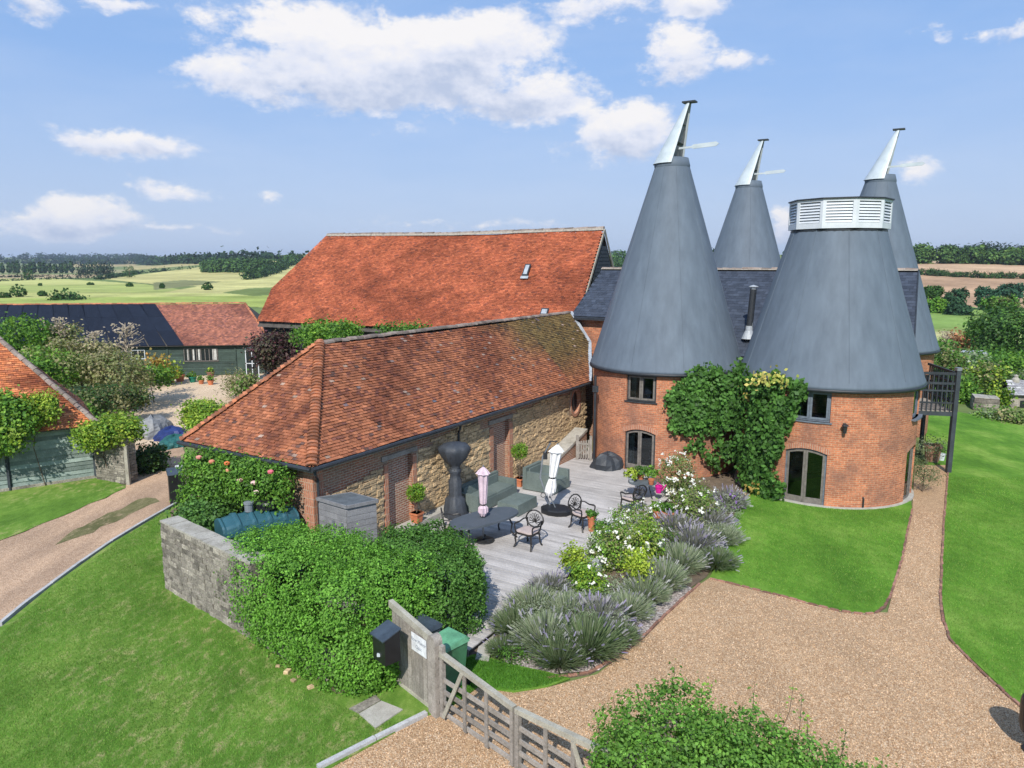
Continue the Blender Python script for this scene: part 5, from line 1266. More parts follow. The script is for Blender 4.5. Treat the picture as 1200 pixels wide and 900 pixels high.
# patio heater under a cover
def heater():
    b = st(5.45, .7, DZ); s = 1.0; root = thing('patio_heater', 'tall patio heater wrapped in a dark cover against the stone wall', 'patio heater', b)
    mb = MB(); prof = [(.0, .0), (.34, .0), (.36, .06), (.33, .3), (.27, .62), (.21, .66), (.2, .75), (.215, 1.2), (.17, 1.26), (.165, 1.42), (.2, 1.5), (.19, 1.55), (.14, 1.6), (.2, 1.72), (.40, 1.92), (.50, 2.15), (.51, 2.27), (.42, 2.36), (.2, 2.42), (0, 2.43)]
    n = 28
    for i, (r, z) in enumerate(prof):
        for j in range(n):
            a = 2 * pi * j / n; f = 1 + .07 * cos(9 * a + z * 3) * (r > .1) + .05 * sin(5 * a - z * 4); sq = 1
            if z < .7: sq = 1 + .12 * abs(cos(2 * a))
            mb.V.append((b.x + r * f * sq * cos(a), b.y + r * f * sq * sin(a), b.z + z * 1.04 * s))
    for i in range(len(prof) - 1):
        for j in range(n):
            a = i * n + j; c = i * n + (j + 1) % n; mb.F.append((a, c, c + n, a + n)); mb.C.append(None); mb.U.append(None)
    mb.build('cover', 'heater_cover', root, smooth=True)
    mb = MB(); mb.lathe((b.x, b.y, b.z + 1.57 * s), [(.15, -.02), (.17, 0), (.17, .05), (.15, .07)], 16); mb.build('drawstring', 'black_plastic', root)
heater()
# sofa, coffee table and armchair under green covers
def covered_seat(name, label, cat, s0, s1, t0, t1, seat, arm, back, leftarm=True):
    root = thing(name, label, cat, st((s0 + s1) / 2, (t0 + t1) / 2, DZ)); z = lambda h: Vector((0, 0, h)); aw = .14
    B = lambda nm, a, b, c, d, h0, h1, m='green_cover': (lambda mb: (mb.hexa([st(a, c, DZ + h0), st(b, c, DZ + h0), st(b, d, DZ + h0), st(a, d, DZ + h0), st(a + .01, c + .01, DZ + h1), st(b - .01, c + .01, DZ + h1), st(b - .01, d - .01, DZ + h1), st(a + .01, d - .01, DZ + h1)]), mb.build(nm, m, root)))(MB())
    B('seat', s0 + aw, s1 - aw, t0 + .16, t1, .03, seat); B('backrest', s0, s1, t0, t0 + .16, .03, back)
    B('armrest', s0, s0 + aw, t0 + .16, t1, .03, arm); B('armrest', s1 - aw, s1, t0 + .16, t1, .03, arm); np_ = max(1, int((s1 - s0) / 1.0)); pw = (s1 - s0 - 2 * aw) / np_
    for k in range(np_): B('seat_pad', s0 + aw + k * pw + .012, s0 + aw + (k + 1) * pw - .012, t0 + .19, t1 - .03, seat, seat + .07)
    for k in range(np_): B('back_pad', s0 + aw + k * pw + .02, s0 + aw + (k + 1) * pw - .02, t0 + .16, t0 + .24, seat + .07, back - .06)
    return root
covered_seat('garden_sofa', 'garden sofa under fitted grey green cover against the stone wall', 'sofa', 6.0, 8.45, .3, 1.25, .38, .62, .80)
covered_seat('covered_armchair', 'single garden armchair under grey green cover behind the white parasol', 'armchair', 9.15, 10.35, 1.05, 2.4, .38, .70, .84)
mb = MB(); mb.hexa([st(6.5, 1.65, DZ + .02), st(7.75, 1.65, DZ + .02), st(7.75, 2.5, DZ + .02), st(6.5, 2.5, DZ + .02), st(6.52, 1.67, DZ + .38), st(7.73, 1.67, DZ + .38), st(7.73, 2.48, DZ + .38), st(6.52, 2.48, DZ + .38)])
tag(mb.build('coffee_table', 'green_cover', org=st(7.1, 2.1, DZ)), 'low square coffee table under grey green cover in front of sofa', 'table')
# dark covered barbecue by the tower door
p = at(713, 551, DZ); mb = MB(); rs = random.Random(3); n = 18
for i, (r, z) in enumerate([(.62, 0), (.6, .2), (.5, .42), (.32, .56), (.1, .62), (0, .63)]):
    for j in range(n):
        a = 2 * pi * j / n; f = 1 + .13 * sin(3 * a + i) + .06 * sin(7 * a); mb.V.append((p.x + r * f * cos(a) * 1.1, p.y + .3 + r * f * sin(a) * .7, DZ + z * (1 + .15 * sin(2 * a))))
for i in range(5):
    for j in range(n): a = i * n + j; c = i * n + (j + 1) % n; mb.F.append((a, c, c + n, a + n)); mb.C.append(None); mb.U.append(None)
tag(mb.build('covered_barbecue', 'black_cover', org=p), 'low black covered heap beside the arched tower door on deck', 'barbecue')
# pots with clipped topiary balls
def pot_square(root, c, w, h, m):
    mb = MB(); x = D1 * w; y = DN * w; b = [c - x * .8 - y * .8, c + x * .8 - y * .8, c + x * .8 + y * .8, c - x * .8 + y * .8]; t = [c + Vector((0, 0, h)) + a * x + bb * y for a, bb in ((-1, -1), (1, -1), (1, 1), (-1, 1))]
    mb.hexa(b + t); o = mb.build('pot', m, root)
    mb = MB(); mb.hexa([q + (q - c - Vector((0, 0, h))) * .12 + Vector((0, 0, -.06)) for q in t] + [q + (q - c - Vector((0, 0, h))) * .12 + Vector((0, 0, .0)) for q in t]); mb.build('rim', m, o)
    return o
def round_pot(root, c, r, h, m, name='pot'):
    mb = MB(); mb.lathe(c, [(0, 0), (r * .68, 0), (r * .95, h * .8), (r * 1.06, h * .82), (r * 1.06, h), (r * .9, h), (r * .85, h * .85), (0, h * .85)], 16); o = mb.build(name, m, root, org=c, smooth=False) if root is None else mb.build(name, m, root)
    return o

# ================================================================== BY THE HEDGE: tank, storage box, bins, postbox
def oil_tank():
    a, b = at(257, 604, 2.1), at(342, 588, 2.1); c = (a + b) / 2; d = (b - a); L = d.length / 2 + .04; W_ = .5; zs = 1.45; rz = atan2(d.y, d.x)
    root = thing('oil_tank', 'big dark teal plastic oil tank with black lid behind the garden wall', 'oil tank', (c.x, c.y, 0)); q = lambda x, y, z: Vector((c.x + x * cos(rz) - y * sin(rz), c.y + x * sin(rz) + y * cos(rz), z * zs))
    nx, mb = 40, MB(); prof = [(-1, .15), (-1, 1.22), (-.95, 1.29), (-.8, 1.33), (-.35, 1.38), (0, 1.41), (.35, 1.38), (.8, 1.33), (.95, 1.29), (1, 1.22), (1, .15)]
    rows = []
    for i in range(nx + 1):
        x = -L + 2 * L * i / nx; rib = .035 if (i % 8) in (0, 1) else 0; end = 1 - .1 * (abs(x) / L) ** 8
        rows.append([q(x, y * W_ * end, z * (1 if z < 1.2 else (1 - .05 * (abs(x) / L) ** 6)) + (rib if z > 1.2 else 0)) for y, z in prof])
    for r0, r1 in zip(rows, rows[1:]):
        for j in range(len(prof) - 1): mb.face([r0[j], r1[j], r1[j + 1], r0[j + 1]])
    mb.face(rows[0]); mb.face(rows[-1][::-1]); mb.build('body', 'tank_plastic', root, smooth=False)
    mb = MB(); mb.obox(q(-L * .98, -W_ - .05, 1.13), q(L * .98, -W_ - .05, 1.13) - q(-L * .98, -W_ - .05, 1.13), q(0, .12, 0) - q(0, 0, 0), Vector((0, 0, .1))); mb.build('top_rim', 'tank_plastic', root)
    mb = MB(); mb.lathe(q(L * .35, .1, 1.46), [(.36, -.05), (.36, .08), (.33, .13), (.2, .17), (0, .18)], 20); mb.build('lid', 'black_plastic', root)
    mb = MB(); mb.lathe(q(-L * .2, .0, 1.46), [(.11, -.05), (.11, .14), (.13, .15), (.13, .2), (0, .22)], 14); mb.build('vent', 'steel_pole', root)
oil_tank()
def storage_box():  # stands at the corner of the barn
    z = 2.3; T = [at(371, 583, z), at(406, 593, z), at(443, 585.5, z), at(411, 577, z)]; c = sum(T, Vector()) / 4; root = thing('storage_box', 'grey timber storage shed with felt lid at the barn corner', 'storage box', (c.x, c.y, 0))
    ins = [c + (p - c) * .93 for p in T]; d = lambda p, zz: Vector((p.x, p.y, zz))
    mb = MB(); mb.hexa([d(p, .05) for p in ins] + [d(p, z - .07) for p in ins]); mb.build('body', 'shed_wood', root)
    mb = MB(); mb.hexa([d(p, z - .07) for p in T] + [d(p, z) for p in T]); lid = mb.build('lid', 'shed_roof', root)
    mb = MB()
    for i in range(4): mb.bar(d(T[i], z - .035), d(T[(i + 1) % 4], z - .035), .04, .085)
    mb.build('lid_edge', 'shed_wood', lid)
    for i in (0, 1):   # cladding boards on the two visible sides
        a, b = ins[i], ins[i + 1]; e = (b - a).normalized(); nn = Vector((e.y, -e.x, 0)); nn = nn if nn.dot(a - c) > 0 else -nn
        for k in range(13):
            mb = MB(); mb.obox(d(a, .05 + k * .162) + nn * .002, b - a, nn * .016, Vector((0, 0, .152))); mb.build('cladding_board', 'shed_wood', root)
    a, b = ins[0], ins[1]; e = (b - a); nn = Vector((e.y, -e.x, 0)).normalized(); nn = nn if nn.dot(a - c) > 0 else -nn
    mb = MB()
    for f0 in (.5, .82): mb.obox(d(a, .2) + e * f0 + nn * .02, e * .07, nn * .03, Vector((0, 0, 1.6)))
    mb.obox(d(a, 1.25) + e * .57 + nn * .022, e * .25, nn * .03, Vector((0, 0, .1))); mb.obox(d(a, .35) + e * .57 + nn * .022, e * .25, nn * .03, Vector((0, 0, .1))); mb.build('door_frame', 'steel_pole', root)
storage_box()
def bin_(label, c, rz, body, lid, sc=1.0):
    root = thing('wheelie_bin', label, 'wheelie bin', (c.x, c.y, .03), 'wheelie bins behind the gate panel'); x = Vector((cos(rz), sin(rz), 0)); y = Vector((-sin(rz), cos(rz), 0)); q = lambda a, b, z: c.xy.to_3d() + x * a * sc + y * b * sc + Vector((0, 0, .03 + z * sc))
    mb = MB(); mb.hexa([q(-.22, -.23, .04), q(.22, -.23, .04), q(.22, .23, .04), q(-.22, .23, .04), q(-.29, -.33, .98), q(.29, -.33, .98), q(.29, .30, .98), q(-.29, .30, .98)]); bd = mb.build('body', body, root)
    mb = MB(); r = [q(-.31, -.36, .97), q(.31, -.36, .97), q(.31, .33, .97), q(-.31, .33, .97)]; t = [q(-.29, -.33, 1.02), q(.29, -.33, 1.02), q(.27, .28, 1.09), q(-.27, .28, 1.09)]; mb.hexa(r + t); ld = mb.build('lid', lid, root)
    mb = MB(); mb.bar(q(-.1, -.375, .99), q(.12, -.375, .99), .03, .05); mb.build('lid_grip', 'black_plastic', ld)
    mb = MB(); mb.tube([q(-.25, .38, .98), q(.25, .38, .98)], .018, 6); mb.build('handle', body, root)
    for s in (-1, 1):
        mb = MB(); mb.tube([q(s * .24, .27, .1), q(s * .3, .27, .1)], .1 * sc, 12); mb.build('wheel', 'black_plastic', root)
    return root
bin_('green wheelie bin with paler green lid behind the gate post', at(524, 752, 1.0), -.75, 'green_bin_body', 'green_bin')
bin_('dark grey wheelie bin behind the boarded gate side panel', at(493, 734, 1.03), -.75, 'dark_bin', 'dark_bin')
# gate, posts, side panel, sign, letter box
gp0 = at(511, 837); gdir = (at(600, 893) - at(520, 838)).normalized(); sdir = (at(463, 803) - at(500, 832)).normalized()
def gatepost():
    mb = MB(); b = gp0; n = [(0, 0), (.0, 0)]; x = sdir; y = Vector((-x.y, x.x, 0)); w = .12; k = 10; z1 = 1.62
    prof = [(-w, 0), (w, 0), (w, z1 - .1)] + [(w * cos(pi * i / k), z1 - .1 + .12 * sin(pi * i / k)) for i in range(1, k)] + [(-w, z1 - .1)]
    A = [b + x * u + y * .09 + Vector((0, 0, z)) for u, z in prof]; B = [p - y * .18 for p in A]
    mb.face(A); mb.face(B[::-1])
    for i in range(len(A)): j = (i + 1) % len(A); mb.face([A[i], B[i], B[j], A[j]])
    o = mb.build('gate_post', 'grey_wood', org=b); tag(o, 'thick weathered timber gate post with rounded top between panel and gate', 'gate post')
gatepost()
def side_panel():
    b = gp0 + sdir * .14; root = thing('fence', 'closeboarded grey timber panel beside the gate, carrying the white sign', 'fence panel', b + sdir * .6); y = Vector((-sdir.y, sdir.x, 0)); L = 1.35
    y = y if y.dot(Vector((0, -1, 0))) > 0 else -y
    for k in range(10):
        mb = MB(); mb.obox(b + sdir * (k * .135) - y * .02 + Vector((0, 0, .02)), sdir * .125, y * .022, Vector((0, 0, 1.42 + .02 * k))); mb.build('board', 'grey_wood', root)
    mb = MB(); a = b + Vector((0, 0, 1.44)) - sdir * .02; mb.hexa([a - y * .05, a + sdir * L * 1.04 - y * .05 + Vector((0, 0, .20)), a + sdir * L * 1.04 + y * .05 + Vector((0, 0, .20)), a + y * .05] + [p + Vector((0, 0, .14)) for p in [a - y * .05, a + sdir * L * 1.04 - y * .05 + Vector((0, 0, .20)), a + sdir * L * 1.04 + y * .05 + Vector((0, 0, .20)), a + y * .05]]); mb.build('capping_rail', 'pale_wood', root)
    mb = MB(); mb.obox(b - y * .022 + Vector((0, 0, .0)), sdir * L, y * .04, Vector((0, 0, .1))); mb.build('gravel_board', 'pale_wood', root)
    # sign
    sw, sh = .50, .36; o = b + sdir * .10 + y * .035 + Vector((0, 0, 1.05)); sx = -sdir
    s_ = thing('house_sign', 'white rectangular house name sign fixed to the boarded panel', 'sign', o + sdir * sw / 2 + Vector((0, 0, sh / 2)))
    mb = MB(); mb.obox(o - y * .012, sdir * sw, y * .012, Vector((0, 0, sh))); mb.build('sign_board', 'sign_white', s_)
    for txt, zz, sz in (('Bow Manor', .21, .105), ('Oast', .08, .105)):
        cu = bpy.data.curves.new('lettering', 'FONT'); cu.body = txt; cu.size = sz; cu.align_x = 'CENTER'; cu.extrude = .001; cu.materials.append(MATS['letter_grey'])
        t0 = bpy.data.objects.new('lettering_source', cu); COL.objects.link(t0); me_ = bpy.data.meshes.new_from_object(t0.evaluated_get(bpy.context.evaluated_depsgraph_get())); bpy.data.objects.remove(t0)
        t = bpy.data.objects.new('lettering', me_); COL.objects.link(t); t.parent = s_; c = o + sdir * sw / 2 + y * .003 + Vector((0, 0, zz)); t.location = c - ORG[s_.name]
        t.rotation_euler = Matrix((sx, Vector((0, 0, 1)), y)).transposed().to_euler(); ORG[t.name] = ORG[s_.name]
    # letter box on the hedge side
    c = at(453, 757, 1.22); lb = thing('letter_box', 'black metal letter box fixed beside the boarded panel against the hedge', 'letter box', (c.x, c.y, .8))
    mb = MB(); x = sdir; w, dd, h = .22, .17, .27; P = lambda a, bb, z: c + x * a + y * bb + Vector((0, 0, z))
    mb.hexa([P(-w, -dd, -h), P(w, -dd, -h), P(w, dd, -h), P(-w, dd, -h), P(-w, -dd, h + .1), P(w, -dd, h + .1), P(w, dd, h - .02), P(-w, dd, h - .02)]); bx = mb.build('box', 'black_plastic', lb)
    mb = MB(); mb.hexa([P(-w - .02, -dd - .02, h + .1), P(w + .02, -dd - .02, h + .1), P(w + .02, dd + .05, h - .04), P(-w - .02, dd + .05, h - .04), P(-w - .02, -dd - .02, h + .125), P(w + .02, -dd - .02, h + .125), P(w + .02, dd + .05, h - .015), P(-w - .02, dd + .05, h - .015)]); mb.build('lid', 'dark_bin', lb)
    mb = MB(); mb.box(P(0, dd + .01, -.12), (.03, .02, .03)); mb.build('lock', 'white_metal', lb)
    mb = MB(); e_ = b + sdir * (L - .03) - y * .05; mb.bar(Vector((c.x, c.y, c.z)) - y * .1, Vector((e_.x, e_.y, c.z)), .04, .06); mb.build('bracket', 'black_board', lb)
side_panel()
def field_gate(start, d, L, flip, label):
    root = thing('field_gate', label, 'gate', start + d * L / 2, 'pair of five bar driveway gates'); Z = lambda h: Vector((0, 0, h)); up = Vector((0, 0, 1))
    n = Vector((d.y, -d.x, 0))
    h0, h1 = (1.32, 1.12) if not flip else (1.12, 1.32)
    mb = MB(); mb.bar(start + Z(h0), start + d * L + Z(h1), .10, .09); mb.build('top_rail', 'pale_wood', root)
    for k, z in enumerate((.14, .36, .58, .82)):
        mb = MB(); mb.bar(start + d * .04 + Z(z), start + d * (L - .04) + Z(z), .03, .085); mb.build('rail', 'grey_wood', root)
    hs_, he = (1.5, 1.12) if not flip else (1.14, 1.34)
    mb = MB(); mb.bar(start + d * .04 + Z(.05), start + d * .04 + Z(hs_), .085, .085, up=d); mb.build('hanging_stile', 'grey_wood', root)
    mb = MB(); mb.bar(start + d * (L - .04) + Z(.05), start + d * (L - .04) + Z(he), .075, .075, up=d); mb.build('slam_stile', 'grey_wood', root)
    for f in (.36, .66):
        mb = MB(); mb.bar(start + d * L * f + Z(.08) + n * .035, start + d * L * f + Z(1.2) + n * .035, .08, .025, up=n); mb.build('upright', 'grey_wood', root)
    a, b = ((.06, 0.1), (.34, 1.22)) if not flip else ((.94, .1), (.66, 1.22))
    mb = MB(); mb.bar(start + d * L * a[0] + Z(a[1]) + n * .06, start + d * L * b[0] + Z(b[1]) + n * .06, .08, .025, up=n); mb.build('brace', 'pale_wood', root)
    for z in (.3, 1.2):
        mb = MB(); mb.bar((start if not flip else start + d * L) + Z(z) - d * .1, (start if not flip else start + d * L) + Z(z) + d * .25, .02, .05); mb.build('hinge_strap', 'iron', root)
g0 = gp0 + gdir * .18
field_gate(g0, gdir, 1.95, False, 'weathered timber five bar gate hung on the thick post, left leaf')
field_gate(g0 + gdir * 2.0, gdir, 1.95, True, 'weathered timber five bar gate running off the bottom edge, right leaf')
# balcony frame at the right
def balcony():
    b = at(1111, 554); root = thing('balcony', 'dark timber balcony on a tall post at the right side of towers', 'balcony', b); top = 4.3; Z = lambda h: Vector((0, 0, h))
    f = b + Z(0); L_ = Vector((-1.35, .3, 0)); D_ = Vector((.5, 3.0, 0))
    mb = MB(); mb.bar(b + Z(0), b + Z(top), .17, .17); mb.build('post', 'black_board', root)
    mb = MB(); b2 = b + D_; mb.bar(b2, b2 + Z(3.6), .13, .13); mb.build('post', 'black_board', root)
    z0, z1 = 2.45, 4.1
    for z, w in ((z0, .16), (z0 + .45, .06), (z0 + .95, .06), (z1 - .40, .09), (z1, .1)):
        mb = MB(); mb.bar(b + Z(z), b + L_ + Z(z), .07, w); mb.build('rail', 'black_board', root)
        mb = MB(); mb.bar(b + Z(z), b2 + Z(z), .07, w * .98); mb.build('rail', 'black_board', root)
    for k in range(1, 8):
        p = b + L_ * (k / 8); mb = MB(); mb.bar(p + Z(z0 + .05), p + Z(z1 - .02), .045, .045); mb.build('baluster', 'black_board', root)
    for k in range(1, 14):
        p = b + D_ * (k / 14); mb = MB(); mb.bar(p + Z(z0 + .05), p + Z(z1 - .02), .045, .045); mb.build('baluster', 'black_board', root)
    for k in range(10):
        p = b + D_ * (k / 10); mb = MB(); mb.obox(p + Z(z0 + .09), L_, D_ * .092, Z(.03)); mb.build('floor_board', 'grey_wood', root)
    mb = MB(); mb.box(b + Z(top + .0), (.1, .1, .06)); mb.build('post_cap', 'steel_pole', root)
balcony()
# black bin on the left, notice on the pillar
p = at(208, 590); root = thing('black_bin', 'square black bin with sloping lid at the end of the garden wall', 'bin', (p.x, p.y, 0)); rz = .5
mb = MB(); mb.box((p.x, p.y + .2, .55), (.33, .27, .53), rz); mb.build('body', 'black_plastic', root)
x = Vector((cos(rz), sin(rz), 0)); y = Vector((-sin(rz), cos(rz), 0)); c = Vector((p.x, p.y + .2, 1.08))
mb = MB(); mb.hexa([c - x * .36 - y * .3, c + x * .36 - y * .3, c + x * .36 + y * .3, c - x * .36 + y * .3, c - x * .35 - y * .29 + Vector((0, 0, .04)), c + x * .35 - y * .29 + Vector((0, 0, .04)), c + x * .35 + y * .29 + Vector((0, 0, .14)), c - x * .35 + y * .29 + Vector((0, 0, .14))]); mb.build('lid', 'dark_bin', root)
a = atY(206.5, 566, p.y + .42); b = atY(218.5, 566, p.y + .62); a.z = b.z = atY(212, 564.5, p.y + .5).z
root = thing('notice_board', 'small white notice fixed to the stone pillar above the black bin', 'notice', a)
mb = MB(); mb.obox(a, b - a, Vector((0, .03, 0)), Vector((0, 0, .62))); mb.build('board', 'sign_white', root)
e = (b - a); nn = Vector((e.y, -e.x, 0)).normalized() * .01
def mark(pts):
    m_ = MB(); m_.tube([a + e * u + nn + Vector((0, 0, v * .62)) for u, v in pts], .012, 4); m_.build('marking', 'letter_grey', root)
mark([(.25, .62), (.45, .5), (.8, .8)]); mark([(.35, .78), (.6, .58), (.85, .62)]); mark([(.35, .3), (.5, .33), (.68, .28)])
# tarpaulin heaps and covered trailer in the courtyard
def heap(name, label, cat, u, v, wpx, hpx, m, seed, dy=1.1):
    p = at(u, v); dep = p.y; w = wpx * dep / FPX / 2; h = hpx * dep / FPX; rs = random.Random(seed); mb = MB(); n, k = 22, 7
    for i in range(k + 1):
        t = i / k
        for j in range(n):
            a = 2 * pi * j / n; r = (1 - t ** 2.2) ** .6 * (1 + .14 * sin(3 * a + seed) + .08 * sin(8 * a + t * 6 + seed)); mb.V.append((p.x + w * r * cos(a), p.y + dy + dy * r * sin(a), h * t * (1 + .12 * sin(2 * a + seed))))
    for i in range(k):
        for j in range(n): a = i * n + j; c = i * n + (j + 1) % n; mb.F.append((a, c, c + n, a + n)); mb.C.append(None); mb.U.append(None)
    tag(mb.build(name, m, org=p), label, cat)
heap('teal_tarpaulin', 'crumpled teal tarpaulin heap at the mouth of the courtyard', 'tarpaulin', 195, 527, 36, 13, 'teal_tarp', 1, .9)
heap('blue_tarpaulin', 'crumpled blue tarpaulin heap behind the teal one', 'tarpaulin', 192, 518, 36, 14, 'blue_tarp', 2, .9)
heap('grey_tarpaulin', 'pale grey sheeted heap left of the blue tarpaulin', 'tarpaulin', 164, 516, 42, 23, 'grey_tarp', 4, 1.3)
# dark barrel cut by the right edge of the photograph
p = at(1213, 882); mb = MB(); mb.lathe((p.x, p.y, 0), [(0, .32), (.18, .33), (.26, .4), (.29, .55), (.3, .9), (.28, 1.0), (.2, 1.05), (0, 1.06)], 24)
root = thing('dark_urn', 'dark green rounded urn on a foot, mostly cut off by the right edge', 'urn', (p.x, p.y, 0)); mb.build('body', 'black_plastic', root)
mb = MB(); mb.lathe((p.x, p.y, 0), [(.0, 0), (.2, 0), (.2, .05), (.08, .1), (.07, .28), (.16, .34)], 16); mb.build('foot', 'black_plastic', root)
# rubble stones at the hedge foot
me = unit_block('stone', 'rubble', 3)
for i, (u, v, s) in enumerate(((326, 783, .07), (337, 790, .11), (344, 800, .08), (364, 808, .09), (350, 795, .06))):
    o = bpy.data.objects.new('loose_stone', me); COL.objects.link(o); p = at(u, v); o.location = (p.x, p.y, .02); o.scale = (s * 1.3, s, s * .7); o.rotation_euler = (0, 0, i * 1.3)
    tag(o, ['small pale loose stone at the hedge foot, leftmost of the five', 'largest pale loose stone at the foot of the hedge', 'small loose stone just below the largest one by the hedge', 'rightmost pale loose stone at the hedge foot', 'smallest loose stone between the two bigger ones by the hedge'][i], 'stone', 'loose stones at the hedge foot')
# rustic garden store on the right, stone planter wall
root_p = at(1190, 478); root = thing('garden_store', 'small garden store with grey slate roof and finial at right edge', 'shed', root_p)
c = root_p + Vector((1.2, .9, 0)); zr = atY(1185, 444, root_p.y + .9).z; ze = atY(1175, 463, root_p.y).z
mb = MB(); mb.box((c.x, c.y, ze / 2), (1.5, .8, ze / 2)); mb.build('wall', 'wall_stone', root)
tiles('slates', root, (c.x - 1.75, c.y - 1.0, ze), (1, 0, 0), (0, 1.0, zr - ze - .1), sqrt(1 + (zr - ze) ** 2), .25, .14, lambda s: s * .35, lambda s: 3.5 - s * .1, 'slate', [((.36, .36, .37), 3), ((.28, .28, .3), 3), ((.48, .48, .48), 2)], seed=44)
mb = MB(); mb.face([(c.x - 1.7, c.y - 1, ze - .03), (c.x + 1.7, c.y - 1, ze - .03), (c.x + 1.6, c.y, zr - .1), (c.x - 1.3, c.y, zr - .1)]); mb.face([(c.x - 1.7, c.y + 1, ze - .03), (c.x + 1.7, c.y + 1, ze - .03), (c.x + 1.6, c.y, zr - .1), (c.x - 1.3, c.y, zr - .1)]); mb.build('roof', 'interior', root)
mb = MB(); q = Vector((c.x - .75, c.y, zr - .1)); mb.lathe(q, [(.22, -.1), (.2, .1), (.1, .2), (.12, .3), (0, .38)], 10); mb.build('finial', 'stone_cap', root)
mb = MB(); mb.obox((c.x - .9, c.y - .83, ze - .75), (1.4, 0, 0), (0, .02, 0), (0, 0, .4)); mb.build('opening', 'dark_glass', root)
stone_wall('stone_planter', 'low grey dry stone planter wall in the garden at right', at(1141, 480), at(1170, 482), .7, 1.2, 'wall', sw=(.4, .8), sh=(.14, .24), limit=90)
# ================================================================== VEGETATION
def unit(v): return v / (np.linalg.norm(v, axis=1, keepdims=True) + 1e-9)
def crown(blobs, n, rs, clump=22, cs=.12, core=.25, zmin=.02, outb=1.06):
    """leaf positions spread over and just inside lumpy blobs; returns P, N, clump ids"""
    B = [tuple(b) + (2, 0)[len(b) - 6:] if len(b) < 8 else tuple(b) for b in blobs]; B = np.array(B, float)
    w = B[:, 3] * B[:, 4] + B[:, 4] * B[:, 5] + B[:, 3] * B[:, 5]; w /= w.sum()
    m = max(4, n // clump); bi = rs.choice(len(B), int(m * 1.7), p=w); b = B[bi]
    d = unit(rs.normal(size=(len(bi), 3)))
    k = (np.abs(d) ** b[:, 6:7]).sum(1) ** (-1 / b[:, 6])
    f = 1 - np.where(rs.rand(len(bi)) < core, rs.uniform(.15, .6, len(bi)), rs.rand(len(bi)) ** 2.2 * .22)
    f = f * (1 + .09 * nz(d[:, 0] * 4 + bi, d[:, 1] * 4 + d[:, 2] * 3, 1.0)) * outb / 1.06
    q = d * (k * f)[:, None] * b[:, 3:6]; c, s = np.cos(b[:, 7]), np.sin(b[:, 7])
    C = np.stack([q[:, 0] * c - q[:, 1] * s, q[:, 0] * s + q[:, 1] * c, q[:, 2]], 1) + b[:, :3]
    nl = d / b[:, 3:6]; Nn = unit(np.stack([nl[:, 0] * c - nl[:, 1] * s, nl[:, 0] * s + nl[:, 1] * c, nl[:, 2]], 1))
    keep = C[:, 2] > zmin - .05
    for j, bb in enumerate(B):
        r = C - bb[:3]; cc, ss = cos(-bb[7]), sin(-bb[7]); r = np.stack([r[:, 0] * cc - r[:, 1] * ss, r[:, 0] * ss + r[:, 1] * cc, r[:, 2]], 1) / bb[3:6]
        keep &= ~(((np.abs(r) ** bb[6]).sum(1) < .42) & (bi != j))
    C, Nn, b = C[keep][:m], Nn[keep][:m], b[keep][:m]; m = len(C)
    ids = np.repeat(np.arange(m), clump); N_ = len(ids)
    if np.isscalar(cs): sig = np.full((N_, 1), cs)
    P = C[ids] + rs.normal(size=(N_, 3)) * sig * (1 - .45 * np.abs(Nn[ids])); P[:, 2] = np.maximum(P[:, 2], zmin)
    return P, Nn[ids], ids
def leafmesh(name, m, parent, P, N, ids, size, cols, rs, org=(0, 0, 0), aspect=.68, wob=.55, upb=.35, cvar=.2, lvar=.18, fold=True, droop=0):
    n = len(P); cols = np.array(cols, float); nid = ids.max() + 1
    cc = cols[rs.choice(len(cols), nid)] * rs.normal(1, cvar, (nid, 1)).clip(.45, 1.6)
    col = cc[ids] * .65 + cols[rs.choice(len(cols), n)] * .35; col = col * rs.normal(1, lvar, (n, 1)).clip(.4, 1.7)
    nn = unit(N + rs.normal(size=(n, 3)) * wob + np.array([0, 0, upb]))
    a = np.cross(nn, unit(rs.normal(size=(n, 3)))); a = unit(a); b = np.cross(nn, a)
    L = (size * rs.uniform(.65, 1.35, n))[:, None]; Wd = L * aspect
    V = np.stack([P - a * L / 2, P + b * Wd / 2 - nn * L * .08, P + a * L / 2 - nn * L * .12 * (1 + droop), P - b * Wd / 2 - nn * L * .08], 1).reshape(-1, 3)
    return npmesh(name, V, 4, col.clip(.004, .95), m, parent, org)
GREEN = [(.075, .18, .026), (.095, .22, .032), (.115, .25, .04), (.055, .135, .022)]
BRIGHT = [(.16, .31, .035), (.125, .27, .032), (.21, .36, .045), (.09, .21, .028)]
DARK = [(.04, .095, .022), (.05, .115, .028), (.032, .075, .02), (.065, .135, .032)]
OLIVE = [(.24, .25, .10), (.31, .27, .14), (.18, .22, .075), (.37, .31, .19), (.13, .19, .05)]
YEL = [(.34, .44, .045), (.27, .38, .04), (.21, .33, .035), (.38, .45, .07)]
def trunk(root, base, top, r, m='bark', limbs=5, seed=1, spread=.6):
    rr = random.Random(seed); mb = MB(); base, top = Vector(base), Vector(top); mid = base.lerp(top, .5) + Vector((rr.uniform(-.1, .1), rr.uniform(-.1, .1), 0)) * (top - base).length
    mb.tube([base, mid, top], [r, r * .7, r * .3], 7)
    for i in range(limbs):
        t = rr.uniform(.35, .85); p = base.lerp(mid, t * 2) if t < .5 else mid.lerp(top, t * 2 - 1); L = (top - base).length * spread * rr.uniform(.4, .8); a = rr.uniform(0, 2 * pi)
        e = p + Vector((cos(a) * L, sin(a) * L, L * rr.uniform(.4, .9))); mb.tube([p, p.lerp(e, .5) + Vector((0, 0, L * .1)), e], [r * .4, r * .28, r * .1], 5)
    return mb.build('trunk', m, root)
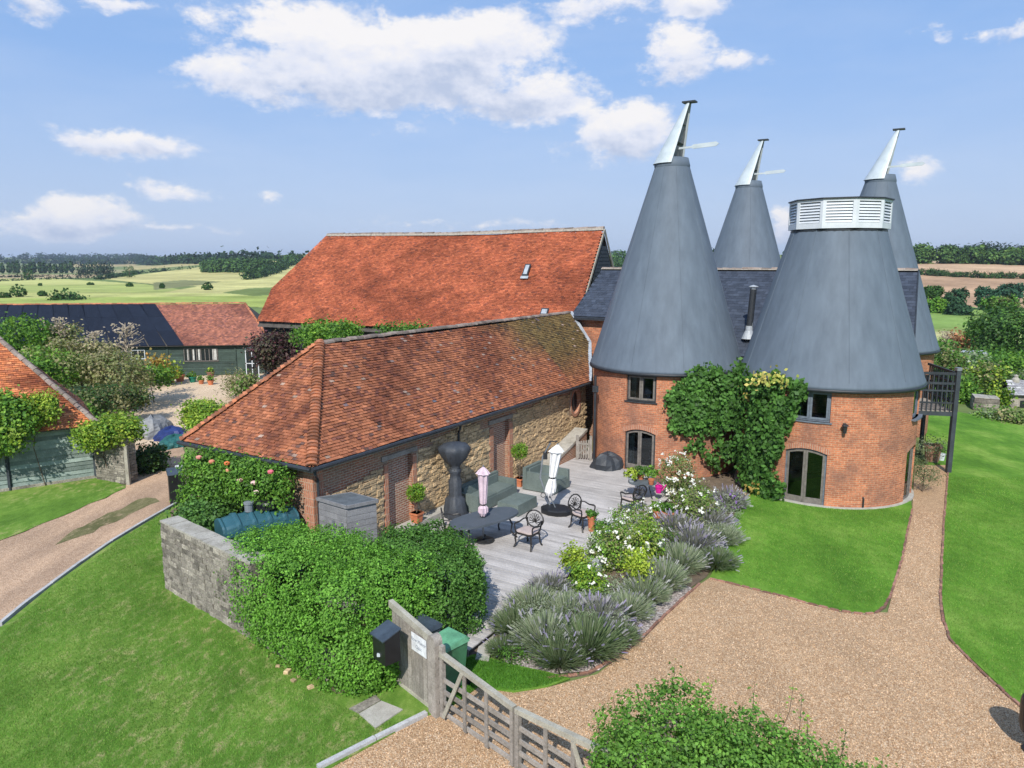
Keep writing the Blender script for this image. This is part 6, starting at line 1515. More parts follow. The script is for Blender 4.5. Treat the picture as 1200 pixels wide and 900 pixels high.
def bush(name, label, cat, blobs, n, size, cols, m='leaf', seed=1, group=None, base=None, tr=None, clump=22, cs=None, part='foliage', wob=.55, cvar=.2, core=.25, upb=.35, aspect=.68, zmin=.02, stem_m='bark'):
    rs = np.random.RandomState(seed); b0 = blobs[0]; base = Vector(base) if base is not None else Vector((b0[0], b0[1], 0))
    root = thing(name, label, cat, base, group)
    P, N, ids = crown(blobs, n, rs, clump, cs if cs else size * 1.7, core, zmin)
    leafmesh(part, m, root, P, N, ids, size, cols, rs, wob=wob, cvar=cvar, upb=upb, aspect=aspect)
    top = Vector((b0[0], b0[1], b0[2] + b0[5] * .3)); trunk(root, base, top, tr or max(.03, b0[5] * .05), stem_m, 5, seed)
    return root
def pxbush(name, label, cat, u, v, w, h, Y, n, cols, size=None, k=6, seed=1, ground=None, depth=1.0, **kw):
    """lumpy crown centred on the line of sight (u,v) at distance Y, w x h photo pixels across"""
    c = atY(u, v, Y); dep = Y * cos(PIT) - (c.z - HC) * sin(PIT); sx = w * dep / FPX / 2; sz = h * dep / FPX / 2; rr = random.Random(seed * 7 + 1)
    gz = float(terrain_z(c.x, c.y)) + .03 if ground is None else ground
    bl = [(c.x, c.y, c.z, sx * .72, sx * .72 * depth, sz * .72)]
    for i in range(k):
        a = 2 * pi * (i + rr.random() * .6) / k; e = rr.uniform(-.55, .75); f = rr.uniform(.34, .5); q = sqrt(max(0, 1 - e * e * .6))
        bl.append((c.x + cos(a) * sx * .58 * q, c.y + sin(a) * sx * .58 * q * depth, max(gz + sz * f * .6, c.z + e * sz * .6), sx * f, sx * f * depth, sz * f * 1.05))
    size = size or max(.05, 3.6 * dep / FPX)
    return bush(name, label, cat, bl, n, size, cols, base=(c.x, c.y, gz - .02), seed=seed, zmin=gz, **kw)

# --- climber over the two front towers
def climber():
    poly = [(783, 462), (790, 452), (800, 447), (812, 436), (826, 431), (840, 433), (848, 440), (858, 438), (862, 426), (868, 424), (872, 434), (884, 440), (900, 436), (915, 444), (934, 448), (944, 458), (936, 470), (930, 486), (925, 500), (914, 512), (914, 525), (906, 540), (902, 556), (912, 566), (920, 580), (905, 585), (884, 578), (868, 566), (862, 552), (852, 535), (845, 540), (838, 556), (834, 545), (822, 530), (808, 528), (798, 515), (790, 500), (787, 480)]
    rs = np.random.RandomState(5); n = len(poly); pts = []; NN = []; root = thing('climbing_plant', 'big leafy creeper covering the walls where the two front towers meet', 'climber', (9.9, 28.3, 0))
    def inside(u, v):
        c = False
        for i in range(n):
            x1, y1 = poly[i]; x2, y2 = poly[(i + 1) % n]
            if (y1 > v) != (y2 > v) and u < (x2 - x1) * (v - y1) / (y2 - y1) + x1: c = not c
        return c
    while len(pts) < 760:
        u, v = rs.uniform(778, 948), rs.uniform(420, 590)
        if not inside(u, v) or (v > 505 and u < 862 and rs.rand() < .68): continue
        d = ray(u, v); best = None; off = rs.uniform(.02, .42)
        for (cx, cy, r) in ((6.6, 31.3, RA), (12.06, 27.7, RB), (9.0, 28.8, .95)):
            r = r + off; A = d.x ** 2 + d.y ** 2; Bq = -2 * (d.x * cx + d.y * cy); Cq = cx * cx + cy * cy - r * r; D = Bq * Bq - 4 * A * Cq
            if D > 0:
                t = (-Bq - sqrt(D)) / (2 * A)
                if best is None or t < best[0]: best = (t, cx, cy)
        if best is None: t = 30.4 / d.y; best = (t, d.x * t, d.y * t + 1)
        t = best[0]; p = (d.x * t, d.y * t, HC + d.z * t)
        if p[2] < .05: continue
        nn = Vector((p[0] - best[1], p[1] - best[2], .2)).normalized(); pts.append(p); NN.append(tuple(nn))
    C = np.array(pts); Nn = np.array(NN); ids = np.repeat(np.arange(len(C)), 17); P = C[ids] + rs.normal(size=(len(ids), 3)) * .13 * (1 - .6 * np.abs(Nn[ids])); P[:, 2] = np.maximum(P[:, 2], .05)
    leafmesh('foliage', 'leaf', root, P, Nn[ids], ids, .165, [(.06, .15, .028), (.08, .19, .034), (.10, .23, .045), (.045, .115, .022)], rs, wob=.45, upb=.1, cvar=.22, aspect=.72)
    Y_ = [i for i in range(len(C)) if False]; yc = []
    for (u0, v0, k_) in ((900, 446, 26), (922, 446, 14), (880, 462, 5), (890, 566, 10), (892, 578, 8)):
        d = ray(u0, v0); j = int(np.argmin([abs(ray(u0, v0).x / ray(u0, v0).y - c[0] / c[1]) + abs((HC - c[2]) / c[1] + d.z / d.y) for c in C])); yc.append((j, k_))
    PP = []; N2 = []; I2 = []
    for q, (j, k_) in enumerate(yc):
        for i in range(k_ * 3): PP.append(C[j] + Nn[j] * .16 + rs.normal(size=3) * np.array([.3, .12, .14])); N2.append(Nn[j]); I2.append(q)
    leafmesh('yellow_leaves', 'leaf', root, np.array(PP), np.array(N2), np.array(I2), .15, [(.55, .42, .1), (.5, .46, .14), (.34, .4, .08), (.6, .4, .12)], rs, wob=.4)
    mb = MB(); 
    for k_ in range(7):
        a = random.Random(k_); x0 = 9.5 + a.uniform(-.5, 1.2); p = Vector((x0, 28.6 - (x0 - 9.5) * .9, 0)); mb.tube([p, p + Vector((a.uniform(-.6, .4), -.05, 1.5)), p + Vector((a.uniform(-1.2, 1.0), .1, 3.0))], [.06, .045, .02], 6)
    mb.build('stem', 'bark', root)
climber()
# --- climbing rose on the end wall of the stone barn, rose hips and blooms
def end_wall_rose():
    L0, L1 = bs_(-.2, 1.0, 0), bs_(-.2, BW - 1.35, 0); c = (L0 + L1) / 2; ang = atan2((L1 - L0).y, (L1 - L0).x)
    bl = []
    for i in range(9):
        p = L0.lerp(L1, i / 8); rr = random.Random(i + 3); bl.append((p.x - .15, p.y - .12, 2.5 + rr.uniform(-.15, .15), .42, .34, .5, 2.4, 0)); bl.append((p.x - .1, p.y - .08, 2.82, .42, .32, .34, 2.4, 0))
        if i > 5: bl.append((p.x - .2, p.y - .2, 1.5, .5, .45, .8, 2, 0))
    r = bush('climbing_rose', 'dense climbing rose with pink and orange blooms on barn end wall', 'climber', bl, 17000, .09, GREEN + BRIGHT[:2], seed=6, base=c + Vector((-.3, -.3, 0)), cvar=.26, core=.1, clump=14)
    rs = np.random.RandomState(2); P = []; cols = []
    for (u, v, col) in ((317, 553, (.75, .2, .25)), (266, 543, (.8, .25, .1)), (248, 541, (.7, .3, .2)), (268, 551, (.8, .4, .25)), (281, 563, (.85, .5, .5)), (297, 566, (.85, .6, .6)), (300, 577, (.85, .65, .65)), (233, 536, (.75, .35, .3))):
        dr = ray(u, v); pp = bs_(-.72, 2, 0); t_ = (pp.x * D1.x + pp.y * D1.y) / (dr.x * D1.x + dr.y * D1.y); q = Vector((dr.x * t_, dr.y * t_, HC + dr.z * t_)); mb = MB(); mb.lathe(q, [(.02, -.05), (.07, -.03), (.085, .02), (.05, .05), (.02, .03)], 8); mb.C = [col] * len(mb.F); mb.build('rose_bloom', 'petal', r)
end_wall_rose()
pxbush('rounded_shrub', 'rounded yellow green shrub rising behind the left hip of the stone barn', 'shrub', 243, 492, 60, 50, 27.0, 9000, YEL + BRIGHT, seed=9, k=7, size=.1)
# --- hedges
ex = Vector((.77, -.64, 0)); ang_h = atan2(ex.y, ex.x)
def hedge():
    c = Vector((-4.42, 15.85, 0)); E_ = ex; G = Vector((.64, .77, 0)); P = lambda e, g, z: c + E_ * e + G * g + Vector((0, 0, z))
    bl = []
    rr = random.Random(3)
    for e in (-1.75, -.7, .5, 1.7):
        for g in ((-.3, .3) if e < -1 else (-.55, .2, .75)):
            p = P(e + rr.uniform(-.15, .15), g, 1.0 + rr.uniform(-.05, .08)); bl.append((p.x, p.y, p.z, .95, .85, 1.08 + rr.uniform(-.05, .08), 3.5, ang_h))
    p = P(2.35, -.75, .5); bl.append((p.x, p.y, p.z, .45, .5, .55, 2.5, ang_h))
    bl.append((-2.75, 14.0, .4, .45, .4, .5, 2.2, 0)); bl.append((-3.0, 13.6, .3, .4, .35, .35, 2.2, 0)); bl.append((-2.62, 13.75, .35, .34, .3, .42, 2.2, 0)); bl.append((-2.75, 13.72, .5, .42, .3, .5, 2.2, 0)); bl.append((-2.95, 13.9, .55, .4, .35, .6, 2.2, 0))
    for e in (-.45, .4, 1.2, 2.0): p = P(e, -1.0, .7); bl.append((p.x, p.y, p.z, .6, .45, .85, 2.5, ang_h))
    bush('hedge', 'big bright green clipped hedge growing over the end of the garden wall', 'hedge', bl, 110000, .058, [(.125, .30, .034), (.15, .34, .042), (.105, .25, .03), (.18, .38, .055)], seed=11, clump=18, cs=.085, cvar=.2, core=.15)
    bl = []
    for dx, dy, zz, r in ((-.75, .35, 1.0, .95), (.15, .05, .98, .95), (.62, -.35, .95, .75), (.1, -.75, .95, .8), (-.9, .9, 1.0, .8), (.35, .6, .95, .8), (-.15, 1.2, .95, .8)):
        bl.append((-1.88 + dx * .9, 16.35 + dy, zz, r * .92, r * .92, 1.02, 3, 0))
    bush('hedge', 'darker rounded hedge block between the bins and the deck entrance', 'hedge', bl, 52000, .066, [(.075, .18, .03), (.095, .22, .036), (.06, .145, .025), (.12, .26, .05)], seed=12, clump=18, cs=.085, cvar=.24, core=.15)
hedge()
p0, p1 = at(210, 602, 1.8), at(296, 583, 1.8)
bl = [(p0.x + (p1.x - p0.x) * t + dx, p0.y + (p1.y - p0.y) * t + dy, z, .6, .5, .5, 2, 0) for t, dx, dy, z in ((0.17, .0, -.1, 1.5), (.24, .0, .15, 1.5), (.4, .0, .15, 1.5), (.6, .0, .15, 1.5), (.8, 0, .15, 1.5), (1.0, 0, .15, 1.5), (.22, .3, -.2, 1.55), (.22, 0, .3, .8), (.5, 0, .4, .8), (.9, .0, .4, .8))]
bush('ivy', 'loose dark ivy spilling over the left end of the garden wall', 'ivy', bl, 8500, .09, [(.08, .18, .04), (.10, .22, .045), (.06, .14, .035)], seed=13, base=(p0.x + .5, p0.y + .6, 0))
# --- foreground bush
bl = [(2.3, 9.8, 1.2, 1.1, .9, 1.15, 2, 0), (3.2, 9.5, 1.0, 1.1, .9, 1.15, 2, 0), (1.75, 9.4, .9, .75, .9, 1.1, 2, 0), (4.0, 9.4, .75, 1.0, .9, 1.05, 2, 0), (4.8, 9.4, .45, .9, .8, .9, 2, 0), (5.5, 9.6, .3, .8, .7, .65, 2, 0), (6.3, 9.7, .05, .7, .6, .5, 2, 0), (2.8, 8.9, 1.1, 1.4, .8, 1.1, 2, 0), (2.2, 10.2, .7, .7, .5, .9, 2, 0), (3.4, 10.1, .5, .8, .5, .9, 2, 0), (2.8, 9.6, .3, 1.2, 1, .6, 2, 0)]
r = bush('foreground_shrub', 'large leafy light green shrub in the foreground at the bottom edge', 'shrub', bl, 52000, .058, [(.11, .25, .035), (.135, .29, .042), (.08, .19, .03), (.18, .35, .065)], seed=14, clump=16, cs=.075, cvar=.26, wob=.75, core=.15)
rs = np.random.RandomState(8); PP = []; II = []; mb = MB()
for i, (x, y, z, dx, dy, L) in enumerate([(3.6, 10.2, 1.0, .1, .1, .75), (4.0, 10.1, .9, .25, .1, .85), (4.25, 10.0, .7, .1, .1, .95), (4.8, 9.8, .6, .1, .0, .7), (5.3, 9.6, .4, .12, .1, .6), (1.7, 10.2, 1.0, -.15, .1, .5), (1.5, 9.8, .9, -.25, .1, .5), (2.4, 10.3, 1.6, .1, .1, .4), (2.9, 10.3, 1.4, .2, .1, .35), (4.5, 9.9, .6, -.1, .1, .8), (2.0, 10.3, 1.3, -.1, 0, .4), (5.8, 9.9, .1, .1, .1, .5)]):
    e = Vector((x + dx, y + dy, z + L)); a = Vector((x, y, z + .4)); e.z += .45; mb.tube([a, a.lerp(e, .5) + Vector((dx * .3, 0, .05)), e], [.009, .007, .003], 4)
    for k in range(26):
        t = rs.rand(); q = a.lerp(e, t); PP.append((q.x + rs.normal() * .045, q.y + rs.normal() * .045, q.z + rs.normal() * .03)); II.append(i)
mb.build('shoot', 'bark', r); leafmesh('shoot_leaves', 'leaf', r, np.array(PP), np.tile([0, -.3, 1.0], (len(PP), 1)), np.array(II), .055, GREEN + BRIGHT, rs)

# --- lavender and flower bed
def spiky(n, R, H, rs, w=.012, lean=1.0, flat=.4):
    a = rs.uniform(0, 2 * pi, n); r = R * np.sqrt(rs.rand(n)); el = rs.uniform(flat, 1.0, n)
    base = np.stack([np.cos(a) * r * .35, np.sin(a) * r * .35, rs.uniform(0, .25, n) * H], 1)
    tip = np.stack([np.cos(a) * r * lean, np.sin(a) * r * lean, H * (1 - .5 * (r / R) ** 2) * el], 1)
    d = unit(tip - base); s = unit(np.cross(d, rs.normal(size=(n, 3)))) * w
    V = np.stack([base - s, base + s, tip + s * .3, tip - s * .3], 1).reshape(-1, 3); return V, tip, d
LAV = []
def lavender_proto(i, cols, fl, R=.5, H=.55, n=2200, nf=260, w=.007):
    rs = np.random.RandomState(40 + i); root = thing('lavender_bush', 'x', 'lavender', (0, 0, 0), 'lavender bushes in the bed'); V, tip, d = spiky(n, R, H, rs, w)
    c = np.array(cols)[rs.choice(len(cols), n)] * rs.normal(1, .2, (n, 1)).clip(.4, 1.6); npmesh('foliage', V, 4, c, 'leaf_soft', root)
    idx = rs.choice(n, nf); T = tip[idx] + d[idx] * .05; s = unit(np.cross(d[idx], rs.normal(size=(nf, 3)))) * .010
    V2 = np.stack([T - s - d[idx] * .04, T + s - d[idx] * .04, T + s + d[idx] * .05, T - s + d[idx] * .05], 1).reshape(-1, 3)
    cf = np.array(fl)[rs.choice(len(fl), nf)] * rs.normal(1, .15, (nf, 1)); npmesh('flower_spikes', V2, 4, cf, 'petal', root)['kind'] = 'stuff'; LAV.append(root); return root
GG = [(.24, .30, .18), (.29, .34, .225), (.19, .25, .14), (.36, .39, .29)]
lavender_proto(0, GG, [(.33, .33, .34), (.28, .27, .33), (.38, .38, .37)], nf=90); lavender_proto(1, [(.11, .17, .07), (.15, .21, .1), (.19, .23, .13)], [(.33, .33, .34), (.28, .25, .38)], nf=60)
lavender_proto(2, [(.2, .21, .19), (.25, .25, .23), (.17, .18, .14)], [(.36, .34, .39), (.28, .24, .40), (.40, .39, .41)], nf=240)
spots = [(606, 742, 1.3, 1, 'leftmost lavender bush of the bed beside the deck step'), (625, 722, 1.4, 0, 'lavender bush at the deck edge with grey seed heads above the leftmost ones'), (640, 758, 1.55, 0, 'big grey green lavender bush at the front left of the bed'), (665, 730, 1.6, 0, 'wide lavender bush in the middle of the left bed'), (655, 778, 1.25, 1, 'greener lavender bush at the gravel edge, front of the bed'), (688, 765, 1.7, 1, 'largest lavender bush at the front of the bed near the gravel corner'), (700, 735, 1.4, 2, 'lavender bush with dusky purple spikes beside the largest one'), (722, 752, 1.1, 1, 'small lavender bush next to the shingle corner'), (735, 722, 1.3, 0, 'silvery lavender bush left of the gravel bend'), (755, 705, 1.3, 0, 'silvery lavender bush at the gravel bend'), (776, 688, 1.4, 0, 'grey green mound at the bend below the white flowers'),
         (796, 668, 1.45, 0, 'silvery mound at the right edge of the white flowers'), (812, 648, 1.6, 2, 'lavender bush full of faded purple spikes, middle of the right bed'), (790, 632, 1.5, 2, 'lavender bush of pale grey spikes behind the white flowers'), (828, 622, 1.6, 2, 'lavender bush of faded spikes beside the lawn'), (846, 636, 1.3, 0, 'grey mound at the left edge of the lawn'), (820, 600, 1.3, 2, 'lavender bush near the foot of the creeper'), (852, 596, 1.3, 2, 'lavender bush with violet flowers by the tower wall'), (838, 664, 1.3, 1, 'green mound where lawn and gravel meet'), (762, 655, 1.2, 0, 'small silvery bush among the white flowers'), (645, 700, 1.2, 2, 'lavender bush with tall grey stalks leaning over the deck'), (590, 765, .8, 1, 'smallest lavender bush beside the pale stepping slab')]
used = set(); rr = random.Random(9)
for (u, v, s, k, lab) in spots:
    o = LAV[k] if k not in used else copy_tree(LAV[k]); used.add(k); p = at(u, v); o.location = (p.x, p.y, .0); o.rotation_euler = (0, 0, rr.uniform(0, 6)); o.scale = (s * 1.12, s * 1.12, s * rr.uniform(.85, 1.1)); o['label'] = lab
def flowering(name, label, u, v, w, h, n, cols, nfl, fcol, fs, seed, Y=None, group=None, flow=None):
    p = at(u, v); dep = p.y; sx = w * dep / FPX / 2; H = h * dep / FPX; rr = random.Random(seed)
    bl = [(p.x, p.y, H * .45, sx * .7, sx * .7, H * .45)] + [(p.x + rr.uniform(-.5, .5) * sx, p.y + rr.uniform(-.5, .5) * sx, H * rr.uniform(.35, .65), sx * .45, sx * .45, H * .36) for _ in range(5)]
    nfl = int(nfl * 1.7); fs *= .72; r = bush(name, label, 'flowering plant', bl, int(n * 1.5), .065, cols, seed=seed, base=(p.x, p.y, 0), cvar=.3, clump=14, cs=.11, group=group)
    rs = np.random.RandomState(seed); P, N, ids = crown(bl, int(nfl * 3), rs, 2, .06, 0.0, .1); P = P[:nfl] + N[:nfl] * .06 + np.array([0, 0, .04]); N = N[:nfl]
    PP = np.repeat(P, 5, 0) + rs.normal(size=(nfl * 5, 3)) * fs * .4; leafmesh('blossom', 'petal', r, PP, np.repeat(N, 5, 0) + np.array([0, -.5, .4]), np.repeat(np.arange(nfl), 5), fs, [fcol], rs, wob=.35, cvar=.05, lvar=.06, aspect=.9); return r
WH = (.82, .82, .8); gf = 'white flowering plants between deck and lawn'
flowering('rose_mallow', 'white flowered bush closest to the deck edge below the green pot', 712, 668, 70, 62, 2600, BRIGHT + OLIVE[:2], 42, WH, .085, 51, group=gf)
flowering('rose_mallow', 'white flowered bush with dense small blooms near the far chair', 735, 640, 62, 60, 2400, BRIGHT + OLIVE[:2], 46, WH, .07, 52, group=gf)
flowering('rose_mallow', 'white flowered bush with the largest blooms above the gravel bend', 755, 668, 60, 64, 2300, BRIGHT + YEL[:1] + OLIVE[:2], 34, WH, .11, 53, group=gf)
flowering('rose_mallow', 'tall white flowered bush against the tower wall right of the door', 792, 588, 44, 66, 2200, OLIVE + GREEN, 48, WH, .10, 54, group=gf)
flowering('rose_mallow', 'sprawling white flowered bush below the creeper', 815, 618, 60, 56, 2300, OLIVE + BRIGHT, 30, WH, .08, 55, group=gf)
flowering('rose_mallow', 'low white flowered clump at the left end of the flower bed', 688, 700, 50, 44, 1500, BRIGHT + YEL[:1], 12, WH, .07, 56, group=gf)
flowering('violet_plant', 'low plant with violet flowers near the creeper foot', 855, 598, 34, 22, 700, GG, 34, (.3, .16, .5), .06, 57)
flowering('pink_flowered_plant', 'small plant with pale pink flowers right of the terracotta troughs', 798, 610, 26, 24, 600, GREEN, 20, (.8, .6, .68), .07, 58)
pxbush('golden_shrub', 'small golden green shrub at the deck edge left of the grey urn', 'shrub', 672, 652, 24, 30, 18.4, 900, YEL, seed=61, k=4)
pxbush('golden_shrub', 'yellow green shrub in the middle of the white flowers', 'shrub', 746, 660, 30, 34, 17.8, 1000, YEL, seed=62, k=4)
# --- pots on the deck
def topiary(u, v, base, label, ballr, stem):
    root = thing('topiary_tree', label, 'topiary', base); pot_square(root, base, .15, .32, 'terracotta')
    rs = np.random.RandomState(3); c = base + Vector((0, 0, .32 + stem + ballr)); P, N, ids = crown([(c.x, c.y, c.z, ballr, ballr, ballr * .95)], 1500, rs, 12, .05, .3, 0); leafmesh('foliage', 'leaf', root, P, N, ids, .06, YEL[1:3] + BRIGHT, rs, wob=.9)
    mb = MB(); mb.tube([base + Vector((0, 0, .28)), base + Vector((.02, 0, .32 + stem))], .018, 6); mb.build('stem', 'bark', root)
topiary(480, 612, st(3.9, .33, .42), 'clipped ball tree in a square terracotta pot in front of blocked doorway', .27, .38)
topiary(595, 550, st(9.45, .75, DZ), 'clipped ball tree in terracotta pot between sofa and covered armchair', .29, .75)
def potted(name, label, u, v, z, r, h, m, cols, fr, fh, n=500, seed=1, cat='potted plant', fl=None):
    p = at(u, v, z); root = thing(name, label, cat, p); round_pot(root, p, r, h, m); rs = np.random.RandomState(seed)
    P, N, ids = crown([(p.x, p.y, p.z + h + fh * .5, fr, fr, fh * .6)], n, rs, 12, .06, .3, p.z + h * .7); leafmesh('foliage', 'leaf', root, P, N, ids, .075, cols, rs)
    if fl:
        P, N, ids = crown([(p.x, p.y, p.z + h + fh * .6, fr, fr, fh * .6)], 60, rs, 2, .03, 0, p.z + h); leafmesh('blossom', 'petal', root, P, N, ids, .07, [fl], rs)
    return root
potted('potted_plant', 'round shiny green pot with leafy plant at the deck edge', 706, 634, DZ, .27, .3, 'teal_pot', GREEN, .3, .3, seed=71)
potted('potted_plant', 'pale grey urn with wispy grass in the flower bed', 697, 670, 0, .28, .5, 'grey_pot', GG, .25, .5, seed=72)
potted('potted_plant', 'terracotta pot with small white flowers beside the plant table', 771, 606, DZ, .2, .26, 'terracotta', BRIGHT, .22, .25, seed=73, fl=WH)
potted('potted_plant', 'orange square trough of green leaves right of the plant table', 783, 608, DZ, .22, .25, 'terracotta', GREEN, .2, .25, seed=74)
potted('potted_plant', 'tall thin terracotta pot half hidden by the white flowers', 693, 622, DZ, .13, .5, 'terracotta', GREEN, .15, .12, seed=75)
# plant table with things on it
p = at(752, 585, DZ); root = thing('plant_table', 'small dark metal table crowded with plants by the tower door', 'table', p)
mb = MB(); mb.lathe(p + Vector((0, 0, .62)), [(0, 0), (.5, 0), (.5, .03), (0, .03)], 20); mb.build('tabletop', 'shed_roof', root)
for k in range(3):
    a = k * 2.1; mb = MB(); mb.tube([p + Vector((.2 * cos(a), .2 * sin(a), .62)), p + Vector((.38 * cos(a), .38 * sin(a), 0))], .018, 6); mb.build('leg', 'bronze_iron', root)
for (dx, dy, cols, lab, mm) in ((-.38, .0, YEL, 'yellow green plant at the left of the small plant table', 'grey_pot'), (.0, .3, GREEN, 'dark leaved plant at the back of the small plant table', 'terracotta'), (.35, .2, BRIGHT, 'bright leafy plant at the right of the small plant table', 'grey_pot')):
    q = p + Vector((dx, dy, .65)); r_ = thing('potted_plant', lab, 'potted plant', q); round_pot(r_, q, .13, .16, mm); rs = np.random.RandomState(int(dx * 100 + 99)); P, N, ids = crown([(q.x, q.y, q.z + .3, .26, .22, .2)], 420, rs, 12, .05, .3, q.z + .1); leafmesh('foliage', 'leaf', r_, P, N, ids, .08, cols, rs)
q = p + Vector((.25, -.35, .65)); tag(round_pot(None, q, .11, .2, 'terracotta', 'clay_pot'), 'empty reddish clay pot on the small plant table', 'pot')
q = p + Vector((.55, -.2, .3)); r_ = thing('watering_can', 'bright magenta watering can hanging at the right of the plant table', 'watering can', q); round_pot(r_, q, .13, .26, 'pink_plastic', 'body')
mb = MB(); mb.tube([q + Vector((.12, 0, .08)), q + Vector((.26, 0, .3))], .018, 6); mb.build('spout', 'pink_plastic', r_); mb = MB(); mb.tube([q + Vector((-.1, 0, .24)), q + Vector((-.05, 0, .38)), q + Vector((.1, 0, .26))], .012, 6); mb.build('handle', 'pink_plastic', r_)
# front chairs half buried in plants near the table
c4 = copy_tree(ch); c4.location = tuple(at(741, 600, DZ)); c4.rotation_euler = (0, 0, 2.2); c4['label'] = 'metal armchair overgrown with leaves left of the small plant table'
# right side: plants by the tower foot
pxbush('grassy_shrub', 'soft green tufted shrub on the gravel beside the front tower', 'shrub', 1083, 553, 30, 36, 26.6, 1400, [(.13, .18, .08), (.1, .15, .06), (.17, .2, .11)], size=.1, seed=81, aspect=.2)
pxbush('fern', 'ferny green plant spilling over the red planter behind the front tower', 'plant', 1088, 522, 44, 20, 30.4, 1000, DARK + GG, size=.1, seed=82, aspect=.3)
p = at(1092, 541); root = thing('red_planter', 'dark red glazed planter under the balcony beside tower foot', 'planter', p); round_pot(root, p, .36, .75, 'edge_brick')
p = at(1103, 540); tag(round_pot(None, p, .15, .32, 'white_vent', 'white_pot'), 'small white pot at the foot of the red planter', 'pot')
# --- left side planting
pxbush('pillar_shrub', 'bright yellow green shrub growing over the stone pillar by the shed', 'shrub', 126, 507, 66, 40, 28.0, 9000, YEL + BRIGHT, seed=91, k=8, size=.12)
pxbush('dark_shrub', 'dark green conifer like shrub behind the stone pillar', 'shrub', 172, 540, 44, 48, 29.5, 2600, DARK, seed=92, k=6)
pxbush('spreading_tree', 'light green spreading tree in front of the boarded shed at left edge', 'tree', -14, 496, 110, 104, 26.5, 15000, BRIGHT + GREEN + YEL[1:2], seed=93, k=9, size=.13, depth=.5)
pxbush('hazel_bush', 'leafy green bush rising behind the shed roof at left', 'bush', 22, 395, 76, 56, 45, 3200, BRIGHT + GREEN, seed=94, k=7)
g_ = 'shrubs between shed and courtyard'
for i, (u, v, w, h, Y, cols, lab) in enumerate([(60, 432, 90, 62, 40, BRIGHT + OLIVE[:2], 'mixed green bush above the shed hip tiles'), (95, 428, 80, 74, 43, OLIVE, 'beige seeded bush in the middle of the left thicket'), (132, 436, 78, 66, 41, OLIVE, 'big beige brown bush at the right of the left thicket'), (115, 470, 80, 40, 37, DARK + OLIVE[:2], 'dark low bush under the beige thicket'), (152, 464, 40, 34, 38.5, OLIVE + DARK, 'brownish shrub beside the courtyard gravel'), (78, 482, 60, 26, 34.5, GREEN + BRIGHT, 'low bright green shrub behind the shed ridge end'), (40, 440, 60, 50, 38, GREEN + BRIGHT, 'green bush half behind the shed roof'), (178, 441, 40, 24, 44.5, BRIGHT + GREEN, 'low green shrub near the green outbuilding wall'), (72, 396, 44, 40, 47, OLIVE, 'feathery pale bush standing before the dark roof panels')]):
    pxbush('garden_bush', lab, 'bush', u, v, w, h, Y, int(1000 + w * h * .55), cols, seed=100 + i, k=8, group=g_)
# bare branched shrub tops
def twiggy(label, u, vb, Y, h, seed, m='pale_bark'):
    b = atY(u, vb, Y); root = thing('bare_shrub', label, 'shrub', (b.x, b.y, 0)); rr = random.Random(seed); mb = MB(); H = h * Y / FPX
    mb.tube([(b.x, b.y, 0), (b.x, b.y, b.z), (b.x + .1, b.y, b.z + H)], [.09, .06, .02], 6)
    for i in range(26):
        t = rr.uniform(0, .95); p = Vector((b.x + .1 * t, b.y, b.z + H * t)); a = rr.uniform(0, 2 * pi); L = H * (.55 - .35 * t) * rr.uniform(.7, 1.2); e = p + Vector((cos(a) * L, sin(a) * L, L * rr.uniform(.3, .7))); mb.tube([p, p.lerp(e, .6) + Vector((0, 0, -.03)), e], [.03, .022, .018], 5)
    mb.build('branch', m, root)
    rs = np.random.RandomState(seed); P = np.array([[b.x + rr.gauss(0, H * .2), b.y + rr.gauss(0, H * .2), b.z + H * rr.uniform(.05, 1)] for _ in range(160)]); leafmesh('seed_heads', 'leaf_soft', root, P, np.tile([0, -1., .5], (160, 1)), np.arange(160) // 4, .16, [(.36, .3, .22), (.28, .24, .17), (.42, .36, .28)], rs)['kind'] = 'stuff'
twiggy('bare pale branched shrub standing before the dark roof panels', 148, 418, 44, 40, 3); twiggy('shorter bare seed headed shrub left of the taller one', 112, 418, 45, 30, 4); twiggy('bare reddish shrub top near the left thicket crest', 70, 400, 46, 28, 5)
pxbush('smoke_bush', 'dark purple leaved smoke bush at the end of green outbuilding', 'shrub', 326, 414, 66, 56, 45, 5200, [(.09, .035, .045), (.06, .03, .035), (.10, .09, .05), (.14, .05, .06), (.07, .08, .045)], seed=111, k=8)
pxbush('glossy_shrub', 'glossy bright green shrub against the black boarded wall of big barn', 'shrub', 385, 392, 80, 34, 40.5, 3600, BRIGHT + GREEN, seed=112, k=9)
pxbush('glossy_shrub', 'low green growth along the big barn wall above stone barn ridge', 'shrub', 475, 388, 70, 12, 38.6, 1000, GREEN, seed=113, k=5, depth=.5)
pxbush('grassy_shrub', 'brown green grassy shrub on the courtyard edge by the stone barn', 'shrub', 276, 450, 30, 28, 46, 1200, OLIVE + DARK[:1], seed=114, aspect=.25, k=5); pxbush('grassy_shrub', 'greener clump right of the brown grassy shrub', 'shrub', 290, 450, 24, 22, 45, 900, GREEN + OLIVE, seed=115, k=4)
pxbush('orange_sapling', 'small sapling with orange leaves before the green outbuilding', 'sapling', 185, 428, 18, 18, 50, 500, [(.45, .25, .06), (.35, .28, .07)], seed=116, k=4)
pxbush('pale_shrub', 'light green shrub in a pot by the green outbuilding', 'shrub', 200, 436, 14, 14, 51, 450, YEL, seed=117, k=4)
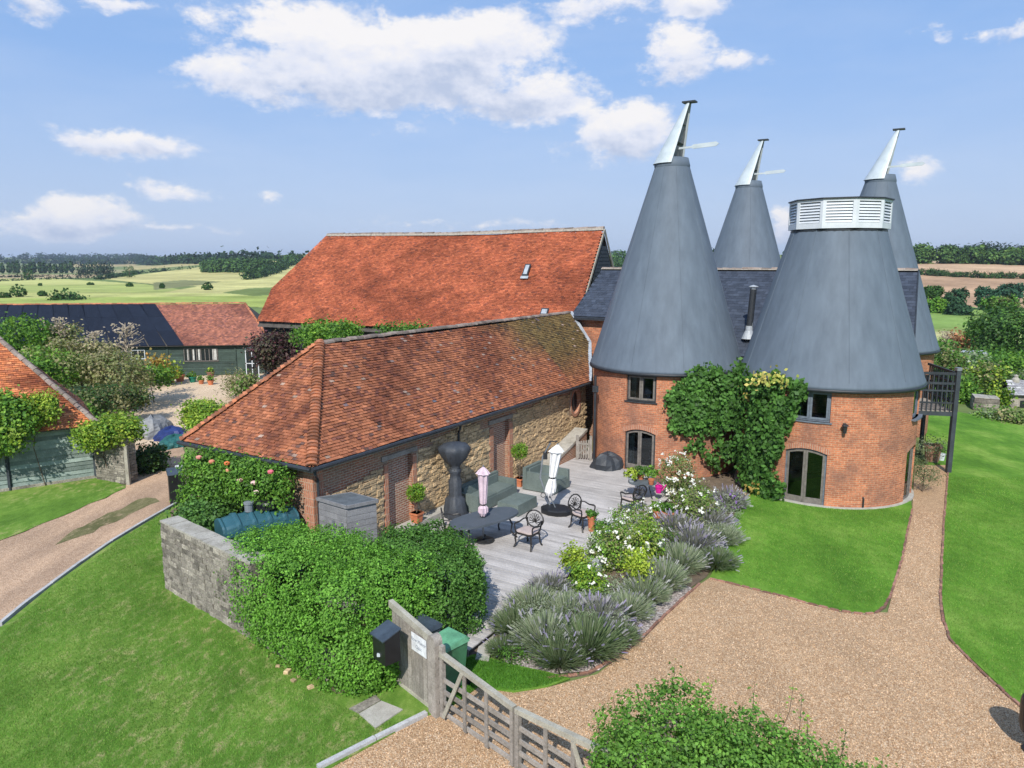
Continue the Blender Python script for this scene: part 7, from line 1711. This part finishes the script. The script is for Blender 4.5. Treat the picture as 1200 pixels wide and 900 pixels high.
for i, (u, v, r, m, lab) in enumerate([(200, 449, .3, 'terracotta', 'terracotta pot under the light green shrub'), (211, 447, .34, 'terracotta', 'wide terracotta pot by the green boarded wall'), (226, 448, .28, 'teal_pot', 'green tub by the green boarded wall'), (236, 450, .2, 'terracotta', 'small terracotta pot on the courtyard gravel'), (247, 451, .22, 'terracotta', 'terracotta pot left of the grassy shrub'), (286, 436, .5, 'terracotta', 'large terracotta planter by the outbuilding door'), (247, 442, .28, 'edge_brick', 'dull red pot against the outbuilding door')]):
    p = at(u, v); root = thing('courtyard_pot', lab, 'pot', p, 'pots along the green outbuilding'); round_pot(root, p, r, r * 1.5, m); rs = np.random.RandomState(i); P, N, ids = crown([(p.x, p.y, r * 1.9, r * 1.1, r * 1.1, r * .9)], 160, rs, 10, .08, .3, r); leafmesh('foliage', 'leaf', root, P, N, ids, .14, GREEN + YEL[:1], rs)
# --- right side garden
g_ = 'garden shrubs beyond the right lawn'
for i, (u, v, w, h, Y, cols, sz, lab) in enumerate([(1192, 390, 92, 84, 62, GREEN + DARK + DARK, None, 'huge dark green tree at the right edge'), (1160, 392, 48, 46, 66, GREEN + DARK[:2] + OLIVE[:1], None, 'olive tinged tree left of the huge one'), (1155, 443, 36, 36, 47, YEL[:1] + GREEN + OLIVE[:2], None, 'domed yellow green shrub'), (1108, 425, 44, 40, 50, GREEN + OLIVE[:3], None, 'mid green shrub behind the balcony rail'), (1135, 428, 50, 34, 52, GREEN + GG, None, 'grey green bush behind the domed shrub'), (1185, 428, 60, 30, 54, BRIGHT + GREEN, None, 'bright wide bush before the huge tree'), (1131, 460, 26, 40, 44.5, GREEN + BRIGHT, None, 'upright green shrub at the lawn edge right of the balcony'), (1160, 424, 50, 26, 56, GREEN, None, 'low shrub between the domed and the wide bush'), (1099, 452, 26, 44, 46, GREEN + DARK, None, 'dark shrub seen through the balcony rails'), (1170, 468, 20, 26, 43, YEL + GREEN, None, 'small light shrub left of the garden store'), (1165, 489, 34, 16, 40, BRIGHT + GG, None, 'low leafy plant at the lawn edge'), (1188, 491, 34, 16, 39, OLIVE + GREEN, None, 'low brownish plant at the lawn edge by the frame'), (1125, 400, 26, 15, 72, [(.35, .16, .07), (.28, .15, .07)], None, 'rusty orange bush beyond the garden'), (1096, 408, 40, 14, 60, GREEN, None, 'low green bush behind the rear tower'), (1200, 455, 26, 34, 50, GREEN + GG, None, 'pale shrub behind the garden store')]):
    pxbush('garden_shrub', lab, 'tree' if i < 2 else 'shrub', u, v, w, h, Y, int(700 + w * h * .8), cols, seed=130 + i, k=8, group=g_)
twiggy('bare grey shrub beside the rusty orange bush', 1108, 408, 70, 20, 8)
mb = MB(); p = atY(1120, 417, 58); mb.obox(Vector((p.x - 1.6, p.y, p.z)), (4.5, 0, 0), (0, 1.2, .25), (0, 0, .05)); mb.obox((p.x - 1.5, p.y + .1, 0), (4.3, 0, 0), (0, 1, 0), (0, 0, p.z - .02)); tag(mb.build('cold_frame', 'lead', org=(p.x, p.y, 0)), 'low flat pale roofed frame among the garden shrubs', 'cold frame')
# meadow trees beyond
g_ = 'trees in the meadow at right'
for i, (u, v, w, h, Y, cols, lab) in enumerate([(1096, 363, 34, 40, 128, GREEN + BRIGHT[:2], 'round light green willow beside the slate roof'), (1119, 353, 28, 44, 140, [(.03, .075, .035), (.04, .09, .045)], 'tall bluish dark tree in the middle of the meadow'), (1123, 371, 26, 28, 122, [(.04, .09, .045), (.03, .07, .035)], 'lower dark tree in front of the tall bluish one'), (1092, 342, 22, 18, 150, DARK, 'pointed dark tree behind the willow'), (1157, 350, 28, 34, 135, [(.03, .08, .045), (.04, .1, .055)], 'blue green tree left of the feathery one'), (1186, 342, 30, 26, 145, [(.04, .1, .06), (.05, .12, .07)], 'feathery blue green tree near the right edge'), (1172, 358, 40, 30, 118, GREEN + OLIVE[:1], 'olive green tree in front of the blue green pair')]):
    pxbush('meadow_tree', lab, 'tree', u, v, w, h, Y, 2600, cols, seed=160 + i, k=7, group=g_, size=.42, cs=.3, m='far_leaf')

# ================================================================== FAR COUNTRY
def far_mass(name, label, pts, n, size, cols, h, w, seed, kind='stuff'):
    """wood or hedgerow: leafy lumps along a run of points on the far land"""
    rs = np.random.RandomState(seed); bl = []
    P3 = [at_terrain(u, v) for u, v in pts]
    for a, b in zip(P3, P3[1:]):
        L = (b - a).length; ppx = min(a.y, b.y) / FPX; w_ = w * ppx; k = max(2, int(L / (w_ * .6)))
        for i in range(k):
            p = a.lerp(b, (i + rs.rand() * .5) / k); hh = h * ppx * rs.uniform(.7, 1.2); ww = w_ * rs.uniform(.6, 1.1); z = float(terrain_z(p.x, p.y)); ppx = p.y / FPX; w_ = w * ppx; bl.append((p.x + rs.normal() * w_ * .2, p.y + rs.normal() * w_ * .3, z + hh * .5, ww * .6, ww * .6, hh * .52))
    size = size * P3[len(P3) // 2].y / FPX; P, N, ids = crown(bl, n, rs, 10, size * .8, .1, -5); o = leafmesh(name, 'far_leaf', None, P, N, ids, size, cols, rs, org=P3[0], cvar=.25, upb=.5)
    o['kind'] = kind
    if kind != 'stuff': pass
    o['label'] = label; o['category'] = 'wood' if h > 4.5 else 'hedgerow'; return o
FD = [(.016, .034, .021), (.023, .046, .027), (.033, .062, .03)]
FM = [(.048, .10, .032), (.065, .13, .038), (.085, .16, .045), (.04, .085, .03)]
far_mass('distant_wood', 'long dark wooded ridge on the skyline at left', [(-60, 303.5), (60, 304), (160, 305), (260, 306), (350, 307)], 16000, 2.2, FD, 5.5, 9, 1)
far_mass('distant_wood', 'second line of dark woods below the left skyline', [(-40, 309), (60, 309), (170, 309.5), (240, 309)], 14000, 2.2, FD + FM[:1], 6, 9, 2)
far_mass('hillside_wood', 'dense green wood on the hill left of the big barn', [(238, 319), (265, 319), (300, 319), (318, 318)], 6500, 3, FM, 13, 13, 3)
far_mass('hillside_wood', 'upper edge of the hill wood near the barn roof', [(250, 313), (290, 313), (330, 313), (345, 309)], 5500, 2.8, FM, 8, 12, 4)
far_mass('hillside_wood', 'lower tip of the hill wood running down the slope', [(290, 328), (312, 322), (335, 314)], 3200, 2.6, FM + FD, 9, 10, 5)
far_mass('hedgerow', 'thin dark hedgerow crossing the valley fields', [(-10, 330), (40, 328), (110, 326)], 900, 1.6, FD, 1.8, 6, 6)
far_mass('hedgerow', 'hedgerow along the foot of the pale hill', [(115, 328), (160, 321), (200, 317), (240, 314)], 1800, 1.8, FD + FM[:1], 3, 7, 7)
far_mass('hedgerow', 'broken hedgerow between the strip fields', [(-10, 325.5), (60, 324.5), (150, 322.5)], 1300, 1.6, FD, 2, 7, 8)
far_mass('field_hedge', 'thick green hedge between the two brown fields', [(1072, 322), (1110, 324), (1150, 326), (1200, 327), (1290, 329)], 11000, 1.6, FM[:2] + FD[2:], 6.5, 8, 9)
far_mass('right_wood', 'mixed green wood along the top of the brown fields', [(1030, 309), (1070, 309), (1140, 309), (1210, 311), (1300, 312)], 15000, 3.4, FM + [(.12, .2, .05)], 18, 20, 10)
far_mass('right_wood', 'darker trees behind the mixed wood at right', [(1000, 306), (1070, 305), (1160, 304.5), (1300, 304)], 8000, 3.2, FD, 14, 18, 11)
far_mass('right_wood', 'green trees behind the barn gable and between the tower cones', [(700, 314), (760, 313), (830, 312), (905, 311), (940, 311)], 9000, 3.4, FM, 17, 20, 12)
g_ = 'single trees in the valley fields'
for i, (u, v, w, h, lab, cols) in enumerate([(22, 348, 20, 15, 'dark round tree standing in the valley field at far left', DARK), (50, 347, 10, 6, 'small dark bush right of the far left tree', DARK), (4, 349, 18, 6, 'low dark scrub at the left edge of the valley', DARK), (243, 340, 13, 9, 'dark tree at the foot of the pale hill', DARK), (152, 336, 8, 5, 'small round bush alone in the valley', DARK), (190, 338, 6, 6, 'tiny dark tree below the pale hill', DARK), (34, 327, 13, 12, 'dark tree among the strip fields', DARK), (152, 325, 17, 14, 'round green tree at the hedgerow corner', FM), (343, 304, 9, 10, 'dark round tree on the hilltop beside the wood', DARK), (351, 305, 10, 8, 'second round tree on the hilltop', DARK), (106, 334, 8, 3, 'tiny low bush in the pale strip', DARK), (47, 335, 4, 3, 'speck like bush in the pale strip', DARK)]):
    p = at_terrain(u, v); ct = 1 if p.y < 5000 else 1; sx = w * p.y / FPX / 2; hz_ = h * p.y / FPX
    bl = [(p.x, p.y, p.z + hz_ * .5, sx * .8, sx * .8, hz_ * .5), (p.x - sx * .4, p.y, p.z + hz_ * .35, sx * .6, sx * .6, hz_ * .35), (p.x + sx * .4, p.y, p.z + hz_ * .35, sx * .6, sx * .6, hz_ * .35)]
    bush('valley_tree', lab, 'tree', bl, 900, max(.4, 1.1 * p.y / FPX), cols, cs=.5 * p.y / FPX, m='far_leaf', seed=200 + i, group=g_, base=(p.x, p.y, p.z), clump=8, zmin=p.z, tr=sx * .1)
pxbush('long_bush', 'long low bush just above the dark outbuilding roof', 'bush', 80, 355, 28, 8, 170, 900, DARK + FM, seed=230, k=5, size=.7, m='far_leaf')
g_ = 'row of poplars across the valley'
labs = ['first', 'second', 'third', 'fourth', 'fifth', 'sixth', 'seventh', 'eighth', 'ninth', 'tenth', 'eleventh', 'twelfth', 'thirteenth', 'fourteenth']
for i in range(14):
    u = 4 + i * 6.2 + RND.uniform(-1.5, 1.5); p = at_terrain(u, 320.5); hz_ = RND.uniform(11, 14.5) * p.y / FPX; sx = 2.9 * p.y / FPX
    bush('poplar_tree', 'slim poplar, %s from the left in the distant row' % labs[i], 'tree', [(p.x, p.y, p.z + hz_ * .5, sx, sx, hz_ * .5)], 480, 1.7 * p.y / FPX, FM[:2] + FD, cs=.5 * p.y / FPX, m='far_leaf', seed=240 + i, group=g_, base=(p.x, p.y, p.z), clump=6, zmin=p.z, tr=sx * .15)
for i, (u, w, h) in enumerate([(98, 15, 11), (112, 16, 13), (126, 12, 11)]):
    p = at_terrain(u, 322); sx = w * p.y / FPX / 2; hz_ = h * p.y / FPX
    bush('parkland_tree', ['broad dark tree right of the poplars', 'broadest dark tree between poplars and hill', 'rightmost broad dark tree before the hill'][i], 'tree', [(p.x, p.y, p.z + hz_ * .5, sx, sx, hz_ * .5)], 500, 2.0 * p.y / FPX, FD, m='far_leaf', seed=260 + i, base=(p.x, p.y, p.z), clump=6, zmin=p.z, tr=sx * .1)
for i, (u, v, w, h) in enumerate([(1152, 307, 15, 22), (1165, 307, 14, 21), (1196, 309, 22, 20), (1134, 306, 10, 15)]):
    p = at_terrain(u, v + 1); p = Vector((p.x * 1.03, p.y * 1.03, float(terrain_z(p.x * 1.03, p.y * 1.03)))); sx = w * p.y / FPX / 2; hz_ = h * p.y / FPX
    bush('tall_wood_tree', ['left of the two tall dark crowns above the right wood', 'right of the two tall dark crowns above the right wood', 'wide dark crown above the wood at the right edge', 'small rounded crown above the middle of the right wood'][i], 'tree', [(p.x, p.y, p.z + hz_ * .55, sx, sx, hz_ * .45)], 700, 2.0 * p.y / FPX, FD, m='far_leaf', seed=270 + i, base=(p.x, p.y, p.z), clump=6, zmin=p.z, tr=sx * .1)
# pale gate post like stump near the end of green outbuilding
p = atY(290.5, 378, 75); q = atY(290.5, 365, 75); mb = MB(); mb.tube([(p.x, p.y, 0), (p.x, p.y, q.z)], .28, 8); tag(mb.build('stump_post', 'grey_wood', org=(p.x, p.y, 0)), 'weathered stump like post in the field left of the big barn', 'post')
# grass blades on the left lawn so its surface catches light
def lawn_tufts(label, poly, n, seed, zc, cols, h=.045):
    rs = np.random.RandomState(seed); W_ = [at(u, v) for u, v in poly]; xs = [p.x for p in W_]; ys = [p.y for p in W_]; m_ = len(W_)
    X = rs.uniform(min(xs), max(xs), n * 3); Y = rs.uniform(min(ys), max(ys), n * 3); ins = np.zeros(len(X), bool)
    for i in range(m_):
        a, b = W_[i], W_[(i + 1) % m_]; ins ^= ((a.y > Y) != (b.y > Y)) & (X < (b.x - a.x) * (Y - a.y) / ((b.y - a.y) or 1e-9) + a.x)
    X, Y = X[ins][:n], Y[ins][:n]; k = len(X); a = rs.uniform(0, 2 * pi, k); L = h * rs.uniform(.5, 1.5, k); w = .006
    d = np.stack([np.cos(a), np.sin(a), 0 * a], 1); b = np.stack([X, Y, zc + 0 * X], 1); lean = np.stack([rs.normal(0, .4, k) * L, rs.normal(0, .4, k) * L, L], 1)
    V = np.stack([b - d * w, b + d * w, b + lean], 1).reshape(-1, 3); c = np.array(cols)[rs.choice(len(cols), k)] * rs.normal(1, .18, (k, 1)).clip(.5, 1.5) * (1 + .25 * nz(X * 1.3, Y * 1.1, 2))[:, None]
    o = npmesh('grass', V, 3, c, 'leaf', None); tag(o, label, kind='stuff')
lawn_tufts('short grass blades of the left lawn', [(0, 745), (60, 692), (130, 642), (192, 600), (196, 695), (300, 760), (400, 830), (470, 850), (385, 900), (100, 905), (-30, 905)], 90000, 3, .03, [(.12, .27, .035), (.15, .31, .045), (.10, .23, .03), (.24, .31, .08)], h=.03)
lawn_tufts('short grass blades by the gate', [(562, 806), (602, 811), (640, 805), (664, 796), (600, 782), (560, 770), (540, 775), (530, 826)], 9000, 5, .03, [(.08, .22, .025), (.10, .26, .03)])

# more planting that knits the bed together
for i, (u, v, w, h, n, cols, lab) in enumerate([(735, 700, 60, 26, 1500, GG, 'grey green ground cover between white flowers and gravel bend'), (700, 712, 50, 24, 1300, GG + BRIGHT[:1], 'feathery grey ground cover below the golden shrub'), (806, 632, 54, 30, 1500, GG + OLIVE[:2], 'grey leaved filler plants in the middle of the bed'), (842, 612, 50, 26, 1300, GG, 'grey leaved mound near the lawn corner'), (775, 650, 50, 36, 1400, GREEN + OLIVE[:2], 'leafy green filler between two white flowered bushes'), (660, 700, 44, 22, 1100, GG + GREEN[:1], 'low filler foliage at the deck edge'), (812, 585, 40, 30, 1100, OLIVE + GREEN, 'olive filler plant at the tower wall'), (630, 735, 56, 34, 1900, GG, 'grey leaved mound among the left lavender bushes'), (680, 742, 60, 34, 2100, GG + GREEN[:1], 'grey leaved mound between the largest lavender and the deck'), (715, 738, 44, 28, 1400, GG, 'grey leaved mound next to the shingle strip'), (650, 716, 50, 30, 1500, GG + OLIVE[:1], 'grey stalky filler leaning on the deck edge'), (722, 650, 50, 40, 1600, BRIGHT + OLIVE[:2], 'fresh green filler under the white flowers by the green pot'), (600, 775, 40, 16, 700, GREEN, 'low green edging plant beside the stepping slab'), (830, 640, 50, 28, 1400, GG + OLIVE[:1], 'soft grey mound bordering the middle lawn')]):
    p = at(u, v); sx = w * p.y / FPX / 2; H = h * p.y / FPX; bush('filler_plant', lab, 'plant', [(p.x, p.y, H * .4, sx, sx * .8, H * .55), (p.x - sx * .5, p.y + .2, H * .35, sx * .6, sx * .6, H * .45), (p.x + sx * .5, p.y + .2, H * .35, sx * .6, sx * .6, H * .45)], int(n * 1.5), .06, cols, seed=300 + i, base=(p.x, p.y, 0), clump=10, cs=.09, aspect=.35, wob=.9)

pxbush('yellow_green_bush', 'yellow green bush in front of the boarded shed roof edge', 'bush', 44, 480, 44, 42, 27.3, 4200, YEL + BRIGHT, seed=321, k=6, size=.11, depth=.5, tr=.02)
lawn_tufts('short grass blades of the middle lawn', [(850, 668), (905, 690), (985, 712), (1025, 714), (1040, 700), (1064, 600), (960, 575), (885, 585), (856, 640)], 45000, 7, .03, [(.12, .28, .035), (.15, .33, .045), (.10, .24, .03), (.26, .36, .08)], h=.03)
lawn_tufts('short grass blades of the right lawn', [(1112, 560), (1106, 640), (1106, 705), (1115, 750), (1200, 828), (1230, 800), (1230, 560)], 60000, 8, .03, [(.12, .28, .035), (.15, .33, .045), (.10, .24, .03), (.26, .36, .08)], h=.03)
def pebbles(label, poly, n, seed):
    rs = np.random.RandomState(seed); W_ = [at(u, v) for u, v in poly]; xs = [p.x for p in W_]; ys = [p.y for p in W_]; m_ = len(W_)
    X = rs.uniform(min(xs), max(xs), n * 3); Y = min(ys) + (max(ys) - min(ys)) * rs.rand(n * 3) ** 1.5; ins = np.zeros(len(X), bool)
    for i in range(m_):
        a, b = W_[i], W_[(i + 1) % m_]; ins ^= ((a.y > Y) != (b.y > Y)) & (X < (b.x - a.x) * (Y - a.y) / ((b.y - a.y) or 1e-9) + a.x)
    X, Y = X[ins][:n], Y[ins][:n]; k = len(X); a = rs.uniform(0, 2 * pi, k); r = rs.uniform(.008, .02, k); P = []
    c = np.stack([X, Y, np.full(k, .004)], 1); q = [c + np.stack([np.cos(a + t) * r * s, np.sin(a + t) * r * s, 0 * r], 1) for t, s in ((0, 1.2), (2.1, 1), (4.2, .9))]; top = c + np.stack([0 * r, 0 * r, r * 1.1], 1)
    V = np.stack([q[0], q[1], top, q[1], q[2], top, q[2], q[0], top], 1).reshape(-1, 3)
    col = np.array([(.46, .30, .18), (.62, .43, .27), (.76, .58, .41), (.34, .21, .12), (.58, .48, .38)])[rs.choice(5, k)] * rs.normal(1, .12, (k, 1))
    tag(npmesh('gravel_stones', V, 3, col, 'leaf_soft'), label, kind='stuff')
pebbles('loose gravel stones of the drive', [(380, 905), (500, 840), (524, 835), (600, 816), (700, 792), (755, 750), (815, 692), (905, 697), (1040, 722), (1060, 655), (1072, 600), (1100, 600), (1102, 705), (1111, 750), (1210, 845), (1210, 905)], 35000, 3)

# ================================================================== AIR
def haze():
    m = bpy.data.materials.new('haze'); m.use_nodes = True; nt = m.node_tree
    for n in list(nt.nodes): nt.nodes.remove(n)
    o = nt.nodes.new('ShaderNodeOutputMaterial'); v = nt.nodes.new('ShaderNodeVolumePrincipled'); v.inputs['Density'].default_value = HAZE; v.inputs['Color'].default_value = (.72, .84, 1, 1); v.inputs['Anisotropy'].default_value = .2
    nt.links.new(v.outputs[0], o.inputs['Volume']); MATS['haze'] = m
    mb = MB(); mb.obox((-5800, -5800, -3), (11600, 0, 0), (0, 11600, 0), (0, 0, 83)); h = mb.build('haze', 'haze'); h['kind'] = 'stuff'
HAZE = .00017
haze()
